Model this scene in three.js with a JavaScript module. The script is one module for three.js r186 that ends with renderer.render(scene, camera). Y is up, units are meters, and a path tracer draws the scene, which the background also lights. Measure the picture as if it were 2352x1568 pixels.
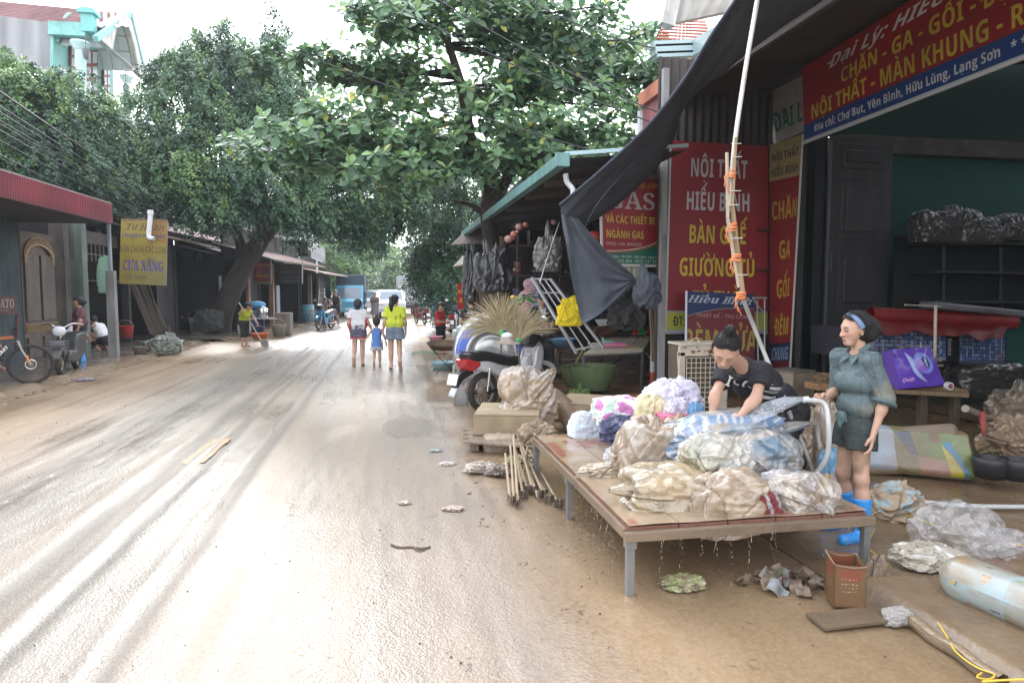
import*as THREE from 'three';
import{mergeGeometries,mergeVertices}from 'three/addons/utils/BufferGeometryUtils.js';
import{DecalGeometry}from 'three/addons/geometries/DecalGeometry.js';
import{RoundedBoxGeometry}from 'three/addons/geometries/RoundedBoxGeometry.js';
// ---------- camera ----------
const scene=new THREE.Scene();
const FV=1568,PITCH=Math.atan(116/FV),YAW=Math.atan(286/FV*Math.cos(PITCH)),EYE=1.68;
const camera=new THREE.PerspectiveCamera(53.13,1024/682,0.05,900);
camera.position.set(0,EYE,0);
camera.rotation.order='YXZ';
camera.rotation.set(-PITCH,-YAW,0);
scene.add(camera);
// ---------- sky ----------
{
const W=256,Hh=128,d=new Float32Array(W*Hh*4);
for(let j=0;j<Hh;j++)for(let i=0;i<W;i++){
const el=((j+0.5)/Hh-0.5)*Math.PI,az=((i+0.5)/W-0.5)*2*Math.PI;
const x=Math.cos(az)*Math.cos(el),z=Math.sin(az)*Math.cos(el),y=Math.sin(el);
const dot=Math.max(0,x*SUNX()+y*SUNY()+z*SUNZ());
const glow=1.5*Math.pow(dot,3)+0.8*Math.pow(dot,10);
let b=1.55+glow;if(y<0)b*=0.5;
const up=Math.max(0,y),k=(j*W+i)*4;
d[k]=b*(1.0-0.10*up);d[k+1]=b*(1.0-0.05*up);d[k+2]=b*(1.03+0.04*up);d[k+3]=1;
}
const t=new THREE.DataTexture(d,W,Hh,THREE.RGBAFormat,THREE.FloatType);
t.mapping=THREE.EquirectangularReflectionMapping;t.magFilter=THREE.LinearFilter;t.needsUpdate=true;
scene.background=t;scene.environment=t;
}
function SUNX(){return-0.15;}function SUNY(){return 0.50;}function SUNZ(){return-0.85;}
// ---------- sun ----------
const sun=new THREE.DirectionalLight(new THREE.Color().setRGB(1,0.965,0.915),1.5);
sun.position.set(SUNX()*60,SUNY()*60,SUNZ()*60-12);sun.target.position.set(0,0,-12);
sun.castShadow=true;sun.shadow.radius=22;sun.shadow.mapSize.set(2048,2048);
Object.assign(sun.shadow.camera,{left:-35,right:35,top:40,bottom:-40,near:1,far:160});
scene.add(sun,sun.target);
scene.fog=new THREE.FogExp2(0xe6eef4,0.0009);
// ---------- renderer ----------
const renderer=new THREE.WebGLRenderer({antialias:true});
renderer.setSize(1024,682);renderer.toneMapping=THREE.LinearToneMapping;renderer.toneMappingExposure=1.88;
renderer.shadowMap.enabled=true;
// ---------- helpers ----------
let rs=12345;
const R=()=>{rs=(rs+0x6d2b79f5)|0;let t=Math.imul(rs ^(rs>>>15),1|rs);t=(t+Math.imul(t ^(t>>>7),61|t))^ t;return((t ^(t>>>14))>>>0)/4294967296;};
const seed=(s)=>{rs=s*7919+17;};
const rr=(a,b)=>a+(b-a)*R();
const V=(x,y,z)=>new THREE.Vector3(x,y,z);
const va=(a)=>a.isVector3?a:new THREE.Vector3(...a);
const lerp=(a,b,t)=>a+(b-a)*t,clamp=(x,a=0,b=1)=>Math.min(b,Math.max(a,x));
const ss=(a,b,x)=>{const t=clamp((x-a)/(b-a));return t*t*(3-2*t);};
const PI=Math.PI;
const H3=(x,y,z)=>{let h=Math.imul(x,374761393)^ Math.imul(y,668265263)^ Math.imul(z,2147483647-61);h=Math.imul(h ^(h>>>13),1274126177);h ^=h>>>16;return(h>>>0)/4294967296;};
function n3(x,y,z=0){
const xi=Math.floor(x),yi=Math.floor(y),zi=Math.floor(z);let u=x-xi,v=y-yi,w=z-zi;
u=u*u*(3-2*u);v=v*v*(3-2*v);w=w*w*(3-2*w);
const a=lerp(lerp(H3(xi,yi,zi),H3(xi+1,yi,zi),u),lerp(H3(xi,yi+1,zi),H3(xi+1,yi+1,zi),u),v);
const b=lerp(lerp(H3(xi,yi,zi+1),H3(xi+1,yi,zi+1),u),lerp(H3(xi,yi+1,zi+1),H3(xi+1,yi+1,zi+1),u),v);
return lerp(a,b,w);
}
const fbm=(x,y,z=0,o=4)=>{let s=0,a=0.5,n=0;for(let i=0;i<o;i++){s+=a*n3(x,y,z);n+=a;x=x*2.03+11.3;y=y*2.03+5.7;z=z*2.03+3.1;a*=0.5;}return s/n;};
const ridge=(x,y,z)=>1-Math.abs(2*n3(x,y,z)-1);
function ray(vx,vy){return V((vx-1176)/FV,-(vy-784)/FV,-1).applyEuler(camera.rotation);}
const G=(vx,vy,h=0)=>{const r=ray(vx,vy),t=(h-EYE)/r.y;return V(r.x*t,h,r.z*t);};
const AZ=(vx,vy,z)=>{const r=ray(vx,vy),t=z/r.z;return V(r.x*t,EYE+r.y*t,z);};
const AX=(vx,vy,x)=>{const r=ray(vx,vy),t=x/r.x;return V(x,EYE+r.y*t,r.z*t);};
const C=(r,g,b)=>new THREE.Color().setRGB(r,g,b);
const hex=(h)=>new THREE.Color(h);
function tex(w,h,fn,srgb=true,rep){
const c=document.createElement('canvas');c.width=w;c.height=h;const x=c.getContext('2d');fn(x,w,h);
const t=new THREE.CanvasTexture(c);if(srgb)t.colorSpace=THREE.SRGBColorSpace;t.anisotropy=8;
if(rep){t.wrapS=t.wrapT=THREE.RepeatWrapping;t.repeat.set(rep,rep);}
return t;
}
function dataTex(n,m,fn,rep,srgb=false){
const d=new Uint8Array(n*m*4);
for(let j=0;j<m;j++)for(let i=0;i<n;i++){const c=fn(i/n,j/m),k=(j*n+i)*4;for(let q=0;q<3;q++)d[k+q]=clamp(c[q]??c[0])*255;d[k+3]=255;}
const t=new THREE.DataTexture(d,n,m);t.magFilter=THREE.LinearFilter;t.minFilter=THREE.LinearMipmapLinearFilter;t.generateMipmaps=true;t.needsUpdate=true;
if(srgb)t.colorSpace=THREE.SRGBColorSpace;
if(rep){t.wrapS=t.wrapT=THREE.RepeatWrapping;t.repeat.set(rep[0],rep[1]);}
return t;
}
const tfbm=(u,v,f,o=4,s=0)=>{let t=0,a=0.5,n=0;for(let i=0;i<o;i++){const F=f*(1<<i),x=u*F,y=v*F,xi=Math.floor(x),yi=Math.floor(y);let p=x-xi,q=y-yi;p=p*p*(3-2*p);q=q*q*(3-2*q);const h=(a,b)=>H3((a%F+F)%F,(b%F+F)%F,s+i*31);t+=a*lerp(lerp(h(xi,yi),h(xi+1,yi),p),lerp(h(xi,yi+1),h(xi+1,yi+1),p),q);n+=a;a*=0.5;}return t/n;};
const T_grunge=dataTex(512,512,(u,v)=>{const a=tfbm(u,v,4,6),b=tfbm(u,v,16,3,9);const g=clamp(0.62+0.55*(a-0.5)*1.6+0.25*(b-0.5)+0.2);return[g,g*0.98,g*0.95];},[0.5,0.5]);
const T_streak=dataTex(512,512,(u,v)=>{const a=tfbm(u,v*0.12,24,4,5),b=tfbm(u,v,4,5,3);const g=clamp(0.75+0.7*(a-0.5)+0.6*(b-0.5));return[g,g*0.97,g*0.93];},[0.4,0.4]);
const T_wood=dataTex(256,512,(u,v)=>{const a=tfbm(u,v*0.08,32,4,2),b=tfbm(u,v,4,3,8);const g=clamp(0.72+0.75*(a-0.5)+0.3*(b-0.5));return[g,g*0.95,g*0.88];},[2,0.6]);
const T_bump=dataTex(256,256,(u,v)=>{const a=tfbm(u,v,16,4,21);return[a,a,a];},[2.5,2.5]);
const T_cloth=dataTex(256,256,(u,v)=>{const a=0.5+0.25*Math.sin(u*256*PI/2)+0.25*Math.sin(v*256*PI/2);return[a,a,a];},[5,5]);
const T_hair=dataTex(512,128,(u,v)=>{const a=tfbm(u,v*0.25,128,2,5);return[a,a,a];},[8,3]);
const T_crease=dataTex(512,512,(u,v)=>{let t=0,a=0.5;for(let i=0;i<3;i++){const w=0.04*(tfbm(u,v,6,2,5)-0.5),q=1-Math.abs(2*tfbm(u+w,v-w,4<<i,2,60+i*7)-1)*2.2;t+=a*Math.pow(clamp(q),3);a*=0.6;}return[t,t,t];},[2.6,2.6]);
const T_rough=dataTex(256,256,(u,v)=>{const a=clamp(0.35+0.9*(tfbm(u,v,6,5,44)-0.25));return[a,a,a];},[0.7,0.7]);
const mcache=new Map();
function M(color,o={}){
const col=color.isColor?color:typeof color==='string'?hex(color):C(...color);
const{r=0.7,m=0,t,b,bt,key,...rest}=o;
const k=col.getHexString()+col.r.toFixed(3)+JSON.stringify([r,m,t&&t.uuid,b,bt&&bt.uuid,Object.entries(rest).map(([a,v])=>[a,v&&v.uuid||v])]);
if(mcache.has(k))return mcache.get(k);
const mat=new THREE.MeshPhysicalMaterial({color:col,roughness:r,metalness:m,...rest});
if(t)mat.map=t;if(b){mat.bumpMap=bt||T_bump;mat.bumpScale=b;}
mcache.set(k,mat);return mat;
}
const VC=(o={})=>M([1,1,1],{vertexColors:true,...o});
const used=new Map();
const numbered=(n)=>{const k=used.get(n)||0;used.set(n,k+1);return k?n+'_'+String(k).padStart(3,'0'):n;};
function thing(name,label,category,pos=[0,0,0],ry=0,group){
const o=new THREE.Group();o.name=numbered(name);const p=va(pos);o.position.copy(p);o.rotation.y=ry;
o.userData={label,category};if(group)o.userData.group=group;scene.add(o);return o;
}
function mesh(name,geo,mat,parent,label){
const o=new THREE.Mesh(geo,mat);o.castShadow=o.receiveShadow=true;o.name=parent?name:numbered(name);
(parent||scene).add(o);if(label)o.userData.label=label;return o;
}
function tag(o,label,category,group){o.userData.label=label;o.userData.category=category;if(group)o.userData.group=group;return o;}
function structure(name,geo,mat,parent){const o=mesh(name,geo,mat,parent);if(!parent)o.userData.kind='structure';return o;}
const stuff=(o)=>{o.userData.kind='stuff';return o;};
function copyOf(src,label,pos,ry,group){const c=src.clone();c.name=numbered(src.name.replace(/_\d{3}$/,''));c.userData={...src.userData,label};if(group)c.userData.group=group;if(pos)c.position.copy(va(pos));if(ry!=null)c.rotation.y=ry;scene.add(c);return c;}
function clean(g){const r=g.index?g:(()=>{const n=g.attributes.position.count,q=g.clone();q.setIndex([...Array(n).keys()]);return q;})();for(const k of Object.keys(r.attributes))if(!['position','normal','uv','color'].includes(k))r.deleteAttribute(k);if(!r.attributes.normal)r.computeVertexNormals();return r;}
function uvBox(g,s=1){
const p=g.attributes.position,n=g.attributes.normal,uv=new Float32Array(p.count*2);
for(let i=0;i<p.count;i++){
const ax=Math.abs(n.getX(i)),ay=Math.abs(n.getY(i)),az=Math.abs(n.getZ(i)),x=p.getX(i),y=p.getY(i),z=p.getZ(i);
let u,v;if(ay>ax&&ay>az){u=x;v=z;}else if(ax>az){u=z;v=y;}else{u=x;v=y;}
uv[2*i]=u*s;uv[2*i+1]=v*s;
}
g.setAttribute('uv',new THREE.BufferAttribute(uv,2));return g;
}
const boxc=new Map();
function bevelBox(w,h,d,b){
if(!b)return new THREE.BoxGeometry(w,h,d);
b=Math.min(b,w/2.01,h/2.01,d/2.01);return new RoundedBoxGeometry(w,h,d,1,b);
}
const _m=new THREE.Matrix4(),_q=new THREE.Quaternion(),_e=new THREE.Euler();
const xf=(p=[0,0,0],r=[0,0,0],s=[1,1,1])=>new THREE.Matrix4().compose(va(p),new THREE.Quaternion().setFromEuler(new THREE.Euler(...r)),va(s));
function cylAB(a,b,r,r2=r,seg=10,open=false){
a=va(a);b=va(b);const d=b.clone().sub(a),L=d.length();const g=new THREE.CylinderGeometry(r2,r,L,seg,1,open);
g.applyMatrix4(new THREE.Matrix4().compose(a.clone().lerp(b,0.5),new THREE.Quaternion().setFromUnitVectors(V(0,1,0),d.normalize()),V(1,1,1)));return g;
}
function beamAB(a,b,w,h,up=V(0,1,0),bev=0.004){
a=va(a);b=va(b);const d=b.clone().sub(a),L=d.length();d.normalize();let u=up.clone();if(Math.abs(u.dot(d))>0.99)u=V(1,0,0);
const x=new THREE.Vector3().crossVectors(u,d).normalize(),y=new THREE.Vector3().crossVectors(d,x);
const g=bevelBox(w,h,L,bev);g.applyMatrix4(new THREE.Matrix4().makeBasis(x,y,d).setPosition(a.clone().lerp(b,0.5)));return g;
}
function tube(pts,r,seg=0,rad=8,closed=false){const c=new THREE.CatmullRomCurve3(pts.map(va),closed);return new THREE.TubeGeometry(c,seg||pts.length*6,r,rad,closed);}
class MB{
constructor(){this.g=[];}
add(g,m){g=clean(g);if(m)g.applyMatrix4(m);this.g.push(g);return this;}
box(w,h,d,p,r,b=0.004){return this.add(bevelBox(w,h,d,b),xf(p,r));}
bar(a,b,r,r2,seg){return this.add(cylAB(a,b,r,r2,seg));}
beam(a,b,w,h,up,bev){return this.add(beamAB(a,b,w,h,up,bev));}
tube(pts,r,seg,rad,cl){return this.add(tube(pts,r,seg,rad,cl));}
sph(r,p,s=[1,1,1],seg=14){return this.add(new THREE.SphereGeometry(r,seg,Math.ceil(seg*0.7)),xf(p,[0,0,0],s));}
lathe(pts,p,r,seg=24){return this.add(new THREE.LatheGeometry(pts.map(q=>new THREE.Vector2(...q)),seg),xf(p,r));}
geo(keepUV){const cols=this.g.every(q=>q.attributes.color);if(!cols)this.g.forEach(q=>q.deleteAttribute('color'));this.g.forEach(q=>{if(!q.attributes.uv)uvBox(q);});const g=this.g.length>1?mergeGeometries(this.g):this.g[0];return keepUV?g:uvBox(g);}
build(name,mat,parent,label,keepUV){return mesh(name,this.geo(keepUV),mat,parent,label);}
}
const mb=()=>new MB();
function quad(a,b,c,d,nu=1,nv=1,fn){
a=va(a);b=va(b);c=va(c);d=va(d);const P=[],U=[],I=[];
for(let j=0;j<=nv;j++)for(let i=0;i<=nu;i++){const u=i/nu,v=j/nv;const p=a.clone().lerp(b,u).lerp(d.clone().lerp(c,u),v);if(fn)fn(p,u,v);P.push(p.x,p.y,p.z);U.push(u,v);}
for(let j=0;j<nv;j++)for(let i=0;i<nu;i++){const k=j*(nu+1)+i;I.push(k,k+1,k+nu+2,k,k+nu+2,k+nu+1);}
const g=new THREE.BufferGeometry();g.setAttribute('position',new THREE.Float32BufferAttribute(P,3));g.setAttribute('uv',new THREE.Float32BufferAttribute(U,2));g.setIndex(I);g.computeVertexNormals();return g;
}
function corrugated(a,b,c,d,pitch=0.076,amp=0.012,along='v',nv=1){
const w=va(a).distanceTo(va(b)),nu=Math.min(900,Math.ceil(w/pitch*6));const n=va(b).clone().sub(va(a)).cross(va(d).clone().sub(va(a))).normalize();
return quad(a,b,c,d,nu,nv,(p,u)=>p.addScaledVector(n,amp*Math.tanh(2.2*Math.sin(u*w/pitch*2*PI))));
}
const slab=(a,b,c,d,t)=>{
a=va(a);b=va(b);c=va(c);d=va(d);const n=b.clone().sub(a).cross(d.clone().sub(a)).normalize().multiplyScalar(-t);const A=a.clone().add(n),B=b.clone().add(n),Cc=c.clone().add(n),D=d.clone().add(n);
return mergeGeometries([quad(a,b,c,d),quad(B,A,D,Cc),quad(A,B,b,a),quad(B,Cc,c,b),quad(Cc,D,d,c),quad(D,A,a,d)]);
};
function extr(pts,depth,bev=0.006,seg=1){const s=new THREE.Shape(pts.map(p=>new THREE.Vector2(...p)));const g=new THREE.ExtrudeGeometry(s,{depth:Math.max(depth-2*bev,0.0005),bevelEnabled:bev>0,bevelSize:bev,bevelThickness:bev,bevelSegments:seg,curveSegments:8});g.translate(0,0,bev-depth/2);return g;}
function extrS(pts,depth,bev=0.01,seg=2,n=40){
const c=new THREE.SplineCurve([...pts,pts[0]].map(p=>new THREE.Vector2(...p)));return extr(c.getPoints(n).slice(0,-1).map(p=>[p.x,p.y]),depth,bev,seg);}
function vtext(x,str,px,py,size,o={}){
const{font='bold',fam='sans-serif',color='#fff',align='center',sx=1,stroke,italic,sp=0}=o;
x.save();x.font=`${italic ? 'italic ' : ''}${font} ${size}px ${fam}`;x.fillStyle=color;x.strokeStyle=color;x.textAlign='left';x.textBaseline='alphabetic';
const cs=[...str.normalize('NFD')];const gl=[];for(const c of cs){if(/[\u0300-\u036f]/.test(c))gl[gl.length-1].m.push(c);else gl.push({c:c==='Đ'?'D':c==='đ'?'d':c,d:c==='Đ'||c==='đ',m:[]});}
let W=0;for(const g of gl){g.w=x.measureText(g.c).width+sp;W+=g.w;}
x.translate(px,py);x.scale(sx,1);if(italic)x.transform(1,0,-0.2,1,0,0);
let cx=align==='center'?-W/2:align==='right'?-W:0;const lw=size*(font==='bold'?0.09:0.06);
for(const g of gl){
x.lineWidth=lw;x.lineCap='round';x.lineJoin='round';
if(stroke){x.save();x.strokeStyle=stroke;x.lineWidth=size*0.14;x.strokeText(g.c,cx,0);x.restore();}
x.fillText(g.c,cx,0);const up=/[A-Z]/.test(g.c),mx=cx+(g.w-sp)/2;let top=up?-size*0.74:-size*0.57;const s=size*0.13;
if(g.d){x.beginPath();x.moveTo(cx-size*0.04,up?-size*0.36:-size*0.62);x.lineTo(cx+size*(up?0.33:0.5),up?-size*0.36:-size*0.62);x.stroke();}
for(const m of g.m){
x.beginPath();const t=top-s*0.7;
if(m==='\u0302'){x.moveTo(mx-s,t+s*0.4);x.lineTo(mx,t-s*0.5);x.lineTo(mx+s,t+s*0.4);top=t-s*0.4;}
else if(m==='\u0306'){x.arc(mx,t-s*0.5,s,0.2,PI-0.2);top=t-s*0.4;}
else if(m==='\u0300'){const q=g.m.length>1&&top<-size*0.8?s:0;x.moveTo(mx-s*0.8+q,t-s*0.7);x.lineTo(mx+s*0.3+q,t+s*0.2);}
else if(m==='\u0301'){const q=g.m.length>1&&top<-size*0.8?s*1.1:0;x.moveTo(mx+s*0.8+q,t-s*0.7);x.lineTo(mx-s*0.3+q,t+s*0.2);}
else if(m==='\u0309'){x.arc(mx,t-s*0.5,s*0.5,-PI*0.9,PI*0.4);x.lineTo(mx,t+s*0.45);}
else if(m==='\u0303'){x.moveTo(mx-s,t);x.bezierCurveTo(mx-s*0.4,t-s,mx+s*0.4,t+s,mx+s,t-s*0.4);}
else if(m==='\u0323'){x.moveTo(mx,s*1.3);x.lineTo(mx+0.1,s*1.3);}
else if(m==='\u031b'){x.moveTo(cx+g.w-sp-s*0.9,(up?-0.66:-0.5)*size);x.quadraticCurveTo(cx+g.w-sp+s*0.6,(up?-0.68:-0.5)*size,cx+g.w-sp+s*0.3,(up?-0.85:-0.68)*size);}
x.stroke();
}
cx+=g.w;
}
x.restore();
}
function grime(x,w,h,amt=0.25,s=1,col='90,75,55'){for(let i=0;i<60;i++){const px=R()*w,py=R()*h,r=rr(0.02,0.18)*w;const g=x.createRadialGradient(px,py,0,px,py,r);g.addColorStop(0,`rgba(${col},${amt * R() * 0.5})`);g.addColorStop(1,`rgba(${col},0)`);x.fillStyle=g;x.fillRect(0,0,w,h);}for(let i=0;i<900*s;i++){x.fillStyle=`rgba(${R() < 0.5 ? col : '255,240,220'},${amt * R() * 0.5})`;x.fillRect(R()*w,R()*h,rr(1,3),rr(1,3));}}
const board=(name,t,a,b,c,d,thick,parent,frame,rough=0.45)=>{
const f=quad(a,b,c,d),n=va(b).clone().sub(va(a)).cross(va(d).clone().sub(va(a))).normalize();
const body=slab(va(a).clone().addScaledVector(n,-0.003),va(b).clone().addScaledVector(n,-0.003),va(c).clone().addScaledVector(n,-0.003),va(d).clone().addScaledVector(n,-0.003),thick);
const o=mesh(name,f,M([0.74,0.74,0.74],{t,r:rough}),parent);mesh('backing',body,frame||M([0.25,0.25,0.26],{r:0.5}),parent);return o;
};
// ================= GROUND =================
const MUD=[0.29,0.21,0.14];
const XL=-6.0,XR=2.62,D0=1.0,D1=130,LK=Math.log(1+(D1-D0)/3);
const vOf=(z)=>Math.log(1+(-z-D0)/3)/LK,zOf=(v)=>-(D0+3*(Math.exp(v*LK)-1));
const rut=(x,z)=>{const w=0.05*(n3(z*0.5,3.3)-0.5);return Math.exp(-(((x+2.12+w)/0.10)**2))+0.9*Math.exp(-(((x+1.78+w)/0.05)**2))+0.8*Math.exp(-(((x+1.27+w)/0.055)**2))+0.4*Math.exp(-(((x+3.3+w*2)/0.12)**2))+0.35*Math.exp(-(((x+4.2+w*2)/0.15)**2));};
function puddle(x,z){
const nz=0.5*(fbm(x*2.1,z*2.1,4,3)-0.5),e=(cx,cz,rx,rz)=>1-ss(0.7,1.15,Math.hypot((x-cx)/rx,(z-cz)/rz)+nz);
let p=Math.max(0.8*e(0.25,-8.5,0.36,0.7),0.35*e(0.4,-13.5,1.2,2.6),0.75*e(1.4,-11.2,0.9,1.8),0.8*e(1.7,-4.2,0.7,1.5),0.8*e(2.2,-2.7,0.5,0.7));
return p;
}
function roadLook(x,z){
const st=fbm(x*9,z*0.35,7,3),st2=fbm(x*3,z*0.18,17,2),bl=fbm(x*1.1,z*0.8,2,4),fine=n3(x*70,z*70,3),peb=n3(x*34,z*34,9);
const grey=ss(1.5,0.3,x+0.8*(bl-0.5))*ss(-4.8,-3.0,x)*(0.7+0.3*ss(0.3,0.6,st2)),left=ss(-0.7,-1.9,x)*ss(-4.4,-3.2,x);
const brown=Math.max(ss(0.6,1.6,x+1.1*(bl-0.5)),ss(-2.8,-5,x)*0.5);
const mult=0.95+0.32*(bl-0.5)+0.24*(st-0.5);
const rt=rut(x,z);
const pale=ss(0.62,0.75,fbm(x*1.3,z*0.5,31,4))*ss(1.2,0.2,Math.abs(x+0.2));
let c=[lerp(MUD[0],0.208-0.02*left,grey),lerp(MUD[1],0.170-0.006*left,grey),lerp(MUD[2],0.134,grey)];
c=[lerp(c[0],0.25,brown*0.85),lerp(c[1],0.172,brown*0.85),lerp(c[2],0.098,brown*0.85)];
c=c.map((q,i)=>lerp(q,[0.42,0.34,0.25][i],pale*0.4));
const speck=ss(0.80,0.9,n3(x*41,z*41,77))*ss(0.62,0.8,fbm(x*3,z*3,55,2));
const pd=puddle(x,z);
const m=mult*(1-0.38*clamp(rt))*(1-0.5*speck)*(0.86+0.28*fine)*(1-0.12*pd);
c=c.map(q=>q*m);
let rough=0.42+0.26*(st-0.5)+0.28*(bl-0.5)+0.22*clamp(rt)-0.06*ss(-4,-12,z)+0.10*ss(-1.0,-3.6,x)*ss(-20,-10,z);
rough-=0.10*ss(0.55,0.72,st2)+0.05*left;
rough=lerp(rough,0.07,pd*0.95);
const wetR=ss(0.45,1.15,x+0.8*(fbm(x*1.3,z*0.9,5,3)-0.5))*ss(-13,-8,z);rough=lerp(rough,0.13+0.22*ss(0.5,0.7,fbm(x*2.2,z*2.2,23,4)),wetR*0.9);
const foam=ss(0.55,0.75,fbm(x*14,z*3,8,3))*ss(-2.2,-3.4,x);
let b=0.5+(0.26*(peb-0.5)+0.42*(fine-0.5)+0.08*(n3(x*16,z*16,5)-0.5))*(1-0.92*pd)*(1-0.45*wetR)+foam*0.06;
return[c[0],c[1],c[2],clamp(rough,0.05,0.8),b];
}
{
const NX=1408,N=2048,A=new Uint8Array(NX*N*4),B=new Uint8Array(NX*N*4);
const s=(l)=>255*(l<=0.0031308?12.92*l:1.055*Math.pow(l,1/2.4)-0.055);
for(let j=0;j<N;j++){const z=zOf((j+0.5)/N);for(let i=0;i<NX;i++){const x=XL+(XR-XL)*(i+0.5)/NX,c=roadLook(x,z),k=(j*NX+i)*4;A[k]=s(clamp(c[0]));A[k+1]=s(clamp(c[1]));A[k+2]=s(clamp(c[2]));A[k+3]=255;B[k]=B[k+1]=clamp(c[3])*255;B[k+2]=clamp(c[4])*255;B[k+3]=255;}}
const ta=new THREE.DataTexture(A,NX,N);ta.colorSpace=THREE.SRGBColorSpace;const tb=new THREE.DataTexture(B,NX,N);
for(let k=0;k<NX*N;k++)B[4*k+2]=0;
const tc=dataTex(512,512,(u,v)=>{const a=tfbm(u,v,90,2,3),b=tfbm(u,v,38,2,8),q=clamp(0.5+1.0*(a-0.5)+0.5*(b-0.5));return[q,q,q];},[1.3,1.3]);tc.channel=1;
for(const t of[ta,tb,tc]){t.magFilter=THREE.LinearFilter;t.minFilter=THREE.LinearMipmapLinearFilter;t.generateMipmaps=true;t.anisotropy=8;t.needsUpdate=true;}
const nx=300,nz=900,P=new Float32Array((nx+1)*(nz+1)*3),U=new Float32Array((nx+1)*(nz+1)*2),U1=new Float32Array(U.length),I=[];
for(let j=0;j<=nz;j++){const v=j/nz,z=zOf(v);for(let i=0;i<=nx;i++){const u=i/nx,x=XL+(XR-XL)*u,k=j*(nx+1)+i;const dry=1-puddle(x,z);const near=ss(-16,-8,z);P[3*k]=x;P[3*k+1]=dry*near*(-0.016*(rut(x,z)-rut(x+0.12,z)*0.8)+0.02*(fbm(x*1.5,z*1.2,1)-0.5)+0.008*(fbm(x*14,z*2.5,6,3)-0.5))-0.03*ss(0.4,0,x-XL);P[3*k+2]=z;U[2*k]=u;U[2*k+1]=v;U1[2*k]=x;U1[2*k+1]=z;}}
for(let j=0;j<nz;j++)for(let i=0;i<nx;i++){const k=j*(nx+1)+i;I.push(k,k+1,k+nx+2,k,k+nx+2,k+nx+1);}
const g=new THREE.BufferGeometry();g.setAttribute('position',new THREE.BufferAttribute(P,3));g.setAttribute('uv',new THREE.BufferAttribute(U,2));g.setAttribute('uv1',new THREE.BufferAttribute(U1,2));g.setIndex(I);g.computeVertexNormals();
for(const[nm,lo,hi,bs]of[['road',-99,0.62,0.0025],['mud_verge',0.62,1.0,0.0016],['mud_yard',1.0,99,0.0008]]){const q=g.clone(),I2=[];for(let k=0;k<I.length;k+=6){const x=P[3*I[k]]+0.8*(fbm(P[3*I[k]]*1.3,P[3*I[k]+2]*0.9,5,3)-0.5);if(x>=lo&&x<hi)for(let e=0;e<6;e++)I2.push(I[k+e]);}q.setIndex(I2);structure(nm,q,new THREE.MeshPhysicalMaterial({map:ta,roughnessMap:tb,bumpMap:tc,bumpScale:bs,roughness:1,specularIntensity:1,ior:1.42}));}
const T_dash=tex(128,512,(x,w,h)=>{x.fillStyle='#a8763c';x.fillRect(0,0,w,h);grime(x,w,h,0.9,3,'120,95,70');for(let i=0;i<9;i++){x.strokeStyle='rgba(225,205,175,.5)';x.lineWidth=4;x.beginPath();x.moveTo(rr(0,40),i*60);x.lineTo(rr(30,80),i*60+70);x.stroke();}});
const dash=(x0,x1,z0,z1)=>{const g=quad([x0,0.004,z0],[x1,0.004,z0],[x1+0.02,0.004,z1],[x0+0.02,0.004,z1],6,24,(p,u,v)=>{p.x+=0.012*(n3(v*30,u*3)-0.5)*(u<0.1||u>0.9?2:0);p.z+=(v<0.02||v>0.98)?0.06*(n3(u*4,v*9)-0.5):0;});const o=structure('road_marking',g,M([0.66,0.64,0.58],{t:T_dash,r:0.5}));o.userData.kind='structure';};
dash(-2.0,-1.80,-7.0,-8.15);
}
function patchGrid(x0,x1,z0,z1,nx,nz,hf,cf){const g=new THREE.BufferGeometry(),P=[],Cl=[],U=[],I=[];for(let j=0;j<=nz;j++)for(let i=0;i<=nx;i++){const x=lerp(x0,x1,i/nx),z=lerp(z0,z1,j/nz);P.push(x,hf(x,z),z);Cl.push(...cf(x,z));U.push(x,z);}for(let j=0;j<nz;j++)for(let i=0;i<nx;i++){const k=j*(nx+1)+i;I.push(k,k+1,k+nx+2,k,k+nx+2,k+nx+1);}g.setAttribute('position',new THREE.Float32BufferAttribute(P,3));g.setAttribute('color',new THREE.Float32BufferAttribute(Cl,3));g.setAttribute('uv',new THREE.Float32BufferAttribute(U,2));g.setIndex(I);g.computeVertexNormals();return g;}
const rPave=(x,z)=>lerp(0.012,0.075,ss(-3.9,-3.2,z))*ss(2.54,2.64,x+0.05*(n3(x*3,z*3)-0.5))+0.02*(fbm(x*2,z*2,3)-0.5)+0.10*ss(-5,-12,z)*ss(2.8,4.5,x);
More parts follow.
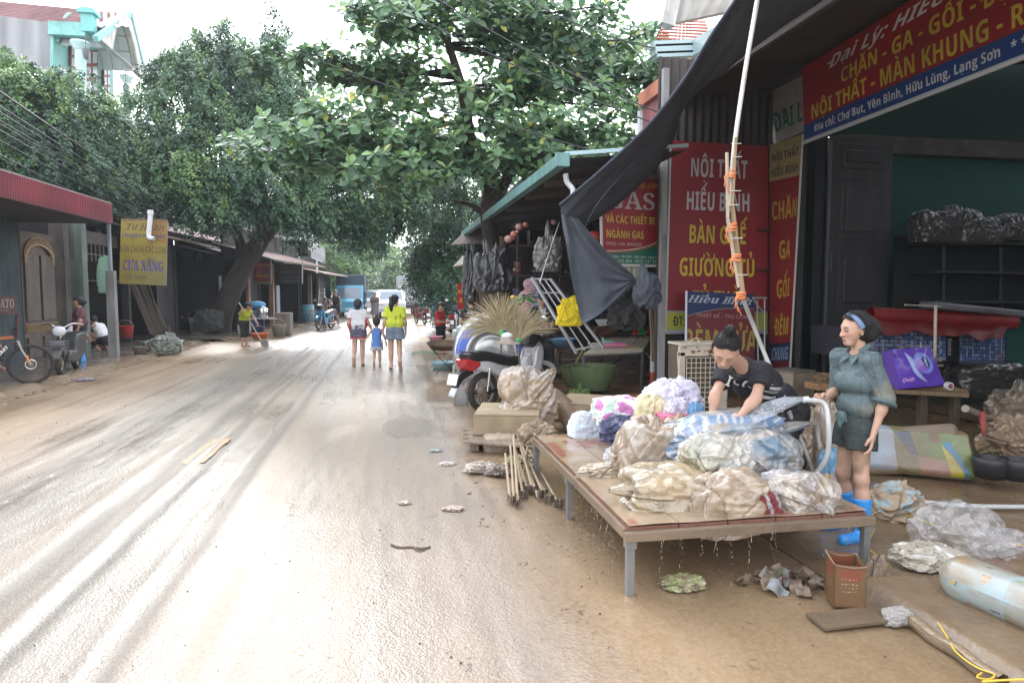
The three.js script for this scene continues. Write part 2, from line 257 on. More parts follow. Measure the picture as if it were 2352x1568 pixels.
{
const T_pr=dataTex(512,512,(u,v)=>{const a=clamp(0.11+0.5*ss(0.46,0.8,tfbm(u,v,5,5,71)));return[a,a,a];},[0.45,0.45]);
const mudM=VC({r:1,roughnessMap:T_pr,b:0.004,ior:1.42});
const col=(x,z)=>{const a=fbm(x*1.7,z*1.7,12,5),b=fbm(x*9,z*9,2,3),red=ss(0.55,0.7,fbm(x*0.8,z*1.4,40,3))*ss(3.2,4.2,x);const m=0.78+0.5*(a-0.5)+0.35*(b-0.5);return[lerp(0.235,0.24,red)*m,lerp(0.163,0.125,red)*m,lerp(0.098,0.068,red)*m];};
structure('pavement_right',patchGrid(2.5,7.5,-1.0,-12.5,150,330,rPave,col),mudM);
structure('pavement_right',patchGrid(2.5,14,-12.51,-120,40,120,(x,z)=>0.12+0.02*(n3(x,z)-0.5),(x,z)=>{const m=0.7+0.4*fbm(x,z,3);return[0.24*m,0.19*m,0.14*m];}),mudM);
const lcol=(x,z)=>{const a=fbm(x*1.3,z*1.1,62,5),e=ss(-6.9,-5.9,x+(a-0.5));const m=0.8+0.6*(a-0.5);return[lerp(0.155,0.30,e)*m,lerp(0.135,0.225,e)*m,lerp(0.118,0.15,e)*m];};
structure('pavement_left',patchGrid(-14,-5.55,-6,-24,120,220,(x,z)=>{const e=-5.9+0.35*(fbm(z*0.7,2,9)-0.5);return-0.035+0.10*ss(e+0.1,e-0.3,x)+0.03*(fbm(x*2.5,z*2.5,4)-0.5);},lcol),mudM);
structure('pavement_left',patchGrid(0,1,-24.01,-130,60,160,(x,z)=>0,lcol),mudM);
const vg=scene.children[scene.children.length-1].geometry,vp=vg.attributes.position,vc=vg.attributes.color;
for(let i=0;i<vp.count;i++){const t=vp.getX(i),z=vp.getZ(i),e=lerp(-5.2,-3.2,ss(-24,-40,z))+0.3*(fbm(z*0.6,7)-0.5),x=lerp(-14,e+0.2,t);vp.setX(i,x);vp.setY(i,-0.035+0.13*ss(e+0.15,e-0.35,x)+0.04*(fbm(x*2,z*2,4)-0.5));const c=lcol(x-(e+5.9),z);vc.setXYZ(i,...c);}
vg.computeVertexNormals();
structure('ground',patchGrid(-600,600,60,-700,10,10,()=>-0.09,()=>[0.22,0.18,0.13]),mudM);
}
// ================= RIGHT SHOP =================
const DARKW=M([0.02,0.02,0.021],{r:0.8,t:T_grunge});
const steelGrey=M([0.20,0.21,0.22],{r:0.5,t:T_streak,b:0.001}),rustSteel=M([0.22,0.14,0.09],{r:0.75,t:T_grunge,b:0.002});
const concrete=M([0.24,0.22,0.19],{r:0.85,t:T_streak,b:0.003});
const woodOld=M([0.30,0.215,0.135],{r:0.75,t:T_wood,b:0.002}),woodGrey=M([0.25,0.21,0.16],{r:0.8,t:T_wood,b:0.002});
{
const s=thing('furniture_shop','open fronted furniture shop with dark corrugated roof and green interior wall','shop',[5.7,0,-9]);
const L=(x,y,z)=>[x-5.7,y,z+9];
const zb=-10.4;
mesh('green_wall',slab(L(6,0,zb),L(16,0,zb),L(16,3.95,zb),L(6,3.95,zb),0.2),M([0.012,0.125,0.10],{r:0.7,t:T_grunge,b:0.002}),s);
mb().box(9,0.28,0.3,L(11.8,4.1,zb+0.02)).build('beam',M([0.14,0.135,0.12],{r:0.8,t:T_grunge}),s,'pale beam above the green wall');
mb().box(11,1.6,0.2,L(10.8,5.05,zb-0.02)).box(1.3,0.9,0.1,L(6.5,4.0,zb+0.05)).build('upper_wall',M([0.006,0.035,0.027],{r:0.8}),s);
mesh('side_wall',corrugated(L(3.95,3.86,-9.72),L(5.8,3.86,-9.72),L(5.8,5.1,-9.72),L(3.95,5.1,-9.72),0.13,0.016),M([0.05,0.042,0.038],{r:0.6,t:T_streak}),s);
mb().box(1.9,3.9,0.06,L(4.95,1.95,-9.78)).box(0.1,3.9,0.7,L(5.84,1.95,-9.3)).build('inner_wall',M([0.04,0.036,0.034],{r:0.8,t:T_grunge}),s);
mb().box(0.09,4.9,0.09,L(4.02,2.45,-9.62)).build('steel_post',M([0.3,0.31,0.32],{r:0.5,t:T_streak}),s);
mb().box(0.18,4.6,0.18,L(6.9,2.3,-10.2)).build('door_post',M([0.02,0.021,0.024],{r:0.6,t:T_streak}),s);
mb().box(0.14,4.6,0.3,L(6.0,2.3,-10.3)).build('inner_wall',M([0.02,0.02,0.023],{r:0.7,t:T_streak}),s);
const dm=M([0.062,0.062,0.068],{r:0.45,t:T_streak,b:0.001});
const d=mb().box(1.12,4.0,0.07,L(7.62,2.12,-10.1)).build('door',dm,s);
for(const[y,h]of[[0.75,0.8],[1.85,0.95],[3.0,0.95],[3.85,0.4]]){const g=mb();g.box(0.78,h,0.03,L(7.62,y,-10.06),[0,0,0],0.02);g.box(0.6,h-0.2,0.09,L(7.62,y,-10.06),[0,0,0],0.025);g.build('door_panel',dm,d);}
mb().box(0.05,4,0.05,L(7.04,2.1,-10.08)).bar(L(7.08,2.0,-10.02),L(7.08,2.3,-10.02),0.012).build('door_edge',M([0.13,0.13,0.14],{r:0.45}),d);
mesh('roof',corrugated(L(4.15,4.52,-9.8),L(4.15,4.52,-1),L(14,5.9,-1),L(14,5.9,-9.8),0.11,0.014),M([0.06,0.052,0.046],{r:0.6,t:T_streak}),s);
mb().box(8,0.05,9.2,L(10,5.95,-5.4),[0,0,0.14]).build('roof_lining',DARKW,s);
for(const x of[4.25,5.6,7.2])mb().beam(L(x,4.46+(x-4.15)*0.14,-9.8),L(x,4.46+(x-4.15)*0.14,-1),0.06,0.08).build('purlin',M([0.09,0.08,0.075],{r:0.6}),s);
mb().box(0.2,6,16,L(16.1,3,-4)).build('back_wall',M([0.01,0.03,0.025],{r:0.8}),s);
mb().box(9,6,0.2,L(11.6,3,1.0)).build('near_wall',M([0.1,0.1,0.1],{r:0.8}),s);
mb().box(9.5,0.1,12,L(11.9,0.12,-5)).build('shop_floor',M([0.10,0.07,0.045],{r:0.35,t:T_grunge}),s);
}
// --- printed boards of the shop ---
const RED='#a5202b',YEL='#d8c33a',GREYW='#cfcfd2';
{
const t1=tex(768,1200,(x,w,h)=>{
x.fillStyle='#93202c';x.fillRect(0,0,w,h);const l=[['NỘI THẤT',GREYW,0.62],['HIẾU BÌNH',GREYW,0.62],['BÀN GHẾ',YEL,0.66],['GIƯỜNG TỦ',YEL,0.66],['TỦ THỜ',YEL,0.66]];
l.forEach(([s,c,k],i)=>vtext(x,s,w*0.5,215+i*208,160,{color:c,sx:k*0.98}));
x.fillStyle='#b9ba45';x.fillRect(0,1072,w,112);x.fillStyle='#aab1b5';x.fillRect(0,1062,w,12);x.fillRect(0,1182,w,18);vtext(x,'ĐT: 0985      925',60,1158,82,{color:'#30343a',align:'left',sx:0.72});grime(x,w,h,0.35,2);
});
const a=AZ(1528,763,-9.62),b=AZ(1763,763,-9.62),c=AZ(1765,335,-9.62),d=AZ(1540,322,-9.62);
const s1=thing('wall_sign','big red board with white and yellow lettering on the wall facing the road','sign',a);const l=(p)=>p.clone().sub(a);
board('print',t1,l(a),l(b),l(c),l(d),0.04,s1);
const fr=M([0.42,0.43,0.44],{r:0.4,m:0.5});mb().beam(l(a).add(V(0,0,0.01)),l(d).add(V(0,0,0.01)),0.03,0.03).beam(l(a).add(V(0,-0.012,0.01)),l(b).add(V(0,-0.012,0.01)),0.03,0.024).build('frame',fr,s1);
const t2=tex(256,1400,(x,w,h)=>{x.fillStyle='#8e2029';x.fillRect(0,0,w,h);x.fillStyle='#a79d6b';x.fillRect(0,0,w,225);vtext(x,'NỘI THẤT',w/2,110,66,{color:'#1d1d1f',sx:0.7});vtext(x,'HIẾU BÌNH',w/2,200,66,{color:'#1d1d1f',sx:0.66});
['CHĂN','GA','GỐI','ĐỆM'].forEach((s,i)=>vtext(x,s,w/2+6,460+i*235,150,{color:'#c8a93a',sx:0.55}));x.fillStyle='#27314f';x.fillRect(0,1215,w,185);x.fillStyle='#6f1f2a';x.fillRect(0,1330,w,70);vtext(x,'CHUNG',w/2,1320,110,{color:'#9db0d6',sx:0.55});grime(x,w,h,0.25,1);});
const A=AX(1768,855,5.72),B=AX(1812,855,5.66),Cq=AX(1842,308,5.62),D=AX(1768,333,5.72);
const s2=thing('wall_sign','tall narrow red board with yellow lettering beside the dark folding door','sign',A);const k=(p)=>p.clone().sub(A);
board('print',t2,k(A),k(B),k(Cq),k(D),0.03,s2,M([0.4,0.38,0.35],{r:0.5}));
const t3=tex(2048,620,(x,w,h)=>{x.fillStyle='#9b1c25';x.fillRect(0,0,w,h);x.fillStyle='#123f86';x.fillRect(0,480,w,128);x.fillStyle='#cfd6dc';x.fillRect(0,606,w,14);
vtext(x,'Đại Lý: HIẾU BÌNH',300,130,120,{color:'#e2e2e4',align:'left',italic:true,sx:1.5});vtext(x,'CHĂN - GA - GỐI - ĐỆM',440,290,150,{color:YEL,align:'left',sx:0.9});vtext(x,'NỘI THẤT - MÀN KHUNG - RÈM',90,458,160,{color:YEL,align:'left',sx:0.83});vtext(x,'Địa chỉ: Chợ Bụt, Yên Bình, Hữu Lũng, Lạng Sơn   * * *',130,572,78,{color:'#e3e6ea',align:'left',sx:0.9});grime(x,w,h,0.28,2);});
const bl=AX(1848,326,5.5),br=AX(2450,92,5.5),tr=AX(2450,-222,5.32),tl=AX(1843,157,5.32);
const s3=thing('shop_banner','long red and blue banner hanging above the shop entrance','banner',bl);const q=(p)=>p.clone().sub(bl);
board('print',t3,q(bl),q(br),q(tr),q(tl),0.05,s3);mb().beam(q(bl).add(V(-0.02,-0.02,0)),q(br).add(V(-0.02,-0.02,0)),0.03,0.03).build('rail',M([0.5,0.52,0.54],{r:0.4}),s3);
const t4=tex(256,256,(x,w,h)=>{x.fillStyle='#b9bab4';x.fillRect(0,0,w,h);vtext(x,'ĐẠI LÝ',20,205,130,{color:'#17705f',align:'left',sx:0.66});grime(x,w,h,0.4,1);});
const e1=AX(1778,330,5.85),e2=AX(1852,300,5.75),e3=AX(1848,168,5.7),e4=AX(1752,216,5.8);const s4=thing('wall_sign','white board with green lettering tucked behind the left end of the banner','sign',e1);const e=(p)=>p.clone().sub(e1);board('print',t4,e(e1),e(e2),e(e3),e(e4),0.03,s4);
const t5=tex(256,400,(x,w,h)=>{x.fillStyle='#74242c';x.fillRect(0,0,w,h);x.fillStyle='#1f3466';x.beginPath();x.moveTo(0,0);x.lineTo(w,0);x.lineTo(w,78);x.quadraticCurveTo(w*0.5,62,0,130);x.fill();x.strokeStyle='#a9a48f';x.lineWidth=3;x.beginPath();x.moveTo(w,78);x.quadraticCurveTo(w*0.5,62,0,130);x.stroke();vtext(x,'Hiếu Bình',w/2-8,56,50,{color:'#c9cfdd',italic:true,fam:'serif',sx:0.95});vtext(x,'THIẾT KẾ - THI CÔNG',w/2+12,130,26,{color:'#b9a9a6',font:'',sx:0.84});vtext(x,'RÈM CỬA',w/2,300,150,{color:'#a99c45',sx:0.42});grime(x,w,h,0.3,1);});
const f1=AZ(1575,850,-9.1),f2=AZ(1733,850,-9.1),f3=AZ(1735,676,-9.3),f4=AZ(1577,668,-9.3);const s5=thing('leaning_sign','small maroon and blue board leaning below the big red board','sign',f1);const f=(p)=>p.clone().sub(f1);board('print',t5,f(f1),f(f2),f(f3),f(f4),0.025,s5);mb().beam(f(f1),f(f4),0.03,0.03).build('frame',M([0.5,0.52,0.6],{r:0.4}),s5);
const t6=tex(512,800,(x,w,h)=>{x.fillStyle='#b9b2ac';x.fillRect(0,0,w,h);x.fillStyle='#a01a22';x.fillRect(10,95,w-22,600);x.fillStyle='#0e6b56';x.fillRect(10,640,w-22,150);x.fillStyle='#a01a22';x.beginPath();x.moveTo(10,560);x.lineTo(w-12,560);x.lineTo(w-12,600);x.quadraticCurveTo(300,690,10,690);x.fill();x.strokeStyle='#d8cfc6';x.lineWidth=8;x.beginPath();x.moveTo(10,685);x.quadraticCurveTo(330,690,w-12,590);x.stroke();x.strokeStyle='#b4522c';x.lineWidth=10;x.beginPath();x.moveTo(10,697);x.quadraticCurveTo(330,700,w-12,606);x.stroke();
vtext(x,'Hùng',w-110,70,72,{color:'#4a1a20',italic:true,fam:'serif'});vtext(x,'CHUYÊN CUNG CẤP',w/2,172,54,{color:'#c7a92e',italic:true,sx:0.86});vtext(x,'GAS',w/2,345,190,{color:'#c9c4c6',fam:'serif',sx:1.05});vtext(x,'VÀ CÁC THIẾT BỊ',250,462,82,{color:YEL,sx:0.66});vtext(x,'NGÀNH GAS',200,580,84,{color:YEL,sx:0.66});vtext(x,'GPKD: 14K: 8002626',36,640,34,{color:'#cfc9c6',align:'left',font:''});vtext(x,'Đc: Chợ Bụt - Yên Bình - Hữu Lũng - Lạng Sơn',w/2,738,26,{color:'#b9d4c8',sx:0.85});vtext(x,'0368 725 884 - 0975 237 344',w/2+14,778,36,{color:'#d5e0da',font:'',sx:0.95});grime(x,w,h,0.2,1);});
const g1=AZ(1383,608,-10.1),g2=AZ(1519,611,-10.1),g3=AZ(1519,385,-10.1),g4=AZ(1378,372,-10.1);const s6=thing('gas_sign','red and green gas dealer board behind the torn dark net','sign',g1);const gg=(p)=>p.clone().sub(g1);board('print',t6,gg(g1),gg(g2),gg(g3),gg(g4),0.03,s6);mb().beam(gg(g1),gg(g4),0.03,0.04).beam(gg(g2),gg(g3),0.03,0.04).beam(gg(g1),gg(g2),0.03,0.04).build('frame',M([0.5,0.5,0.48],{r:0.4}),s6);
}
// ================= NET AWNING =================
{
const T_net=dataTex(256,256,(u,v)=>{const a=0.55+0.25*Math.sin(u*256*PI/2)+0.2*tfbm(u,v,8,4,3);return[a,a,a];},[7,7]);
const netM=M([0.095,0.112,0.145],{r:0.75,b:0.003,bt:T_net,t:T_grunge,side:THREE.DoubleSide});
const n=thing('shade_net','dark grey shade net stretched as an awning with torn flap hanging','shade net',[2.1,3.0,-8.4]);const L=(p)=>p.clone().sub(n.position);
const outer=[AZ(1287,470,-8.7),AZ(1380,392,-8.0),AZ(1490,288,-7.2),AZ(1575,180,-6.5),AZ(1640,75,-5.9),AZ(1695,-5,-5.4),AZ(1800,-170,-4.4),AZ(1990,-480,-3.2)];
const inner=[AZ(1300,545,-9.3),AZ(1420,470,-9.45),AZ(1535,350,-9.4),V(4.16,4.4,-9.2),V(4.16,4.46,-8),V(4.16,4.48,-6.6),V(4.16,4.5,-5),V(4.16,4.5,-3)];
const co=new THREE.CatmullRomCurve3(outer),ci=new THREE.CatmullRomCurve3(inner);const NU=90,NV=26,P=[],U=[],I=[];
for(let i=0;i<=NU;i++){const a=co.getPoint(i/NU),b=ci.getPoint(i/NU);for(let j=0;j<=NV;j++){const v=j/NV,p=a.clone().lerp(b,v);const sag=Math.sin(v*PI);p.y-=0.16*sag*(1-0.3*Math.sin(i/NU*9));p.y+=0.02*Math.sin(v*26+3*Math.sin(i*0.11))*(1-v)+0.03*(fbm(i*0.12,v*5,4)-0.5);if(v<0.12)p.y-=0.04*(1-v/0.12)*(n3(i*0.5,2)-0.3);P.push(...L(p).toArray());U.push(i/NU*6,v*2.4);}}
for(let i=0;i<NU;i++)for(let j=0;j<NV;j++){const k=i*(NV+1)+j;I.push(k,k+1,k+NV+2,k,k+NV+2,k+NV+1);}
const g=new THREE.BufferGeometry();g.setAttribute('position',new THREE.Float32BufferAttribute(P,3));g.setAttribute('uv',new THREE.Float32BufferAttribute(U,2));g.setIndex(I);g.computeVertexNormals();mesh('canopy_cloth',g,netM,n);
mb().tube(outer.map((p,i)=>L(p).add(V(0.0,0.0,0.0))),0.022,80,7).tube([AZ(1345,520,-8.75),AZ(1372,470,-8.4),AZ(1430,400,-8.1),AZ(1490,340,-7.9)].map(L),0.018,30,6).build('seam',M([0.04,0.05,0.075],{r:0.8}),n);
const ZF=-8.75;const left=[[1287,492],[1296,560],[1310,640],[1326,700],[1340,745]],right=[[1330,505],[1385,570],[1430,612],[1456,634],[1462,646]];
const cl=new THREE.CatmullRomCurve3(left.map(q=>L(AZ(q[0],q[1],ZF)))),cr=new THREE.CatmullRomCurve3(right.map(q=>L(AZ(q[0],q[1],ZF+0.15))));const bot=new THREE.CatmullRomCurve3([[1340,745],[1380,716],[1425,680],[1462,650]].map(q=>L(AZ(q[0],q[1],ZF+0.08))));
const P2=[],U2=[],I2=[],n2=46;for(let i=0;i<=n2;i++)for(let j=0;j<=n2;j++){const u=i/n2,v=j/n2;let p=cl.getPoint(v).lerp(cr.getPoint(v),u);const q=bot.getPoint(u);p.lerp(q,Math.pow(v,5));p.z+=0.10*Math.sin(u*10+v*5)*(1-u)*0.6+0.03*Math.sin(Math.atan2(v-0.8,u-1.02)*14)*u+0.05*fbm(u*6,v*6,3);P2.push(...p.toArray());U2.push(u*0.9,v*1.3);}
for(let i=0;i<n2;i++)for(let j=0;j<n2;j++){const k=i*(n2+1)+j;I2.push(k,k+1,k+n2+2,k,k+n2+2,k+n2+1);}
const g2=new THREE.BufferGeometry();g2.setAttribute('position',new THREE.Float32BufferAttribute(P2,3));g2.setAttribute('uv',new THREE.Float32BufferAttribute(U2,2));g2.setIndex(I2);g2.computeVertexNormals();mesh('hanging_flap',g2,netM,n);
const bg=mergeVertices((()=>{const q=new THREE.IcosahedronGeometry(1,20);q.deleteAttribute('uv');q.deleteAttribute('normal');return q;})());const bp=bg.attributes.position;const k0=L(AZ(1487,668,ZF+0.15));
for(let i=0;i<bp.count;i++){const v=V(bp.getX(i),bp.getY(i),bp.getZ(i));const a=Math.atan2(v.y,v.x),f=ridge(a*2.6,v.z*2.5,2)*0.26+fbm(v.x*2,v.y*2,v.z*2)*0.5+0.55;const tip=Math.exp(-((a-1.9)**2)*14)*0.55;bp.setXYZ(i,k0.x+v.x*0.20*(f+tip*0.3),k0.y+v.y*0.24*(f+tip),k0.z+v.z*0.13*f);}
bg.computeVertexNormals();uvBox(bg);mesh('bunched_end',bg,netM,n);
// ---- bamboo and pipe prop holding it up
const pole=thing('awning_prop','white pipe prop mended with bamboo splints and orange string','pole',G(1888,1128,0.08));const Q=(vx,vy,z)=>AZ(vx,vy,z).sub(pole.position);
const z1=-5.05,zf=pole.position.z;const pts=[V(0,0,0),Q(1815,950,lerp(zf,z1,0.35)),Q(1752,800,-5.2),Q(1700,668,-5.1),Q(1681,470,-5.05),Q(1684,370,-5.0),Q(1708,190,-4.95),Q(1742,-10,-4.9),Q(1762,-130,-4.85)];
mb().tube(pts.slice(0,4),0.017,24,10).build('lower_pipe',M([0.62,0.62,0.6],{r:0.35,t:T_streak}),pole);mb().tube(pts.slice(4),0.0175,30,10).build('upper_pipe',M([0.78,0.79,0.78],{r:0.3,t:T_grunge}),pole);
const bam=M([0.52,0.41,0.26],{r:0.55,t:T_wood,b:0.002}),bamW=M([0.66,0.6,0.5],{r:0.5,t:T_wood});
mb().beam(Q(1690,315,-4.97),Q(1682,470,-5.0),0.03,0.02).beam(Q(1682,470,-5.0),Q(1707,672,-5.05),0.032,0.022).build('bamboo_splint',bam,pole);mb().beam(Q(1670,350,-4.98),Q(1672,500,-5.0),0.024,0.02).beam(Q(1672,500,-5.0),Q(1698,660,-5.06),0.026,0.02).build('bamboo_splint',bamW,pole);
const str=M([0.75,0.26,0.10],{r:0.6});for(const[vx,vy,zz]of[[1679,400,-5.0],[1682,520,-5.02],[1692,590,-5.04],[1703,678,-5.07]]){const m=mb(),c=Q(vx,vy,zz);for(let k=0;k<5;k++)m.add(new THREE.TorusGeometry(0.034,0.006,6,14),xf([c.x,c.y+k*0.013-0.03,c.z],[PI/2+rr(-0.25,0.25),rr(-0.2,0.2),0]));for(let k=0;k<3;k++)m.tube([c,c.clone().add(V(-0.05-k*0.01,-0.02,0.03)),c.clone().add(V(-0.07+k*0.03,-0.1-k*0.03,0.03))],0.004,8,4);m.build('string_lashing',str,pole);}
for(const[vx,vy]of[[1685,332],[1686,362],[1684,440],[1680,472],[1688,548],[1700,632]]){const c=Q(vx,vy,-4.99);mb().bar(c.clone().add(V(-0.035,0,0.03)),c.clone().add(V(0.05,0.004,0.03)),0.003,0.003,5).build('wire_tie',M([0.7,0.7,0.7],{r:0.4}),pole);}
}
// ================= NEIGHBOURING STALL WITH GUTTER =================
{
const s=thing('market_stall','household goods stall under a low tin roof with teal gutter','stall',[3.6,0,-14]);const L=(x,y,z)=>[x-3.6,y,z+14];
const gm=M([0.16,0.34,0.34],{r:0.45,t:T_streak});
mb().box(0.13,0.15,11.4,L(2.2,3.33,-14.3),[0,0,0],0.01).box(0.17,0.17,0.1,L(2.21,3.34,-8.57)).build('gutter',gm,s);
mesh('roof',corrugated(L(2.24,3.36,-9.8),L(2.24,3.36,-8.6),L(3.9,3.53,-8.6),L(3.9,3.53,-9.8),0.1,0.012),M([0.07,0.06,0.052],{r:0.6,t:T_streak}),s);mesh('roof',corrugated(L(2.24,3.365,-20),L(2.24,3.365,-9.8),L(6.2,3.755,-9.8),L(6.2,3.755,-20),0.1,0.012),M([0.07,0.06,0.052],{r:0.6,t:T_streak}),s);
mb().beam(L(2.24,3.42,-8.58),L(3.92,3.59,-8.58),0.03,0.05).build('roof_edge',M([0.4,0.55,0.58],{r:0.5}),s);
for(const z of[-10,-11.4,-13.2,-15,-17,-19])mb().beam(L(2.3,3.25,z),L(6,3.62,z),0.05,0.09).build('rafter',M([0.10,0.08,0.065],{r:0.8}),s);
mb().box(0.15,4.1,10.5,L(6.15,2.05,-15.1)).build('back_wall',M([0.02,0.017,0.015],{r:0.9,t:T_grunge}),s);mb().box(4.2,3.8,0.1,L(4.6,1.88,-20.0)).build('side_wall',M([0.07,0.06,0.05],{r:0.9,t:T_grunge}),s);
const pp=L(2.3,3.2,-8.75);mb().tube([pp,[pp[0]+0.02,3.1,pp[2]],[pp[0]+0.09,2.98,pp[2]+0.05],[pp[0]+0.04,2.8,pp[2]+0.05]],0.035,20,10).build('downpipe',M([0.6,0.63,0.66],{r:0.4,t:T_grunge}),s);
mesh('sheet_panel',corrugated(L(3.5,1.75,-10.15),L(4.0,1.75,-10.15),L(4.0,2.2,-10.15),L(3.5,2.2,-10.15),0.09,0.01),M([0.42,0.40,0.36],{r:0.6,t:T_streak}),s);
const sh=mb();for(const y of[0.8,1.4,2.0,2.6])sh.box(3.4,0.03,0.45,L(4.2,y,-13.9)).box(0.45,0.03,5,L(5.75,y,-12));for(const x of[2.6,3.5,4.4,5.3])sh.box(0.04,2.9,0.04,L(x,1.45,-13.7));sh.build('shelf',M([0.04,0.025,0.02],{r:0.7}),s);
seed(77);for(let c=0;c<5;c++){const g=mb();for(let k=0;k<16;k++){const y=[0.82,1.42,2.02,2.62][Math.floor(R()*4)],x=rr(2.6,5.4),h=rr(0.1,0.3),r=rr(0.05,0.12);R()<0.5?g.lathe([[0,0],[r,0],[r*1.1,h],[r,h+0.01],[0,h]],L(x,y,-13.75)):g.sph(r,L(x,y+r*0.6,-13.75),[1,0.6,1]);}stuff(g.build('shelf_goods',M([[0.02,0.02,0.025],[0.07,0.025,0.02],[0.02,0.028,0.05],[0.12,0.12,0.12],[0.05,0.04,0.03]][c],{r:c===3?0.2:0.4,m:c===3?0.7:0}),s));}
for(const[x,z,tx,y]of[[2.45,-15.2,2.75,2.9],[2.2,-16.4,2.35,2.6],[2.5,-19.5,2.5,3.2]])mb().bar(L(x+0.22,0,z),L(tx-0.2,y,z),0.10,0.085,9).build('wood_post',M([0.16,0.12,0.09],{r:0.9,t:T_wood,b:0.006}),s);
}
// ================= LEFT ROW OF SHOPS =================
const tealWall=M([0.055,0.085,0.10],{r:0.75,t:T_streak,b:0.002});
const pinkTin=M([0.40,0.17,0.18],{r:0.55,t:T_streak}),redTin=M([0.22,0.03,0.05],{r:0.45,t:T_streak});
{
const s=thing('workshop_house','dim workshop with maroon tin fascia and carved steel gate','shop',[-8.2,0,-17]);const L=(x,y,z)=>[x+8.2,y,z+17];
const Z=(vx)=>AX(vx,668,-8.2).z;
mesh('fascia',corrugated(L(-6.5,3.27,-8),L(-6.5,3.3,-18.05),L(-6.5,3.76,-18.05),L(-6.5,3.72,-8),0.085,0.011),redTin,s);
mb().beam(L(-6.54,3.74,-8),L(-6.54,3.77,-18.05),0.08,0.03).build('roof_edge',M([0.25,0.2,0.2],{r:0.6}),s);
mesh('roof',corrugated(L(-6.52,3.78,-18.1),L(-6.52,3.74,-8),L(-9.6,4.4,-8),L(-9.6,4.4,-18.1),0.1,0.014),M([0.2,0.12,0.12],{r:0.6,t:T_streak}),s);
mb().box(3,0.04,10,L(-8.0,3.3,-13)).build('ceiling',M([0.06,0.05,0.05],{r:0.9}),s);
mb().box(0.2,3.4,9.4,L(-8.3,1.7,Z(48)+4.7)).build('wall',tealWall,s);
mb().box(0.34,3.5,0.3,L(-8.2,1.75,Z(140))).build('column',M([0.10,0.09,0.08],{r:0.8,t:T_streak,b:0.003}),s);
mb().box(0.3,3.5,0.3,L(-8.0,1.75,Z(160)-0.1)).build('column',M([0.17,0.22,0.2],{r:0.8,t:T_streak,b:0.004}),s,'pale green flaking column');
const zg0=Z(49),zg1=Z(126),gm=M([0.13,0.10,0.085],{r:0.45,m:0.3,t:T_streak}),zc=(zg0+zg1)/2,gw=zg0-zg1;
const gate=mb().box(0.06,3.0,gw,L(-8.22,1.55,zc)).build('gate',gm,s);const gold=M([0.32,0.22,0.11],{r:0.4,m:0.5});
for(const k of[-1,1]){mb().box(0.04,1.55,gw*0.40,L(-8.17,1.75,zc+k*gw*0.235),[0,0,0],0.015).build('gate_panel',gm,gate);mb().box(0.04,0.5,gw*0.40,L(-8.17,0.35,zc+k*gw*0.235),[0,0,0],0.015).build('gate_panel',gm,gate);const g=mb();for(let i=0;i<9;i++)g.add(new THREE.TorusGeometry(0.09,0.012,6,14),xf(L(-8.16,0.82,zc+k*gw*0.235+(i-4)*0.085),[0,PI/2,0],[0.7,1,1]));stuff(g.build('scroll_band',gold,gate));}
{const g=mb(),n=22;for(let i=0;i<=n;i++){const a=PI*i/n,y=2.35+0.42*Math.sin(a),z=zc+Math.cos(a)*gw*0.42;g.sph(0.045,L(-8.15,y,z),[0.5,1,1],8);if(i<n)g.add(new THREE.TorusGeometry(0.05,0.012,5,10),xf(L(-8.15,y+0.12,z),[0,PI/2,0]));}stuff(g.build('arch_ornament',gold,gate));}
const zo0=Z(165),zo1=Z(262);
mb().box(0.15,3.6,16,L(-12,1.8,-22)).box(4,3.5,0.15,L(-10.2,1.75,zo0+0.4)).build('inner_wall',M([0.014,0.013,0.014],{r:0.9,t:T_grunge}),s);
mb().box(0.08,0.5,0.9,L(-8.3,2.0,zo0-0.35)).build('white_panel',M([0.5,0.48,0.42],{r:0.6,t:T_grunge}),s);
mb().box(0.08,0.35,zo0-zo1,L(-8.1,3.15,(zo0+zo1)/2)).bar(L(-8,1.95,zo0),L(-8,1.97,zo1),0.018).build('lintel',M([0.07,0.06,0.055],{r:0.8}),s);
const lat=mb();for(let k=0;k<7;k++)lat.box(0.03,0.5,0.03,L(-8.1,2.75,zo0-0.2-k*0.28));lat.box(0.03,0.03,2,L(-8.1,2.7,zo0-1)).build('lattice',M([0.11,0.11,0.1],{r:0.7}),s);
}
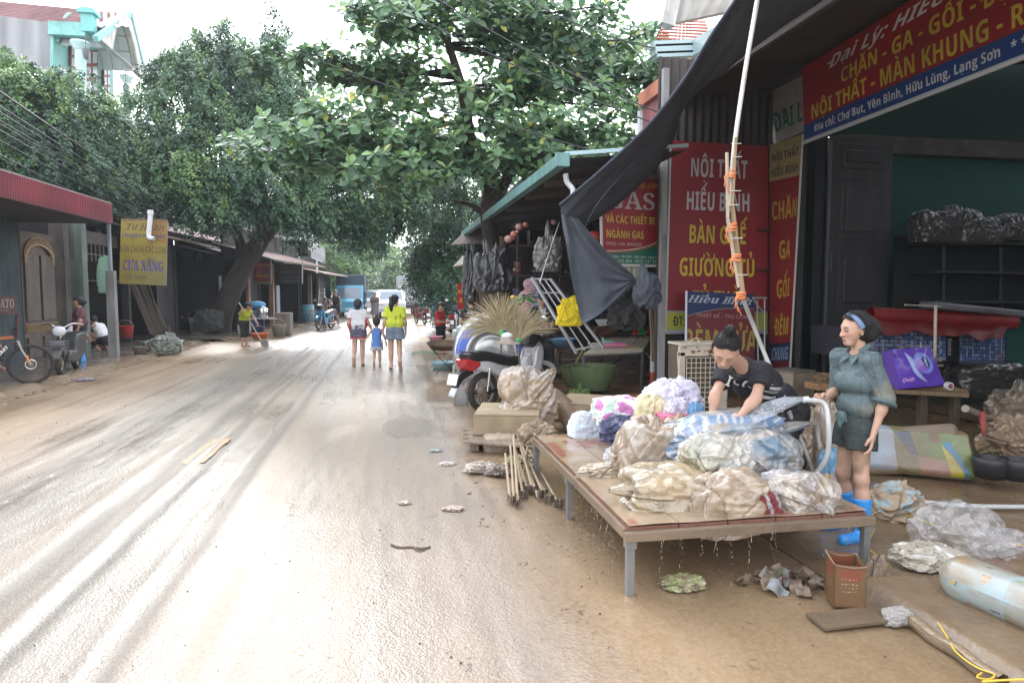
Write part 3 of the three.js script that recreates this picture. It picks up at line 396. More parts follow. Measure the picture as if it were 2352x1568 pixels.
function shopRow(name,label,A,B,depth,h,o={}){
const a=V(A[0],0,A[1]),b=V(B[0],0,B[1]),d=b.clone().sub(a),len=d.length();d.normalize();const n=V(d.z,0,-d.x);if(n.x>0)n.negate();
const s=thing(name,label,'shop',a,Math.atan2(-d.z,d.x));
const inw=n.dot(V(0,0,1).applyAxisAngle(V(0,1,0),s.rotation.y))>0?1:-1;
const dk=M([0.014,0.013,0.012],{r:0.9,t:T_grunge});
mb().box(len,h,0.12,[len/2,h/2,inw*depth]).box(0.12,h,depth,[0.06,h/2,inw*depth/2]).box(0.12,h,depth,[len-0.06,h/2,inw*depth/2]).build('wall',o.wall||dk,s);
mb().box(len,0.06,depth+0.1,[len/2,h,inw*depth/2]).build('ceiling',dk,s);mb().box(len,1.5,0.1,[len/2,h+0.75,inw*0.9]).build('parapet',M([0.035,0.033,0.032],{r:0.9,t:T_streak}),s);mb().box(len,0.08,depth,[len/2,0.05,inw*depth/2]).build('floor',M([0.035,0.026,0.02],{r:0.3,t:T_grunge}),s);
for(const p of o.posts||[])mb().box(0.2,h,0.2,[p*len,h/2,-inw*0.02]).build('post',o.postM||concrete,s);
for(const[p0,p1,m,y0=0,y1=h]of o.shutters||[]){const g=corrugated([p0*len,y0,-inw*0.05],[p1*len,y0,-inw*0.05],[p1*len,y1,-inw*0.05],[p0*len,y1,-inw*0.05],0.11,0.012);mesh('metal_sheet',g,m,s);}
if(o.eave){const[out,y0,y1,m,thick=0.03]=o.eave;mesh('eave',corrugated([-0.3,y0,-inw*out],[len+0.3,y0,-inw*out],[len+0.3,y1,inw*1.2],[-0.3,y1,inw*1.2],0.12,0.014),m,s);mb().box(len+0.6,0.07,0.03,[len/2,y0-0.03,-inw*out]).build('eave_edge',M([0.2,0.15,0.12],{r:0.8,t:T_grunge}),s);}
s.userData.inw=inw;delete s.userData.inw;return{s,len,inw};
}
const rusty=M([0.17,0.12,0.10],{r:0.7,t:T_streak}),zinc=M([0.12,0.14,0.17],{r:0.5,t:T_streak});
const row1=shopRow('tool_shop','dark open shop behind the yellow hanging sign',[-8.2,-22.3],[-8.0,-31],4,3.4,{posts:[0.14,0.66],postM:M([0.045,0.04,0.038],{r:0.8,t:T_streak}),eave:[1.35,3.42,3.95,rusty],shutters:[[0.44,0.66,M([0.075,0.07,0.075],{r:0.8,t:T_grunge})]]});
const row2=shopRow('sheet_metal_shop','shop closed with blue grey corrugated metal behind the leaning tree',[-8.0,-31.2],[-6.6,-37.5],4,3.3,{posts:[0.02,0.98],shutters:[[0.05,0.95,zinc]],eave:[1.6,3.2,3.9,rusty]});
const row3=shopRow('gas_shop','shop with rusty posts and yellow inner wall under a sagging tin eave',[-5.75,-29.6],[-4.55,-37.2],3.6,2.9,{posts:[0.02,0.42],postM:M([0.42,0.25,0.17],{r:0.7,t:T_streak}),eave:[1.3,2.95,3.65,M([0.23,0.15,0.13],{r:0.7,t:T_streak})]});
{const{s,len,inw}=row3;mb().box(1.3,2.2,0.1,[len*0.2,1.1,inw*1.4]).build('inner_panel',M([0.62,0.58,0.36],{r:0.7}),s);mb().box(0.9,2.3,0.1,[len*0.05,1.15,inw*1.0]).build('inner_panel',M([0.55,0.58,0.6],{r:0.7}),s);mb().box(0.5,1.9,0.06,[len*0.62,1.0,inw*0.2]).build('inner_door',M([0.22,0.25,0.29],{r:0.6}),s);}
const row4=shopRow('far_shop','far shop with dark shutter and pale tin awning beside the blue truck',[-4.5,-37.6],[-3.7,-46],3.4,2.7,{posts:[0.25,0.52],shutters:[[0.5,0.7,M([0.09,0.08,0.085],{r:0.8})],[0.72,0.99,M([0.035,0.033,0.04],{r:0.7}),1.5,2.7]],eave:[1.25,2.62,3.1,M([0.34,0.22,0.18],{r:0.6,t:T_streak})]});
function block(name,label,x0,x1,y0,y1,z0,z1,m,wins=[],wm,extra){const s=thing(name,label,'building',[x1,0,z0]);mb().box(x1-x0,y1-y0,z0-z1,[(x0-x1)/2,(y0+y1)/2,(z1-z0)/2]).build('wall',m,s);for(const[y,z,w,h]of wins){const g=mb().box(0.1,h,w,[0.0,y,z-z0]).build('window',wm||M([0.05,0.045,0.04],{r:0.3}),s);mb().box(0.06,h-0.12,0.05,[0.06,y,z-z0]).box(0.06,0.05,w-0.1,[0.06,y,z-z0]).build('frame',M([0.16,0.1,0.08],{r:0.6}),g);}if(extra)extra(s);return s;}
block('old_house','turquoise upper storey with brown shutters and railing half hidden by leaves',-13,-9.4,3.6,7.0,-20.5,-33,M([0.09,0.22,0.22],{r:0.7,t:T_streak}),[[5.3,-22.3,1.3,1.8],[5.3,-25,1.3,1.8],[5.3,-27.6,1.5,1.8],[5.3,-30.5,1.2,1.7]],M([0.09,0.035,0.03],{r:0.5}),(s)=>{const g=mb();g.box(0.04,0.05,12,[0.8,5.0,-6]).box(0.9,0.12,12.4,[0.4,4.05,-6]);for(let k=0;k<60;k++)g.box(0.02,0.9,0.02,[0.8,4.55,-k*0.2]);stuff(g.build('railing',M([0.02,0.06,0.05],{r:0.6}),s));});
{const s=thing('pink_roof_house','low house with faded pink tin roof above the dark eaves','building',[-8.6,0,-30]);mesh('roof',corrugated([0.4,3.9,4.5],[1.4,3.9,-6],[-3.2,6.0,-6],[-3.6,6.0,4.5],0.2,0.025),M([0.42,0.27,0.28],{r:0.6,t:T_streak}),s);mb().box(0.1,2,10,[-3.4,5,-1]).build('wall',M([0.4,0.4,0.4],{r:0.8}),s);mb().box(2.4,2.0,0.12,[-0.9,4.6,4.9]).build('wall',M([0.55,0.53,0.5],{r:0.8,t:T_streak}),s);mb().box(0.8,1.1,0.1,[-0.7,4.5,5.0]).build('window',M([0.06,0.06,0.06],{r:0.4}),s);}
block('white_house','white two storey house with grille balconies rising beyond the ficus',-9,-5.0,2.9,6.6,-41,-52,M([0.62,0.64,0.66],{r:0.7,t:T_streak}),[[5.3,-43,1.4,1.5],[5.3,-46,1.4,1.5],[3.8,-44,1.6,0.9]],M([0.25,0.28,0.3],{r:0.4}),(s)=>{const g=mb();for(let k=0;k<26;k++)g.box(0.03,1.0,0.03,[0.7,4.1,-k*0.35]);for(const y of[3.6,4.1,4.6])g.box(0.03,0.03,9,[0.7,y,-4.4]);for(let k=0;k<16;k++)g.box(1.5,0.9,0.03,[-0.2,4.1,0.2-k*0.0]);stuff(g.build('balcony_grille',M([0.5,0.52,0.54],{r:0.5}),s));mb().box(4.6,0.15,11.6,[-1.9,6.7,-5.5]).build('roof',M([0.5,0.5,0.5],{r:0.7}),s);});
{
const Zh=-30;const P=(vx,vy,dz=0)=>AZ(vx,vy,Zh+dz);const o=P(160,200);o.y=0;const s=thing('turquoise_house','turquoise house with pink tiled roof and arched gable at upper left','house',o);const L=(p)=>p.clone().sub(o);
const tq=M([0.28,0.62,0.60],{r:0.7,t:T_grunge}),wh=M([0.68,0.70,0.68],{r:0.75,t:T_streak}),tq2=M([0.20,0.52,0.50],{r:0.6});
mesh('side_wall',slab(L(P(-120,330)),L(P(122,330)),L(P(118,52)),L(P(-120,20)),0.25),M([0.40,0.42,0.46],{r:0.9,t:T_streak,b:0.01}),s);
mesh('front_wall',slab(L(P(118,330,0.02)),L(P(262,330,-4.2)),L(P(258,60,-4.2)),L(P(122,70,0.02)),0.25),tq,s);
const roofM=M([0.42,0.25,0.26],{r:0.6,t:T_grunge});const ra=L(P(-120,42)),rb=L(P(196,62)),rc=L(P(285,30,-2.0)),rd=L(P(-120,-8,-2.5));
const tiles=mb(),rows=14,cols=40;for(let r=0;r<rows;r++)for(let c=0;c<cols;c++){const u=(c+(r%2)*0.5)/cols,v=r/rows;if(u+1/cols>1)continue;const f=(uu,vv)=>ra.clone().lerp(rb,uu).lerp(rd.clone().lerp(rc,uu),vv);const p0=f(u,v),p1=f(u+0.96/cols,v),p2=f(u+0.96/cols,v+1.15/rows),p3=f(u,v+1.15/rows);p0.y+=0.05;p1.y+=0.05;tiles.add(slab(p0,p1,p2,p3,0.03));}
stuff(tiles.build('roof_tiles',roofM,s));mesh('roof',slab(ra,rb,rc,rd,0.1),roofM,s);
mesh('front_roof',corrugated(L(P(196,62)),L(P(300,60,-0.5)),L(P(287,27,-2)),L(P(205,22,-2)),0.3,0.03),M([0.55,0.42,0.42],{r:0.6}),s);
mb().beam(L(P(115,66)),L(P(200,70,0.3)),0.3,0.5).build('cornice',tq,s);mb().box(0.42,0.9,0.42,L(P(203,48,0.3))).box(0.62,0.16,0.62,L(P(203,30,0.3))).build('corner_pillar',tq2,s);
const GX=P(228,100,0.4).x,gA=AX(212,86,GX),gB=AX(322,186,GX),gT=AX(287,34,GX);gB.y=gA.y;
const w=Math.abs(gB.z-gA.z),hT=gT.y-gA.y,tx=Math.abs(gT.z-gA.z);const gm4=new THREE.Matrix4().makeBasis(V(0,0,-1),V(0,1,0),V(1,0,0)).setPosition(L(gA));
const sh=new THREE.Shape();sh.moveTo(0,0);sh.lineTo(w,0);sh.lineTo(tx+0.1,hT);sh.lineTo(tx-0.1,hT);sh.closePath();const x0=w*0.26,x1=w*0.85,av=(t)=>hT*0.76*(1-Math.pow(Math.abs(2*t-1),2.2))+0.02;const ho=new THREE.Path();ho.moveTo(x0,0.02);for(let i=1;i<=24;i++)ho.lineTo(lerp(x0,x1,i/24),av(i/24));ho.closePath();sh.holes.push(ho);
const gg=new THREE.ExtrudeGeometry(sh,{depth:0.2,bevelEnabled:true,bevelSize:0.03,bevelThickness:0.03,bevelSegments:1});gg.applyMatrix4(gm4);uvBox(gg);mesh('gable',gg,wh,s);
const rim=mb();for(const[q,r]of[[-0.25,-0.12],[w+0.25,-0.12]])rim.add(beamAB(V(q,r,0.2),V(tx,hT+0.08,0.2),0.16,0.2,V(1,0,0)),gm4);rim.build('gable_trim',tq2,s);
mesh('vault_shell',quad([0,0,0],[1,0,0],[1,0,-1.7],[0,0,-1.7],24,1,(p)=>{const t=p.x;p.x=lerp(x0,x1,t);p.y=av(t)+0.08;}).applyMatrix4(gm4),wh,s);const vault=mb();for(let i=0;i<8;i++)for(let j=0;j<4;j++){const a=[lerp(x0,x1,(i+0.04)/8),av((i+0.04)/8)],b=[lerp(x0,x1,(i+0.96)/8),av((i+0.96)/8)],z0=-0.05-j*0.4,z1=z0-0.37;vault.add(slab([b[0],b[1],z0],[a[0],a[1],z0],[a[0],a[1],z1],[b[0],b[1],z1],0.06),gm4);}stuff(vault.build('vault_panels',M([0.6,0.62,0.62],{r:0.8}),s));mb().add(extr(Array.from({length:25},(_,i)=>[lerp(x0-0.2,x1+0.2,i/24),av(i/24)+0.12]),0.1,0),gm4.clone().multiply(new THREE.Matrix4().makeTranslation(0,0,-1.7))).build('inner_wall',tq,s);
mb().bar(L(P(184,330,0.4)),L(P(184,115,0.4)),0.2,0.19,16).lathe([[0.2,0],[0.34,0.25],[0.34,0.33],[0,0.33]],L(P(184,116,0.4)).toArray()).build('column',M([0.5,0.72,0.72],{r:0.6}),s);mb().bar(L(P(290,330,-1.4)),L(P(290,182,-1.4)),0.13,0.13,12).lathe([[0.13,0],[0.26,0.2],[0.26,0.3],[0,0.3]],L(P(290,190,-1.4)).toArray()).build('column',M([0.6,0.74,0.74],{r:0.6}),s);
const wm=M([0.16,0.05,0.035],{r:0.5}),gl=M([0.4,0.45,0.45],{r:0.15});const fw=(u0,u1,v0,v1)=>{const A=L(P(118,330,0.02)),B=L(P(262,330,-4.2)),D=L(P(122,70,0.02)),Cq=L(P(258,60,-4.2));const f=(u,v)=>A.clone().lerp(B,u).lerp(D.clone().lerp(Cq,u),v);const out=V(0.08,0,0.1);const a=f(u0,v0).add(out),b=f(u1,v0).add(out),c=f(u1,v1).add(out),d=f(u0,v1).add(out);const win=mesh('window',slab(a,b,c,d,0.1),wm,s);for(let i=0;i<2;i++)for(let j=0;j<4;j++){const U0=lerp(u0,u1,i/2+0.07),U1=lerp(u0,u1,i/2+0.43),V0=lerp(v0,v1,j/4+0.03),V1=lerp(v0,v1,j/4+0.22);const oo=V(0.1,0,0.13);mesh('pane',quad(f(U0,V0).add(oo),f(U1,V0).add(oo),f(U1,V1).add(oo),f(U0,V1).add(oo)),gl,win);}};
fw(0.25,0.38,0.45,0.86);fw(0.48,0.7,0.3,0.8);fw(0.8,0.92,0.32,0.66);
for(const[vx,vy,dz]of[[197,122,0.9],[289,205,-1.0]]){const m=mb(),p=L(P(vx,vy,dz));m.lathe([[0,-0.25],[0.09,-0.2],[0.14,0.12],[0.02,0.24],[0,0.3]],p.toArray(),[0,0,0],6).bar(p.clone().add(V(0,0.3,0)),p.clone().add(V(0,0.7,0)),0.015);m.build('wall_lantern',M([0.12,0.12,0.12],{r:0.4}),s);}
}
{
const Z0=-15;const P=(vx,vy,dz=0)=>AZ(vx,vy,Z0+dz);const o=P(1560,300);o.y=0;const s=thing('villa','white villa with red tile roof and moulded cornice behind the shop roofs','house',o);const L=(p)=>p.clone().sub(o);const wh=M([0.62,0.63,0.62],{r:0.7,t:T_streak});
mesh('wall',slab(L(P(1500,330)),L(P(1760,330)),L(P(1760,120)),L(P(1512,130)),0.3),wh,s);mesh('gable',slab(L(P(1532,55,0.8)),L(P(1700,20,0.8)),L(P(1740,-60,0.8)),L(P(1552,-60,0.8)),0.2),M([0.5,0.49,0.47],{r:0.8,t:T_streak}),s);mb().beam(L(P(1530,60,1)),L(P(1556,-60,1)),0.25,0.3).build('gable_trim',wh,s);
const tl=mb();const a=L(P(1508,92,0.5)),b=L(P(1640,100,0.5)),c=L(P(1620,48,-0.7)),d=L(P(1530,46,-0.7));for(let r=0;r<7;r++)for(let q=0;q<14;q++){const f=(u,v)=>a.clone().lerp(b,u).lerp(d.clone().lerp(c,u),v);const p=[f(q/14,r/7),f((q+0.92)/14,r/7),f((q+0.92)/14,(r+1.15)/7),f(q/14,(r+1.15)/7)];p[0].y+=0.05;p[1].y+=0.05;tl.add(slab(...p,0.03));}stuff(tl.build('roof_tiles',M([0.42,0.11,0.06],{r:0.6}),s));
for(const[y,t]of[[100,0.12],[112,0.2],[124,0.12]])mb().beam(L(P(1500-(112-y)*0.3,y+6,0.9)),L(P(1600,y+2,0.9)),0.3,t).beam(L(P(1600,y+2,0.9)),L(P(1690,y-50,2.6)),0.3,t).build('cornice',M([0.42,0.55,0.58],{r:0.6}),s);
}
{
const X=4.55;const o=AX(1475,300,X);const s=thing('shop_fascia','maroon corrugated fascia with orange top flashing above the net','fascia',o);const L=(p)=>p.clone().sub(o);const a=AX(1477,320,X),b=AX(1477,240,X),c=V(X,0,-9.95),d=V(X,a.y,-9.95);
mesh('sheet',corrugated(L(a),L(d),L(V(X,b.y-0.02,c.z)),L(b),0.11,0.016),M([0.30,0.09,0.10],{r:0.5,t:T_streak}),s);mb().beam(L(b).add(V(-0.03,0.06,0)),L(V(X,b.y,c.z)).add(V(-0.03,0.06,0)),0.12,0.24).build('flashing',M([0.62,0.24,0.16],{r:0.5,t:T_grunge}),s);mb().bar(L(V(X-0.02,b.y-0.1,a.z-0.1)),L(V(X-0.02,3.3,a.z-0.1)),0.05).build('downpipe',M([0.55,0.58,0.62],{r:0.4}),s);
}
{
const s=thing('far_stall','further stall with brown lean-to roof and pale translucent sheet','stall',[3.5,0,-19]);const L=(p)=>p.clone().sub(s.position);const P=(x,y,z)=>L(AZ(x,y,z));
mesh('roof',slab(P(1035,562,-19.5),P(1120,556,-18.4),P(1270,400,-18.2),P(1215,392,-20),0.05),M([0.15,0.125,0.11],{r:0.8,t:T_streak}),s);mesh('lower_roof',slab(P(1040,612,-19.8),P(1150,590,-19),P(1140,575,-20),P(1062,588,-20.5),0.05),M([0.3,0.27,0.22],{r:0.8,t:T_streak}),s);
mesh('translucent_sheet',slab(P(1128,484,-15.5),P(1190,470,-15.0),P(1225,428,-14.6),P(1208,396,-14.9),0.02),M([0.62,0.72,0.78],{r:0.5,transmission:0.5,t:T_grunge}),s);mesh('roof_patch',slab(P(1222,432,-14.6),P(1250,415,-14.4),P(1236,396,-14.8),P(1208,392,-14.9),0.03),M([0.4,0.3,0.28],{r:0.8}),s);mb().box(4,2.3,0.1,L(V(5.2,1.15,-23))).build('wall',M([0.12,0.10,0.085],{r:0.9}),s);
}
block('distant_shop','distant teal shop building at the bend on the right',5,9,0,4.5,-72,-84,M([0.22,0.36,0.38],{r:0.8}),[[2,-74,2,2]]);
block('distant_house','distant pale house with blue roof showing between trees',2.5,7,0,6.0,-100,-110,M([0.6,0.62,0.62],{r:0.8}),[[4,-103,2,1.5]],null,(s)=>mb().box(5,0.4,10.6,[-2.2,6.2,-5]).build('roof',M([0.3,0.42,0.5],{r:0.6}),s));
block('distant_house','distant low house with red banner left of the white car',-4.8,-2.2,0,3.4,-74,-84,M([0.45,0.36,0.33],{r:0.8}),[[1.6,-76,2,1.6]],null,(s)=>mb().box(0.06,0.8,3,[0.1,3.0,-3]).build('shop_banner',M([0.55,0.12,0.08],{r:0.6}),s));
// ================= TREES =================
const leafM=(c,o={})=>M(c,{r:0.42,transmission:0.35,thickness:0,side:THREE.DoubleSide,...o});
function limb(pts,r0,r1,seg=24,rad=8){
const c=new THREE.CatmullRomCurve3(pts.map(va));const g=new THREE.TubeGeometry(c,seg,1,rad,false);const p=g.attributes.position,P=c.getSpacedPoints(seg);
for(let i=0;i<=seg;i++){const t=i/seg,r=lerp(r0,r1,Math.pow(t,0.8)),q=c.getPointAt(t);for(let j=0;j<=rad;j++){const k=i*(rad+1)+j;const d=V(p.getX(k),p.getY(k),p.getZ(k)).sub(q);const w=1+0.22*(n3(Math.cos(j/rad*2*PI)*2+9,Math.sin(j/rad*2*PI)*2,t*9)-0.5);p.setXYZ(k,q.x+d.x*r*w,q.y+d.y*r*w,q.z+d.z*r*w);}}
g.computeVertexNormals();return g;
}
const barkM=M([0.055,0.046,0.038],{r:0.9,t:T_wood,b:0.012});
function leafGeo(L,W,fold=0.15,droop=0.2){
const P=[],I=[],n=5,prof=[0.06,0.3,0.62,0.95,0.72,0.12];for(let i=0;i<=n;i++){const t=i/n,w=W*0.5*prof[i],z=L*t,y=-droop*L*t*t;P.push(-w,y+fold*w,z,0,y,z,w,y+fold*w,z);}for(let i=0;i<n;i++){const k=i*3;I.push(k,k+1,k+4,k,k+4,k+3,k+1,k+2,k+5,k+1,k+5,k+4);}const g=new THREE.BufferGeometry();g.setAttribute('position',new THREE.Float32BufferAttribute(P,3));g.setIndex(I);g.computeVertexNormals();uvBox(g);return g;
}
const _o=new THREE.Object3D();
// --- broad-leaved almond tree: tiers of whorled leaf rosettes along spreading branches ---
{
seed(5);const t=thing('almond_tree','tall tree with tiers of big glossy leaves spreading over the road','tree',[2.35,0,-15.6]);const L=(p)=>p.clone().sub(t.position);const Q=(x,y,z)=>L(AZ(x,y,z));
mesh('trunk',limb([[0.05,0,0],[0.0,1.5,0],[0.02,2.6,0.02],Q(1118,480,-15.6),Q(1125,420,-15.6),Q(1090,350,-15.4),Q(1060,200,-15.2),Q(1020,60,-15),Q(1000,-120,-15)],0.24,0.05,50,12),barkM,t);
mesh('branch',limb([Q(1120,500,-15.6),Q(1150,440,-15.4),Q(1175,395,-15.2),Q(1260,330,-15),Q(1400,290,-14.6)],0.17,0.04),barkM,t);mesh('branch',limb([Q(1112,490,-15.6),Q(1080,470,-15.5),Q(1045,462,-15.3)],0.09,0.03),barkM,t);
const tiers=[
[[1095,350],[560,335],60],[[1095,340],[640,300],55],[[1090,330],[720,260],60],[[1090,300],[860,215],65],[[1080,330],[840,350],70],[[1080,360],[960,370],50],
[[1100,330],[1210,300],90],[[1100,330],[1300,330],80],[[1120,330],[1400,330],70],[[1060,220],[1250,155],70],[[1060,220],[1360,190],75],[[1060,210],[1450,250],75],[[1060,230],[1150,230],70],
[[1050,170],[640,120],42],[[1050,180],[760,150],50],[[1050,190],[880,175],50],[[1040,160],[700,190],30],[[1040,100],[1300,70],60],[[1040,110],[1420,130],60],[[1040,110],[1520,190],60],[[1040,80],[1500,90],55],[[1030,40],[1400,10],60],[[1030,40],[1250,0],60],[[1020,60],[900,60],55],[[1020,60],[800,15],42],[[1010,20],[960,-20],60],[[1010,30],[1100,40],60],[[1010,30],[1130,-30],60],[[1060,200],[1540,150],45],[[1100,300],[1480,330],40],[[1000,-20],[860,-40],50],[[1080,360],[700,370],60],[[1090,380],[820,395],60],[[1090,380],[930,330],70],[[1000,330],[600,360],45],[[1100,380],[1280,380],60],[[1120,370],[1440,380],45],
];
const ros=[];tiers.forEach(([a,b,w],i)=>{const za=-15.3,zb=-15.3+rr(-2.6,1.6);const A=Q(a[0],a[1],za),B=Q(b[0],b[1],zb);const mid=A.clone().lerp(B,0.5).add(V(0,-0.12+0.2*R(),0));mesh('branch',limb([A,mid,B],0.055,0.015,12,6),barkM,t);
const len=A.distanceTo(B),n=Math.round(16+len*17*w/55);for(let k=0;k<n;k++){const u=Math.pow(R(),0.75),p=A.clone().lerp(B,0.12+0.93*u);const wd=w/100*(0.5+0.9*Math.sin(PI*Math.min(1,u*0.85+0.1)));p.add(V(rr(-1,1)*wd*0.8,rr(-0.6,0.5)*wd*0.85,rr(-1,1)*wd*1.4));ros.push({p,u,up:0});}});
const geos=[leafGeo(0.31,0.185,0.2,0.2),leafGeo(0.29,0.165,0.35,0.35),leafGeo(0.33,0.195,0.12,0.1)];const mats=[leafM([0.13,0.25,0.115],{r:0.5}),leafM([0.22,0.37,0.125],{r:0.5}),leafM([0.075,0.16,0.085],{r:0.45}),leafM([0.36,0.38,0.08],{r:0.55})];
const leaves=[];for(const r of ros){const n=7+Math.floor(R()*4),a0=R()*7,tilt=V(rr(-0.5,0.5),1,rr(0.1,1.1)).normalize(),q0=new THREE.Quaternion().setFromUnitVectors(V(0,1,0),tilt),tone=R();for(let k=0;k<n;k++){const el=0.95-k/n*1.5+rr(-0.2,0.2),sc=rr(0.62,1.1)*(0.75+0.35*k/n);_o.rotation.set(-el,a0+k*2.4,rr(-0.3,0.3),'YXZ');const q=q0.clone().multiply(_o.quaternion);leaves.push({p:r.p,q,s:sc,g:Math.floor(R()*3),m:R()<0.025?3:k<3&&tone>0.35?1:tone<0.25?2:R()<0.3?2:0});}}
const shown=new Set(leaves.map((l,i)=>[i,l.p.z+t.position.z+(l.p.y>1?0:0)]).filter(([i])=>{const y=leaves[i].p.y;return y<7.6;}).sort((a,b)=>b[1]-a[1]).slice(0,300).map(a=>a[0]));
const inst={};leaves.forEach((l,i)=>{const mtx=new THREE.Matrix4().compose(l.p,l.q,V(l.s,l.s,l.s));if(shown.has(i)){const o=mesh('leaf',geos[l.g],mats[l.m],t);o.applyMatrix4(mtx);}else(inst[l.g*4+l.m]||=[]).push(mtx);});
for(const k in inst){const im=new THREE.InstancedMesh(geos[Math.floor(k/4)],mats[k%4],inst[k].length);inst[k].forEach((m,i)=>im.setMatrixAt(i,m));im.name='foliage';im.userData.kind='stuff';im.castShadow=im.receiveShadow=true;t.add(im);}
}
// --- small-leaved trees: crowns of many leaf sprays ---
function sprayGeo(L,n,len,w,droop,s0){seed(s0);const gs=[];for(let k=0;k<n;k++){const g=new THREE.BufferGeometry();g.setAttribute('position',new THREE.Float32BufferAttribute([0,0,0,-w/2,0.01,len*0.5,w/2,0.01,len*0.5,0,-0.02,len],3));g.setIndex([0,1,2,1,3,2]);g.computeVertexNormals();const t=Math.pow(R(),0.8),y=-droop*L*t*t;g.applyMatrix4(xf([rr(-0.14,0.14)*L,y+rr(-0.1,0.1)*L,(t-0.3)*L],[rr(0.0,1.1),rr(-1.5,1.5),rr(-0.6,0.6)]));gs.push(g);}const g=mergeGeometries(gs);uvBox(g);return g;}
const fic=[sprayGeo(0.62,30,0.12,0.05,0.6,1),sprayGeo(0.55,26,0.13,0.055,0.35,2),sprayGeo(0.7,34,0.115,0.048,0.8,3)];
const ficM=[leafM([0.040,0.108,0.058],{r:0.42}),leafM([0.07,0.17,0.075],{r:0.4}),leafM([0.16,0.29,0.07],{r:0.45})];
function crown(parent,blobs,opts={}){
const{sc=1,mats=ficM,geos=fic,shell=0.5,hang=0.25}=opts;const inst={};
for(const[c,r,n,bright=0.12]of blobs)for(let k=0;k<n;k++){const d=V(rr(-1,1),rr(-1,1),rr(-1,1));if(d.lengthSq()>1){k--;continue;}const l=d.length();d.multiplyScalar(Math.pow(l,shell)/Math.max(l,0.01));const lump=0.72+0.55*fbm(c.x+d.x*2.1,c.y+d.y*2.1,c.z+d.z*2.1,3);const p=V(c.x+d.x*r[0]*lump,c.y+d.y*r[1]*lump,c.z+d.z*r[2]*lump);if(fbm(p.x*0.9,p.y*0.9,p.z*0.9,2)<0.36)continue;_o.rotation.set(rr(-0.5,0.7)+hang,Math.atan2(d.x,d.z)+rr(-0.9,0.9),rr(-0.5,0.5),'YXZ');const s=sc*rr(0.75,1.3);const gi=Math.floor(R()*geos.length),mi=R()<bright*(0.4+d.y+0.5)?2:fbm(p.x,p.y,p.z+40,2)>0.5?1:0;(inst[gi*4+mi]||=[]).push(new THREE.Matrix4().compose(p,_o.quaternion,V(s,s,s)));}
for(const k in inst){const im=new THREE.InstancedMesh(geos[Math.floor(k/4)],mats[k%4],inst[k].length);inst[k].forEach((m,i)=>im.setMatrixAt(i,m));im.name='crown';im.userData.kind='stuff';im.castShadow=im.receiveShadow=true;parent.add(im);}
}
{
seed(21);const zt=-27.5;const b=AZ(508,752,zt);b.y=0.05;const t=thing('ficus_tree','leaning ficus with dark dense crown and hanging roots on left pavement','tree',b);const L=(p)=>p.clone().sub(b);const Q=(x,y,z=zt)=>L(AZ(x,y,z));
mesh('trunk',limb([Q(502,765),Q(512,715),Q(545,640),Q(578,580),Q(600,545),Q(612,500)],0.40,0.34,40,14),barkM,t);
for(const[pts,r0,r1]of[[[Q(560,600),Q(545,540),Q(500,490),Q(440,440,-26.5)],0.26,0.07],[[Q(598,550),Q(650,500),Q(720,455,-27),Q(830,420,-26.5),Q(930,400,-26)],0.3,0.07],[[Q(606,520),Q(600,430),Q(560,330),Q(500,220)],0.28,0.05],[[Q(606,520),Q(660,400),Q(700,260)],0.2,0.05],[[Q(570,590),Q(590,520),Q(560,440,-26)],0.2,0.06]])mesh('branch',limb(pts,r0,r1,26,9),barkM,t);
const B=(x,y,dz,rx,ry,n,br)=>{const c=Q(x,y,zt+dz),k=-(zt+dz)/FV;return[c,[rx*k,ry*k,rx*k*0.8],n,br];};
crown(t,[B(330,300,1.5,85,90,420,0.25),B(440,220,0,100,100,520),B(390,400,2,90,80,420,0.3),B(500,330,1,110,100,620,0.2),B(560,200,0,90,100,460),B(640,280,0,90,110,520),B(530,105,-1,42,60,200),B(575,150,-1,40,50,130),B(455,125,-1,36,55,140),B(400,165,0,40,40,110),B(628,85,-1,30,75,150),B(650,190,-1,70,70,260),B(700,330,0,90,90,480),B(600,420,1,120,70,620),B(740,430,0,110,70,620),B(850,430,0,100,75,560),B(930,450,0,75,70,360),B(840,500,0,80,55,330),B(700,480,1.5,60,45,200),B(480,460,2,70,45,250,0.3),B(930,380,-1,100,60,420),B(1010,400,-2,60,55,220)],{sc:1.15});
const hr=mb();for(let k=0;k<90;k++){const x=rr(430,900),y=rr(400,500),q=Q(x,y,zt+rr(-1,2)),l=rr(0.5,1.5);hr.bar(q,q.clone().add(V(rr(-0.1,0.1),-l,0)),0.008,0.004,4);}for(let k=0;k<40;k++){const x=rr(560,640),y=rr(430,480),q=Q(x,y,zt+0.7);hr.bar(q,q.clone().add(V(rr(-0.2,0.2),-rr(0.8,2.0),0)),0.014,0.008,4);}stuff(hr.build('hanging_roots',M([0.10,0.085,0.075],{r:0.9}),t));
}
function simpleTree(name,label,base,h,trunkR,blobs,o){const t=thing(name,label,'tree',base);mesh('trunk',limb([[0,0,0],[rr(-0.2,0.2),h*0.4,0],[rr(-0.3,0.3),h*0.8,0]],trunkR,trunkR*0.4,14,8),barkM,t);const bl=blobs.map(([x,y,z,rx,ry,n,br])=>{const c=AZ(x,y,z).sub(t.position),k=-z/FV;return[c,[rx*k,ry*k,rx*k*0.9],n,br];});crown(t,bl,o);return t;}
seed(31);
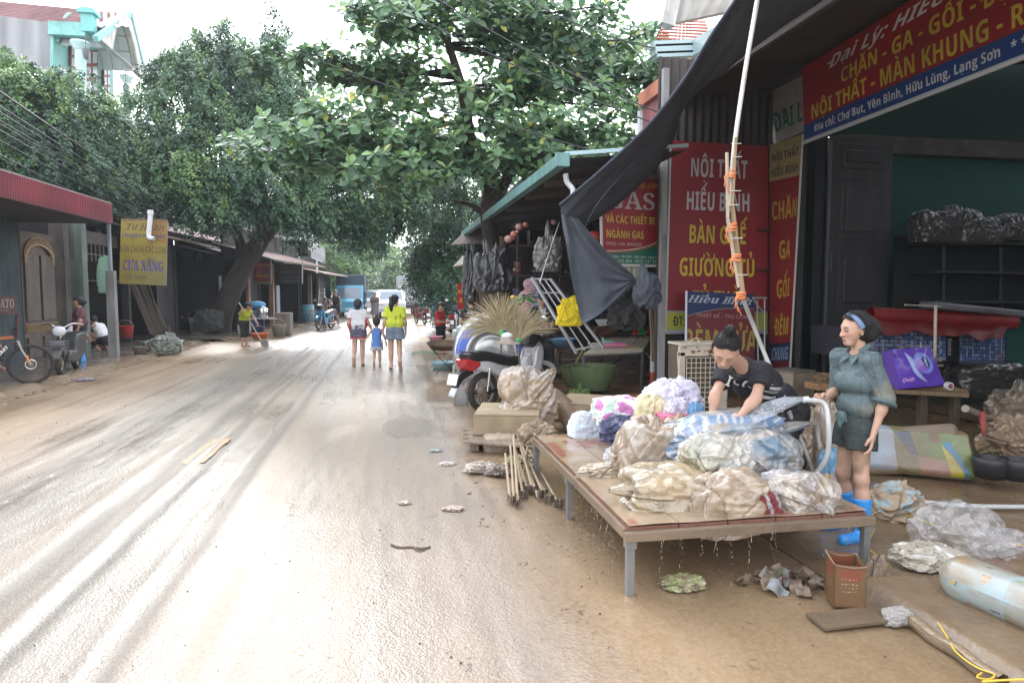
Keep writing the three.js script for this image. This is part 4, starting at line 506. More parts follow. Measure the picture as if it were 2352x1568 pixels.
simpleTree('ficus_tree','bushy ficus at the far left overhanging the maroon tin roof',[-11.2,0,-21],6,0.3,[[40,260,-21,100,110,700,0.3],[150,260,-21.5,110,90,700,0.3],[-60,300,-20.5,110,140,500,0.2],[130,370,-21,120,80,600,0.1],[230,330,-22,70,90,420,0.2],[30,380,-20.5,90,70,350,0.15],[240,430,-22.5,60,50,200],[10,170,-22,60,50,160,0.3]],{sc:0.95});
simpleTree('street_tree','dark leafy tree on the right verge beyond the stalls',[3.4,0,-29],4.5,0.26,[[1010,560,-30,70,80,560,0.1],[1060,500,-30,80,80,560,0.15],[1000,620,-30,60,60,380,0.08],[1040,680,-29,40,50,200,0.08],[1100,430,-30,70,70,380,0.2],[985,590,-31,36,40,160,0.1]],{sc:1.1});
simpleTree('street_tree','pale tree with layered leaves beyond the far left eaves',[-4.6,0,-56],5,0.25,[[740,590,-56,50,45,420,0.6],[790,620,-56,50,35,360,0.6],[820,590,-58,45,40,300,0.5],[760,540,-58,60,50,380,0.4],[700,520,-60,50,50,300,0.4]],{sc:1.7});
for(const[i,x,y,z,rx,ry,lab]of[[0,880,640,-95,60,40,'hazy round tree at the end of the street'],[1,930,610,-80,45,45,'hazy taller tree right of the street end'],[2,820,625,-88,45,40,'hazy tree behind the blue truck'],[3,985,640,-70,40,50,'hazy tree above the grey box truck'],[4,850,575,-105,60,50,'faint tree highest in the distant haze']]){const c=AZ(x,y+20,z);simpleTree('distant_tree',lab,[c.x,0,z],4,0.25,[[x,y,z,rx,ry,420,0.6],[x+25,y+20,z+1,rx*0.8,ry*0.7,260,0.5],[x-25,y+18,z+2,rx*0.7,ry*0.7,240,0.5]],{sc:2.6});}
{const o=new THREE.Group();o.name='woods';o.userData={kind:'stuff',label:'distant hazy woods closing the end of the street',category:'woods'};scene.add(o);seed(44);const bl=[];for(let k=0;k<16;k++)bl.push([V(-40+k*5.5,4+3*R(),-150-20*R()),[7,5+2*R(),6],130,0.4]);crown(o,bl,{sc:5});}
// ================= PEOPLE =================
function netMesh(field,dims,org,cell,colorFn){
const[nx,ny,nz]=dims,id=new Int32Array(nx*ny*nz).fill(-1),P=[],I=[],at=(i,j,k)=>(k*ny+j)*nx+i;
for(let k=0;k<nz-1;k++)for(let j=0;j<ny-1;j++)for(let i=0;i<nx-1;i++){
let m=0;const b=at(i,j,k);const f=[field[b],field[b+1],field[b+nx],field[b+nx+1],field[b+nx*ny],field[b+nx*ny+1],field[b+nx*ny+nx],field[b+nx*ny+nx+1]];
for(let q=0;q<8;q++)if(f[q]<0)m|=1<<q;if(m===0||m===255)continue;
let x=0,y=0,z=0,n=0;const ed=(p,q,ax)=>{if((f[p]<0)===(f[q]<0))return;const t=f[p]/(f[p]-f[q]);x+=(p&1)+(ax===0?t:0);y+=((p>>1)&1)+(ax===1?t:0);z+=(p>>2)+(ax===2?t:0);n++;};
ed(0,1,0);ed(2,3,0);ed(4,5,0);ed(6,7,0);ed(0,2,1);ed(1,3,1);ed(4,6,1);ed(5,7,1);ed(0,4,2);ed(1,5,2);ed(2,6,2);ed(3,7,2);
id[b]=P.length/3;P.push(org[0]+(i+x/n)*cell,org[1]+(j+y/n)*cell,org[2]+(k+z/n)*cell);
}
const quad4=(a,b,c,d,flip)=>{if(a<0||b<0||c<0||d<0)return;flip?I.push(a,c,b,a,d,c):I.push(a,b,c,a,c,d);};
for(let k=1;k<nz-1;k++)for(let j=1;j<ny-1;j++)for(let i=1;i<nx-1;i++){
const b=at(i,j,k),s=field[b]<0;
if(s!==field[b+1]<0)quad4(id[at(i,j-1,k-1)],id[at(i,j,k-1)],id[b],id[at(i,j-1,k)],!s);
if(s!==field[b+nx]<0)quad4(id[at(i-1,j,k-1)],id[at(i-1,j,k)],id[b],id[at(i,j,k-1)],!s);
if(s!==field[b+nx*ny]<0)quad4(id[at(i-1,j-1,k)],id[at(i,j-1,k)],id[b],id[at(i-1,j,k)],!s);
}
const g=new THREE.BufferGeometry();g.setAttribute('position',new THREE.Float32BufferAttribute(P,3));g.setIndex(I);g.computeVertexNormals();
if(colorFn){const c=[];for(let i=0;i<P.length;i+=3)c.push(...colorFn(P[i],P[i+1],P[i+2]));g.setAttribute('color',new THREE.Float32BufferAttribute(c,3));}
uvBox(g);return g;
}
function sdf(prims,{cell=0.012,k=0.03,disp,cut,color}={}){
const lo=V(1e9,1e9,1e9),hi=V(-1e9,-1e9,-1e9);
for(const p of prims){p.a=va(p.a);p.b=va(p.b||p.a);p.rb=p.rb??p.ra;if(p.cap){p.cx=p.capAt.x-p.a.x;p.cy=p.capAt.y-p.a.y;p.cz=p.capAt.z-p.a.z;}if(p.sub)continue;const r=Math.max(p.ra,p.rb)+k*0.5+cell*3;for(const q of[p.a,p.b]){lo.min(q.clone().subScalar(r));hi.max(q.clone().addScalar(r));}}
const nx=Math.ceil((hi.x-lo.x)/cell)+2,ny=Math.ceil((hi.y-lo.y)/cell)+2,nz=Math.ceil((hi.z-lo.z)/cell)+2,F=new Float32Array(nx*ny*nz).fill(0.25);
for(const p of prims){
const m=Math.max(p.ra,p.rb)/Math.min(1,p.s||1)*1.0+k+cell*3,c0=p.a.clone().min(p.b).subScalar(m),c1=p.a.clone().max(p.b).addScalar(m);
const i0=Math.max(0,Math.floor((c0.x-lo.x)/cell)),i1=Math.min(nx-1,Math.ceil((c1.x-lo.x)/cell)),j0=Math.max(0,Math.floor((c0.y-lo.y)/cell)),j1=Math.min(ny-1,Math.ceil((c1.y-lo.y)/cell)),k0=Math.max(0,Math.floor((c0.z-lo.z)/cell)),k1=Math.min(nz-1,Math.ceil((c1.z-lo.z)/cell));
const bx=p.b.x-p.a.x,by=p.b.y-p.a.y,bz=p.b.z-p.a.z,bb=bx*bx+by*by+bz*bz,kk=p.k??k,n=p.n&&va(p.n),is=p.n?1/p.s-1:0;
for(let kz=k0;kz<=k1;kz++)for(let j=j0;j<=j1;j++)for(let i=i0;i<=i1;i++){
let x=lo.x+i*cell-p.a.x,y=lo.y+j*cell-p.a.y,z=lo.z+kz*cell-p.a.z;const t=bb>1e-9?clamp((x*bx+y*by+z*bz)/bb):0;x-=t*bx;y-=t*by;z-=t*bz;
if(n){const d=(x*n.x+y*n.y+z*n.z)*is;x+=n.x*d;y+=n.y*d;z+=n.z*d;}
let d=Math.sqrt(x*x+y*y+z*z)-(p.ra+(p.rb-p.ra)*t);if(n)d*=0.85;if(p.cap)d=Math.max(d,(x+t*bx-p.cx)*p.cap.x+(y+t*by-p.cy)*p.cap.y+(z+t*bz-p.cz)*p.cap.z);const q=(kz*ny+j)*nx+i,f=F[q];
if(p.sub){const h=Math.max(kk-Math.abs(-d-f),0)/kk;F[q]=Math.max(f,-d)+h*h*kk*0.25;}else{const h=Math.max(kk-Math.abs(d-f),0)/kk;F[q]=Math.min(f,d)-h*h*kk*0.25;}
}
}
if(disp||cut)for(let kz=0,q=0;kz<nz;kz++)for(let j=0;j<ny;j++)for(let i=0;i<nx;i++,q++){if(Math.abs(F[q])>0.06){if(cut&&F[q]<0)F[q]=Math.max(F[q],cut(lo.x+i*cell,lo.y+j*cell,lo.z+kz*cell));continue;}const x=lo.x+i*cell,y=lo.y+j*cell,z=lo.z+kz*cell;if(disp)F[q]+=disp(x,y,z);if(cut)F[q]=Math.max(F[q],cut(x,y,z));}
return netMesh(F,[nx,ny,nz],[lo.x,lo.y,lo.z],cell,color);
}
const basis=(fwd,up)=>{const z=fwd.clone().normalize(),x=new THREE.Vector3().crossVectors(up,z).normalize(),y=new THREE.Vector3().crossVectors(z,x);return new THREE.Matrix4().makeBasis(x,y,z);};
const SKIN=[0.46,0.285,0.205],HAIRC=[0.012,0.010,0.010];
function headGeo(cell,skin,o={}){
const p=[{a:[0,0.03,-0.018],ra:0.082,n:[1,0,0],s:0.9},{a:[0,0.035,0.0],ra:0.078,n:[1,0,0],s:0.92},{a:[0,-0.005,0.022],b:[0,-0.062,0.03],ra:0.064,rb:0.042},{a:[0.018,-0.085,0.055],b:[-0.018,-0.085,0.055],ra:0.019},{a:[0.04,-0.02,0.045],b:[0.036,-0.04,0.04],ra:0.022},{a:[-0.04,-0.02,0.045],b:[-0.036,-0.04,0.04],ra:0.022},
{a:[0,0.012,0.082],b:[0,-0.028,0.1],ra:0.008,rb:0.0125,k:0.015},{a:[0.012,-0.03,0.089],b:[-0.012,-0.03,0.089],ra:0.008,k:0.012},{a:[0.032,0.025,0.067],b:[-0.032,0.025,0.067],ra:0.014,k:0.02},{a:[0.013,-0.053,0.08],b:[-0.013,-0.053,0.08],ra:0.0085,k:0.01},{a:[0.011,-0.063,0.077],b:[-0.011,-0.063,0.077],ra:0.009,k:0.01},
{a:[0.032,0.004,0.092],ra:0.012,sub:true,k:0.02},{a:[-0.032,0.004,0.092],ra:0.012,sub:true,k:0.02},{a:[0.031,0.002,0.066],ra:0.0135,k:0.008},{a:[-0.031,0.002,0.066],ra:0.0135,k:0.008},
{a:[0.079,0.012,-0.01],b:[0.079,-0.024,-0.004],ra:0.016,rb:0.011,n:[0.9,0,-0.43],s:0.5,k:0.012},{a:[-0.079,0.012,-0.01],b:[-0.079,-0.024,-0.004],ra:0.016,rb:0.011,n:[0.9,0,0.43],s:0.5,k:0.012}];
const col=(x,y,z)=>{let c=skin.slice();const ax=Math.abs(x);if(z>0.05){const lip=Math.exp(-(((y+0.058)/0.011)**2)-((x/0.021)**2));c=[lerp(c[0],0.38,lip*0.8),lerp(c[1],0.13,lip*0.8),lerp(c[2],0.12,lip*0.8)];const brow=Math.exp(-(((y-0.027+0.25*(ax-0.03)*(ax-0.03)*40)/0.005)**2))*ss(0.012,0.018,ax)*ss(0.052,0.044,ax);const ly=o.closed?y+0.004:y-0.001;const eye=Math.exp(-((ly/(o.closed?0.0032:0.0055))**2))*ss(0.013,0.018,ax)*ss(0.049,0.043,ax);const d=Math.max(brow*0.8,eye*0.95);c=c.map((q,i)=>lerp(q,[0.02,0.014,0.012][i],d));const chk=Math.exp(-(((ax-0.038)/0.02)**2)-(((y+0.028)/0.02)**2));c[0]*=1+0.1*chk;c[1]*=1-0.06*chk;const ml=Math.exp(-(((y+0.058)/0.003)**2))*ss(0.024,0.018,ax);c=c.map(q=>q*(1-0.5*ml));}const m=0.96+0.08*n3(x*60,y*60,z*60);return c.map(q=>q*m);};
return sdf(p,{cell,k:0.03,color:col});
}
function handGeo(cell,skin,curl=0.4,spread=1,flip=1,o={}){
const p=[{a:[0.012,0.02,0],b:[0.02,0.075,0],ra:0.024,rb:0.02,n:[0,0,1],s:0.55},{a:[-0.012,0.02,0],b:[-0.02,0.072,0],ra:0.024,rb:0.02,n:[0,0,1],s:0.55},{a:[0,-0.015,0],b:[0,0.03,0],ra:0.022,rb:0.025,n:[0,0,1],s:0.75}];
const L=[0.068,0.076,0.07,0.054];for(let f=0;f<4;f++){const x=(1.5-f)*0.0185*1.0,sp=(1.5-f)*0.06*spread;let q=V(x,0.078-Math.abs(f-1.2)*0.004,0),ang=curl*0.55;for(let s=0;s<3;s++){const l=L[f]*[0.44,0.32,0.27][s];const d=V(sp,Math.cos(ang),Math.sin(ang)).normalize();const e=q.clone().addScaledVector(d,l);p.push({a:q.clone(),b:e.clone(),ra:0.0098-s*0.0011,rb:0.0092-s*0.0012,k:0.005});q=e;ang+=curl*(s?0.7:1.05);}}
const t0=V(0.022,0.018,0.006),t1=V(0.046,0.045,0.016+0.018*curl),t2=V(0.050-0.015*curl,0.076,0.024+0.028*curl);p.push({a:t0,b:t1,ra:0.014,rb:0.0112,k:0.012},{a:t1,b:t2,ra:0.011,rb:0.0085,k:0.006});
for(const q of p){for(const v of['a','b']){const u=va(q[v]);q[v]=V(u.x*flip,u.y,u.z);}}
return sdf(p,{cell,k:0.012,color:(x,y,z)=>{const m=0.94+0.1*n3(x*90,y*90,z*90);const knuck=y>0.14?0.03:0;return[skin[0]*m*(1+knuck),skin[1]*m*(1-knuck),skin[2]*m*(1-knuck)];}});
}
const J0={pelvis:[0,0.86,0],chest:[0,1.14,0],neck:[0,1.315,-0.012],head:[0,1.475,0.02],shL:[0.155,1.27,-0.01],shR:[-0.155,1.27,-0.01],elL:[0.205,1.02,-0.03],elR:[-0.205,1.02,-0.03],wrL:[0.215,0.80,0.03],wrR:[-0.215,0.80,0.03],hipL:[0.082,0.83,0],hipR:[-0.082,0.83,0],knL:[0.09,0.45,0.015],knR:[-0.09,0.45,0.015],anL:[0.09,0.075,-0.02],anR:[-0.09,0.075,-0.02],toL:[0.1,0.025,0.13],toR:[-0.1,0.025,0.13]};
function person(name,label,o){
const u=(o.H||1.6)/1.6,fat=o.fat||1,cell=o.cell||0.014;const g=thing(name,label,'person',o.pos,o.ry||0,o.group);if(o.tilt)g.rotation.z=o.tilt;
const J={};for(const k in J0)J[k]=va((o.J&&o.J[k])||J0[k]).multiplyScalar(o.abs&&o.J&&o.J[k]?1:u);
const hs=(o.headScale||1)*u*1.03,right=J.shR.clone().sub(J.shL).normalize(),upT=J.neck.clone().sub(J.pelvis).normalize(),fwdT=new THREE.Vector3().crossVectors(upT,right).normalize().negate();
{const t=new THREE.Vector3().crossVectors(J.shL.clone().sub(J.shR),upT).normalize();fwdT.copy(t);}
const latP=J.hipL.clone().sub(J.hipR).normalize(),lat=J.shL.clone().sub(J.shR).normalize();const skin=o.skin||SKIN;
const torso=(e=0,w=0)=>{const r=(c,dir,half,rad)=>({a:c.clone().addScaledVector(dir,half*u),b:c.clone().addScaledVector(dir,-half*u),ra:rad*u*fat+e});const waist=J.pelvis.clone().lerp(J.chest,0.48);return[r(J.pelvis.clone().addScaledVector(upT,-0.02*u),latP,0.075,0.092),r(waist,lat.clone().lerp(latP,0.5).normalize(),0.05+w,0.083+w),r(J.chest.clone().addScaledVector(fwdT,0.01*u),lat,0.06+w*0.5,0.096),r(J.chest.clone().lerp(J.neck,0.45),lat,0.085,0.066),{a:J.shL,b:J.neck.clone().lerp(J.chest,0.15),ra:0.05*u+e,rb:0.05*u+e},{a:J.shR,b:J.neck.clone().lerp(J.chest,0.15),ra:0.05*u+e,rb:0.05*u+e},...(o.bust?[{a:J.chest.clone().addScaledVector(lat,0.06*u).addScaledVector(fwdT,0.075*u),ra:0.048*u+e},{a:J.chest.clone().addScaledVector(lat,-0.06*u).addScaledVector(fwdT,0.075*u),ra:0.048*u+e}]:[])];};
const limbs=[];const seg=(a,b,ra,rb,e=0)=>({a:a.clone(),b:b.clone(),ra:ra*u*(fat>1?1+(fat-1)*0.6:fat)+e,rb:rb*u*(fat>1?1+(fat-1)*0.6:fat)+e});
for(const s of['L','R']){limbs.push(seg(J['sh'+s],J['el'+s],0.043,0.036),seg(J['el'+s],J['el'+s].clone().lerp(J['wr'+s],0.3),0.036,0.036),seg(J['el'+s].clone().lerp(J['wr'+s],0.3),J['wr'+s],0.036,0.023));const ca=J['kn'+s].clone().lerp(J['an'+s],0.3),back=J['toL']?J['an'+s].clone().sub(J['to'+s]).normalize():V(0,0,-1);limbs.push(seg(J['hip'+s],J['kn'+s],0.082,0.052),seg(J['kn'+s],J['an'+s],0.049,0.033),{a:ca.clone().addScaledVector(back,0.012*u),b:ca.clone().lerp(J['an'+s],0.35),ra:0.05*u,rb:0.04*u});if(!o.noFeet)limbs.push({a:J['an'+s].clone().addScaledVector(back,0.03*u).add(V(0,-0.035*u,0)),b:J['to'+s],ra:0.034*u,rb:0.024*u},{a:J['an'+s],b:J['to'+s],ra:0.032*u,rb:0.022*u});}
const neckP=[{a:J.neck.clone().addScaledVector(upT,-0.03*u),b:J.head.clone().lerp(J.neck,0.35),ra:0.052*u,rb:0.046*u}];
const dirt=o.dirt;const bodyCol=(x,y,z)=>{let m=0.94+0.12*n3(x*24,y*24,z*24),c=skin.map(q=>q*m);if(dirt){const d=ss(0.58,0.72,fbm(x*11,y*9,z*11,3))*dirt*ss(0.9,0.4,y/u);c=c.map((q,i)=>lerp(q,[0.2,0.13,0.075][i],d));}return c;};
const parts=[sdf([...torso(-0.008),...limbs,...neckP],{cell,k:0.035*u,color:bodyCol})];
const hf=va(o.face||fwdT.toArray()).normalize(),hu=o.headUp?va(o.headUp):V(0,1,0);const hm=basis(hf,hu).scale(V(hs,hs,hs)).setPosition(J.head);
const hg=headGeo(o.headCell||cell*0.62,skin,o);hg.applyMatrix4(hm);parts.push(hg);
for(const s of['L','R']){const h=(o.hands&&o.hands[s])||{};const d=h.dir?va(h.dir).normalize():J['wr'+s].clone().sub(J['el'+s]).normalize();let pn=h.palm?va(h.palm):V(s==='L'?-1:1,0,0.2);pn.addScaledVector(d,-pn.dot(d)).normalize();const x=new THREE.Vector3().crossVectors(d,pn);const flip=(h.thumb?va(h.thumb):fwdT).dot(x)>0?1:-1;const k=hs*0.98;const m=new THREE.Matrix4().makeBasis(x,d,pn).scale(V(k,k,k)).setPosition(J['wr'+s]);const q=handGeo(o.handCell||cell*0.5,skin,h.curl??0.35,h.spread??1,flip);q.applyMatrix4(m);parts.push(q);}
const body=mesh('body',mergeGeometries(parts.map(p=>clean(p))),VC({r:0.5,ior:1.4,b:0.0006}),g);
const hair=o.hair||{};if(hair.style!=='none'){
const hp=[{a:[0,0.042,-0.02],ra:0.094,n:[1,0,0],s:0.92},{a:[0,0.035,0.0],ra:0.088,n:[1,0,0],s:0.94},{a:[0,-0.03,-0.045],ra:0.062}];const L=hair.long||0;if(hair.style==='short')hp.pop();
if(hair.style==='bun')hp.push({a:[0,0.165,-0.045],ra:0.032},{a:[0,0.12,-0.045],b:[0,0.155,-0.045],ra:0.026,rb:0.02});
if(hair.style==='lowbun')hp.push({a:[0,-0.01,-0.115],ra:0.062},{a:[0,0.03,-0.1],ra:0.055},{a:[0.02,-0.045,-0.09],ra:0.04});
if(hair.style==='pony')hp.push({a:[0,0.05,-0.1],ra:0.035},{a:[0,0.045,-0.12],b:[-0.01,-0.09,-0.13],ra:0.036,rb:0.045},{a:[-0.01,-0.09,-0.13],b:[0,-0.22,-0.1],ra:0.045,rb:0.028});
if(hair.style==='bob')hp.push({a:[0,-0.02,-0.045],b:[0,-0.085,-0.045],ra:0.075,rb:0.06});
const strand=(x,y,z)=>0.0035*Math.sin(Math.atan2(x,z+0.02)*38+5*n3(x*14,y*6,z*14))+0.006*(n3(x*45,y*18,z*45)-0.5);
const line=hair.line??0.058;const cut=(x,y,z)=>{if(z<-0.012+(hair.side||0))return-1;return(line-y)-(hair.fringe?0.02*Math.cos(x*26):0)-Math.abs(x)*(hair.temple??0.35);};
const hgm=sdf(hp,{cell:(o.headCell||cell*0.62)*1.0,k:0.03,disp:strand,cut:(x,y,z)=>Math.min(0.03,Math.max(cut(x,y,z)*0.7,-1)),color:(x,y,z)=>{const m=0.75+0.6*n3(x*60,y*20,z*60),hc=hair.color||HAIRC;return hc.map(q=>q*m);}});
hgm.applyMatrix4(hm);const hm_=mesh('hair',hgm,VC({r:0.4,b:0.004,bt:T_hair}),g);
if(hair.band){const b=new THREE.TorusGeometry(0.1,0.011,8,40,PI);b.applyMatrix4(xf([0,0.022,-0.002],[0.42,0,0],[0.95,1.0,1.7]));b.applyMatrix4(hm);mesh('headband',b,M(hair.band,{r:0.4}),g);}
if(hair.tie){const b=new THREE.TorusGeometry(0.026,0.008,6,18);b.applyMatrix4(xf([0,0.125,-0.045],[PI/2,0,0]));b.applyMatrix4(hm);mesh('hair_tie',b,M(hair.tie,{r:0.4}),g);}
}
const wr=(amp,f=9,st=1)=>(x,y,z)=>amp*(ridge(x*f+3*n3(x*4,y*4,z*4),y*f*0.55*st,z*f)-0.6)+amp*0.6*(n3(x*f*2.3,y*f*1.4,z*f*2.3)-0.5);
for(const c of o.clothes||[]){
const e=(c.e??0.016)*u,P=[];let cut;
if(c.type==='top'){
P.push(...torso(e,c.loose||0));const sl=c.sleeve??0.55;if(sl>0)for(const s of['L','R']){const a=J['sh'+s],b=J['el'+s],w=J['wr'+s];const cd=(sl<=1?b.clone().sub(a):w.clone().sub(b)).normalize(),ca=sl<=1?a.clone().lerp(b,sl):b.clone().lerp(w,sl-1);if(sl<=1)P.push({a,b:a.clone().lerp(b,sl+0.1),ra:0.052*u+e,rb:(c.sleeveR||0.056)*u+e,k:0.02,cap:cd,capAt:ca});else P.push({a,b,ra:0.052*u+e,rb:(c.sleeveR||0.05)*u+e,k:0.02},{a:b,b:b.clone().lerp(w,sl-0.95),ra:(c.sleeveR||0.05)*u+e,rb:(c.sleeveR||0.045)*u+e,k:0.02,cap:cd,capAt:ca});}
const hemC=J.pelvis.clone().addScaledVector(upT,(c.hem??-0.06)*u);if(c.flare)P.push({a:J.pelvis.clone().lerp(J.chest,0.6),b:hemC.clone().addScaledVector(upT,-0.05),ra:0.11*u+e,rb:c.flare*u,k:0.05});
if((c.hem??0)<-0.1&&!c.flare)P.push({a:hemC.clone().addScaledVector(latP,0.07*u).addScaledVector(upT,-0.06),b:hemC.clone().addScaledVector(latP,-0.07*u).addScaledVector(upT,-0.06),ra:0.105*u+e});
const nc=J.neck.clone().addScaledVector(upT,0.035*u).addScaledVector(fwdT,(c.vneck?0.055:0.03)*u),nr=(c.vneck?0.085:0.07)*u*(c.neckR||1);
cut=(x,y,z)=>{let m=-((x-hemC.x)*upT.x+(y-hemC.y)*upT.y+(z-hemC.z)*upT.z);const dx=x-nc.x,dy=y-nc.y,dz=z-nc.z;m=Math.max(m,nr-Math.sqrt(dx*dx+dy*dy+dz*dz));if(c.armhole)for(const s of['shL','shR']){const q=J[s];m=Math.max(m,c.armhole*u-Math.hypot(x-q.x,y-q.y,z-q.z));}return m;};
}else if(c.type==='bottom'){
P.push({a:J.pelvis.clone().addScaledVector(latP,0.06*u).addScaledVector(upT,0.03*u),b:J.pelvis.clone().addScaledVector(latP,-0.06*u).addScaledVector(upT,0.03*u),ra:0.09*u*fat+e},{a:J.pelvis.clone().addScaledVector(latP,0.08*u).addScaledVector(upT,-0.03*u),b:J.pelvis.clone().addScaledVector(latP,-0.08*u).addScaledVector(upT,-0.03*u),ra:0.096*u*fat+e});
const l=c.len??0.45;for(const s of['L','R']){const a=J['hip'+s],b=J['kn'+s],d=J['an'+s];if(l<=1){const q=a.clone().lerp(b,l);P.push({a,b:q.clone().lerp(b,0.06),ra:0.09*u*fat+e,rb:(c.legR||0.078)*u*fat+e,k:0.02,cap:b.clone().sub(a).normalize(),capAt:q});}else{const q=b.clone().lerp(d,l-1);P.push({a,b,ra:0.088*u*fat+e,rb:0.06*u+e,k:0.02},{a:b,b:q.clone(),ra:0.06*u+e,rb:(c.legR||0.048)*u+e,k:0.02,cap:d.clone().sub(b).normalize(),capAt:b.clone().lerp(d,l-1.06)});}}
const top=J.pelvis.clone().addScaledVector(upT,(c.top??0.1)*u);cut=(x,y,z)=>{return(x-top.x)*upT.x+(y-top.y)*upT.y+(z-top.z)*upT.z;};
}else if(c.type==='boots'){for(const s of['L','R']){const an=J['an'+s],kn=J['kn'+s],to=J['to'+s],tp=an.clone().lerp(kn,c.h??0.55);const bt=sdf([{a:an,b:tp.clone().lerp(kn,0.1),ra:0.046*u,rb:0.066*u},{a:an.clone().add(V(0,-0.03*u,0)),b:to.clone().add(V(0,0.018*u,0)),ra:0.047*u,rb:0.04*u}],{cell:Math.min(cell,0.01),k:0.04,cut:(x,y,z)=>Math.max((x-tp.x)*(kn.x-an.x)+(y-tp.y)*(kn.y-an.y)+(z-tp.z)*(kn.z-an.z),Math.min(an.y,to.y)-0.075*u+0.04*u-y)});const bm=mesh('boot',bt,M(c.color,{r:0.32,clearcoat:0.2}),g);const d=to.clone().sub(an).setY(0).normalize(),c0=an.clone().addScaledVector(d,-0.03*u),c1=to.clone().addScaledVector(d,0.0);c0.y=c1.y=Math.min(to.y,an.y-0.05*u)-0.018*u;mesh('sole',sdf([{a:c0,b:c1,ra:0.05*u,rb:0.046*u,n:[0,1,0],s:0.3}],{cell:Math.min(cell,0.01)}),M([0.62,0.42,0.08],{r:0.5}),bm);}continue;}
else if(c.type==='sandals'){for(const s of['L','R']){const an=J['an'+s],to=J['to'+s];const d=to.clone().sub(an).normalize();const heel=an.clone().addScaledVector(d,-0.03*u).add(V(0,-0.055*u,0));const up=new THREE.Vector3().crossVectors(d,lat).normalize();mesh('sandal',sdf([{a:heel.clone().addScaledVector(d,-0.012),b:to.clone().addScaledVector(d,0.02*u).add(V(0,-0.012*u,0)),ra:0.042*u,rb:0.046*u,n:up.toArray(),s:0.35}],{cell:Math.min(0.011,cell)}),M(c.color,{r:0.7}),g);}continue;}
const gm=sdf(P,{cell:c.cell||cell*0.9,k:c.k??0.035*u,disp:wr((c.wrinkle??0.012)*u,c.wf||8),cut,color:c.paint?(x,y,z)=>c.paint(x/u,y/u,z/u,{J,u,fwdT,upT,lat}):null});
const mm=mesh(c.name||'shirt',gm,c.paint?VC({r:c.rough??0.85,b:0.007,bt:T_crease}):M(c.color,{r:c.rough??0.85,b:0.007,bt:T_crease,t:c.plain?undefined:T_grunge}),g);
}
if(o.after)o.after(g,J,{u,fwdT,upT,lat,hm});
return g;
}
const yaw=(dx,dz)=>Math.atan2(dx,dz);
function decal(target,pos,normal,up,w,h,t,parent,mtl={}){
scene.updateMatrixWorld(true);const m=basis(va(normal),va(up));const e=new THREE.Euler().setFromRotationMatrix(m);const g=new DecalGeometry(target,va(pos),e,V(w,h,mtl.depth||0.2));delete mtl.depth;
g.applyMatrix4(new THREE.Matrix4().copy(parent.matrixWorld).invert());const n=g.attributes.normal,p=g.attributes.position;for(let i=0;i<p.count;i++)p.setXYZ(i,p.getX(i)+n.getX(i)*0.002,p.getY(i)+n.getY(i)*0.002,p.getZ(i)+n.getZ(i)*0.002);
const o=new THREE.Mesh(g,new THREE.MeshPhysicalMaterial({map:t,transparent:true,alphaTest:0.4,roughness:0.8,polygonOffset:true,polygonOffsetFactor:-2}));o.name='print';parent.add(o);return o;
}
const printTex=(w,h,fn)=>tex(w,h,(x)=>{x.clearRect(0,0,w,h);fn(x,w,h);});
const stain=(base,mud,f,th,amt)=>(x,y,z)=>{const d=ss(th,th+0.16,fbm(x*f,y*f,z*f,4))*amt,m=0.85+0.3*n3(x*30,y*30,z*30);return base.map((q,i)=>lerp(q,mud[i],d)*m);};
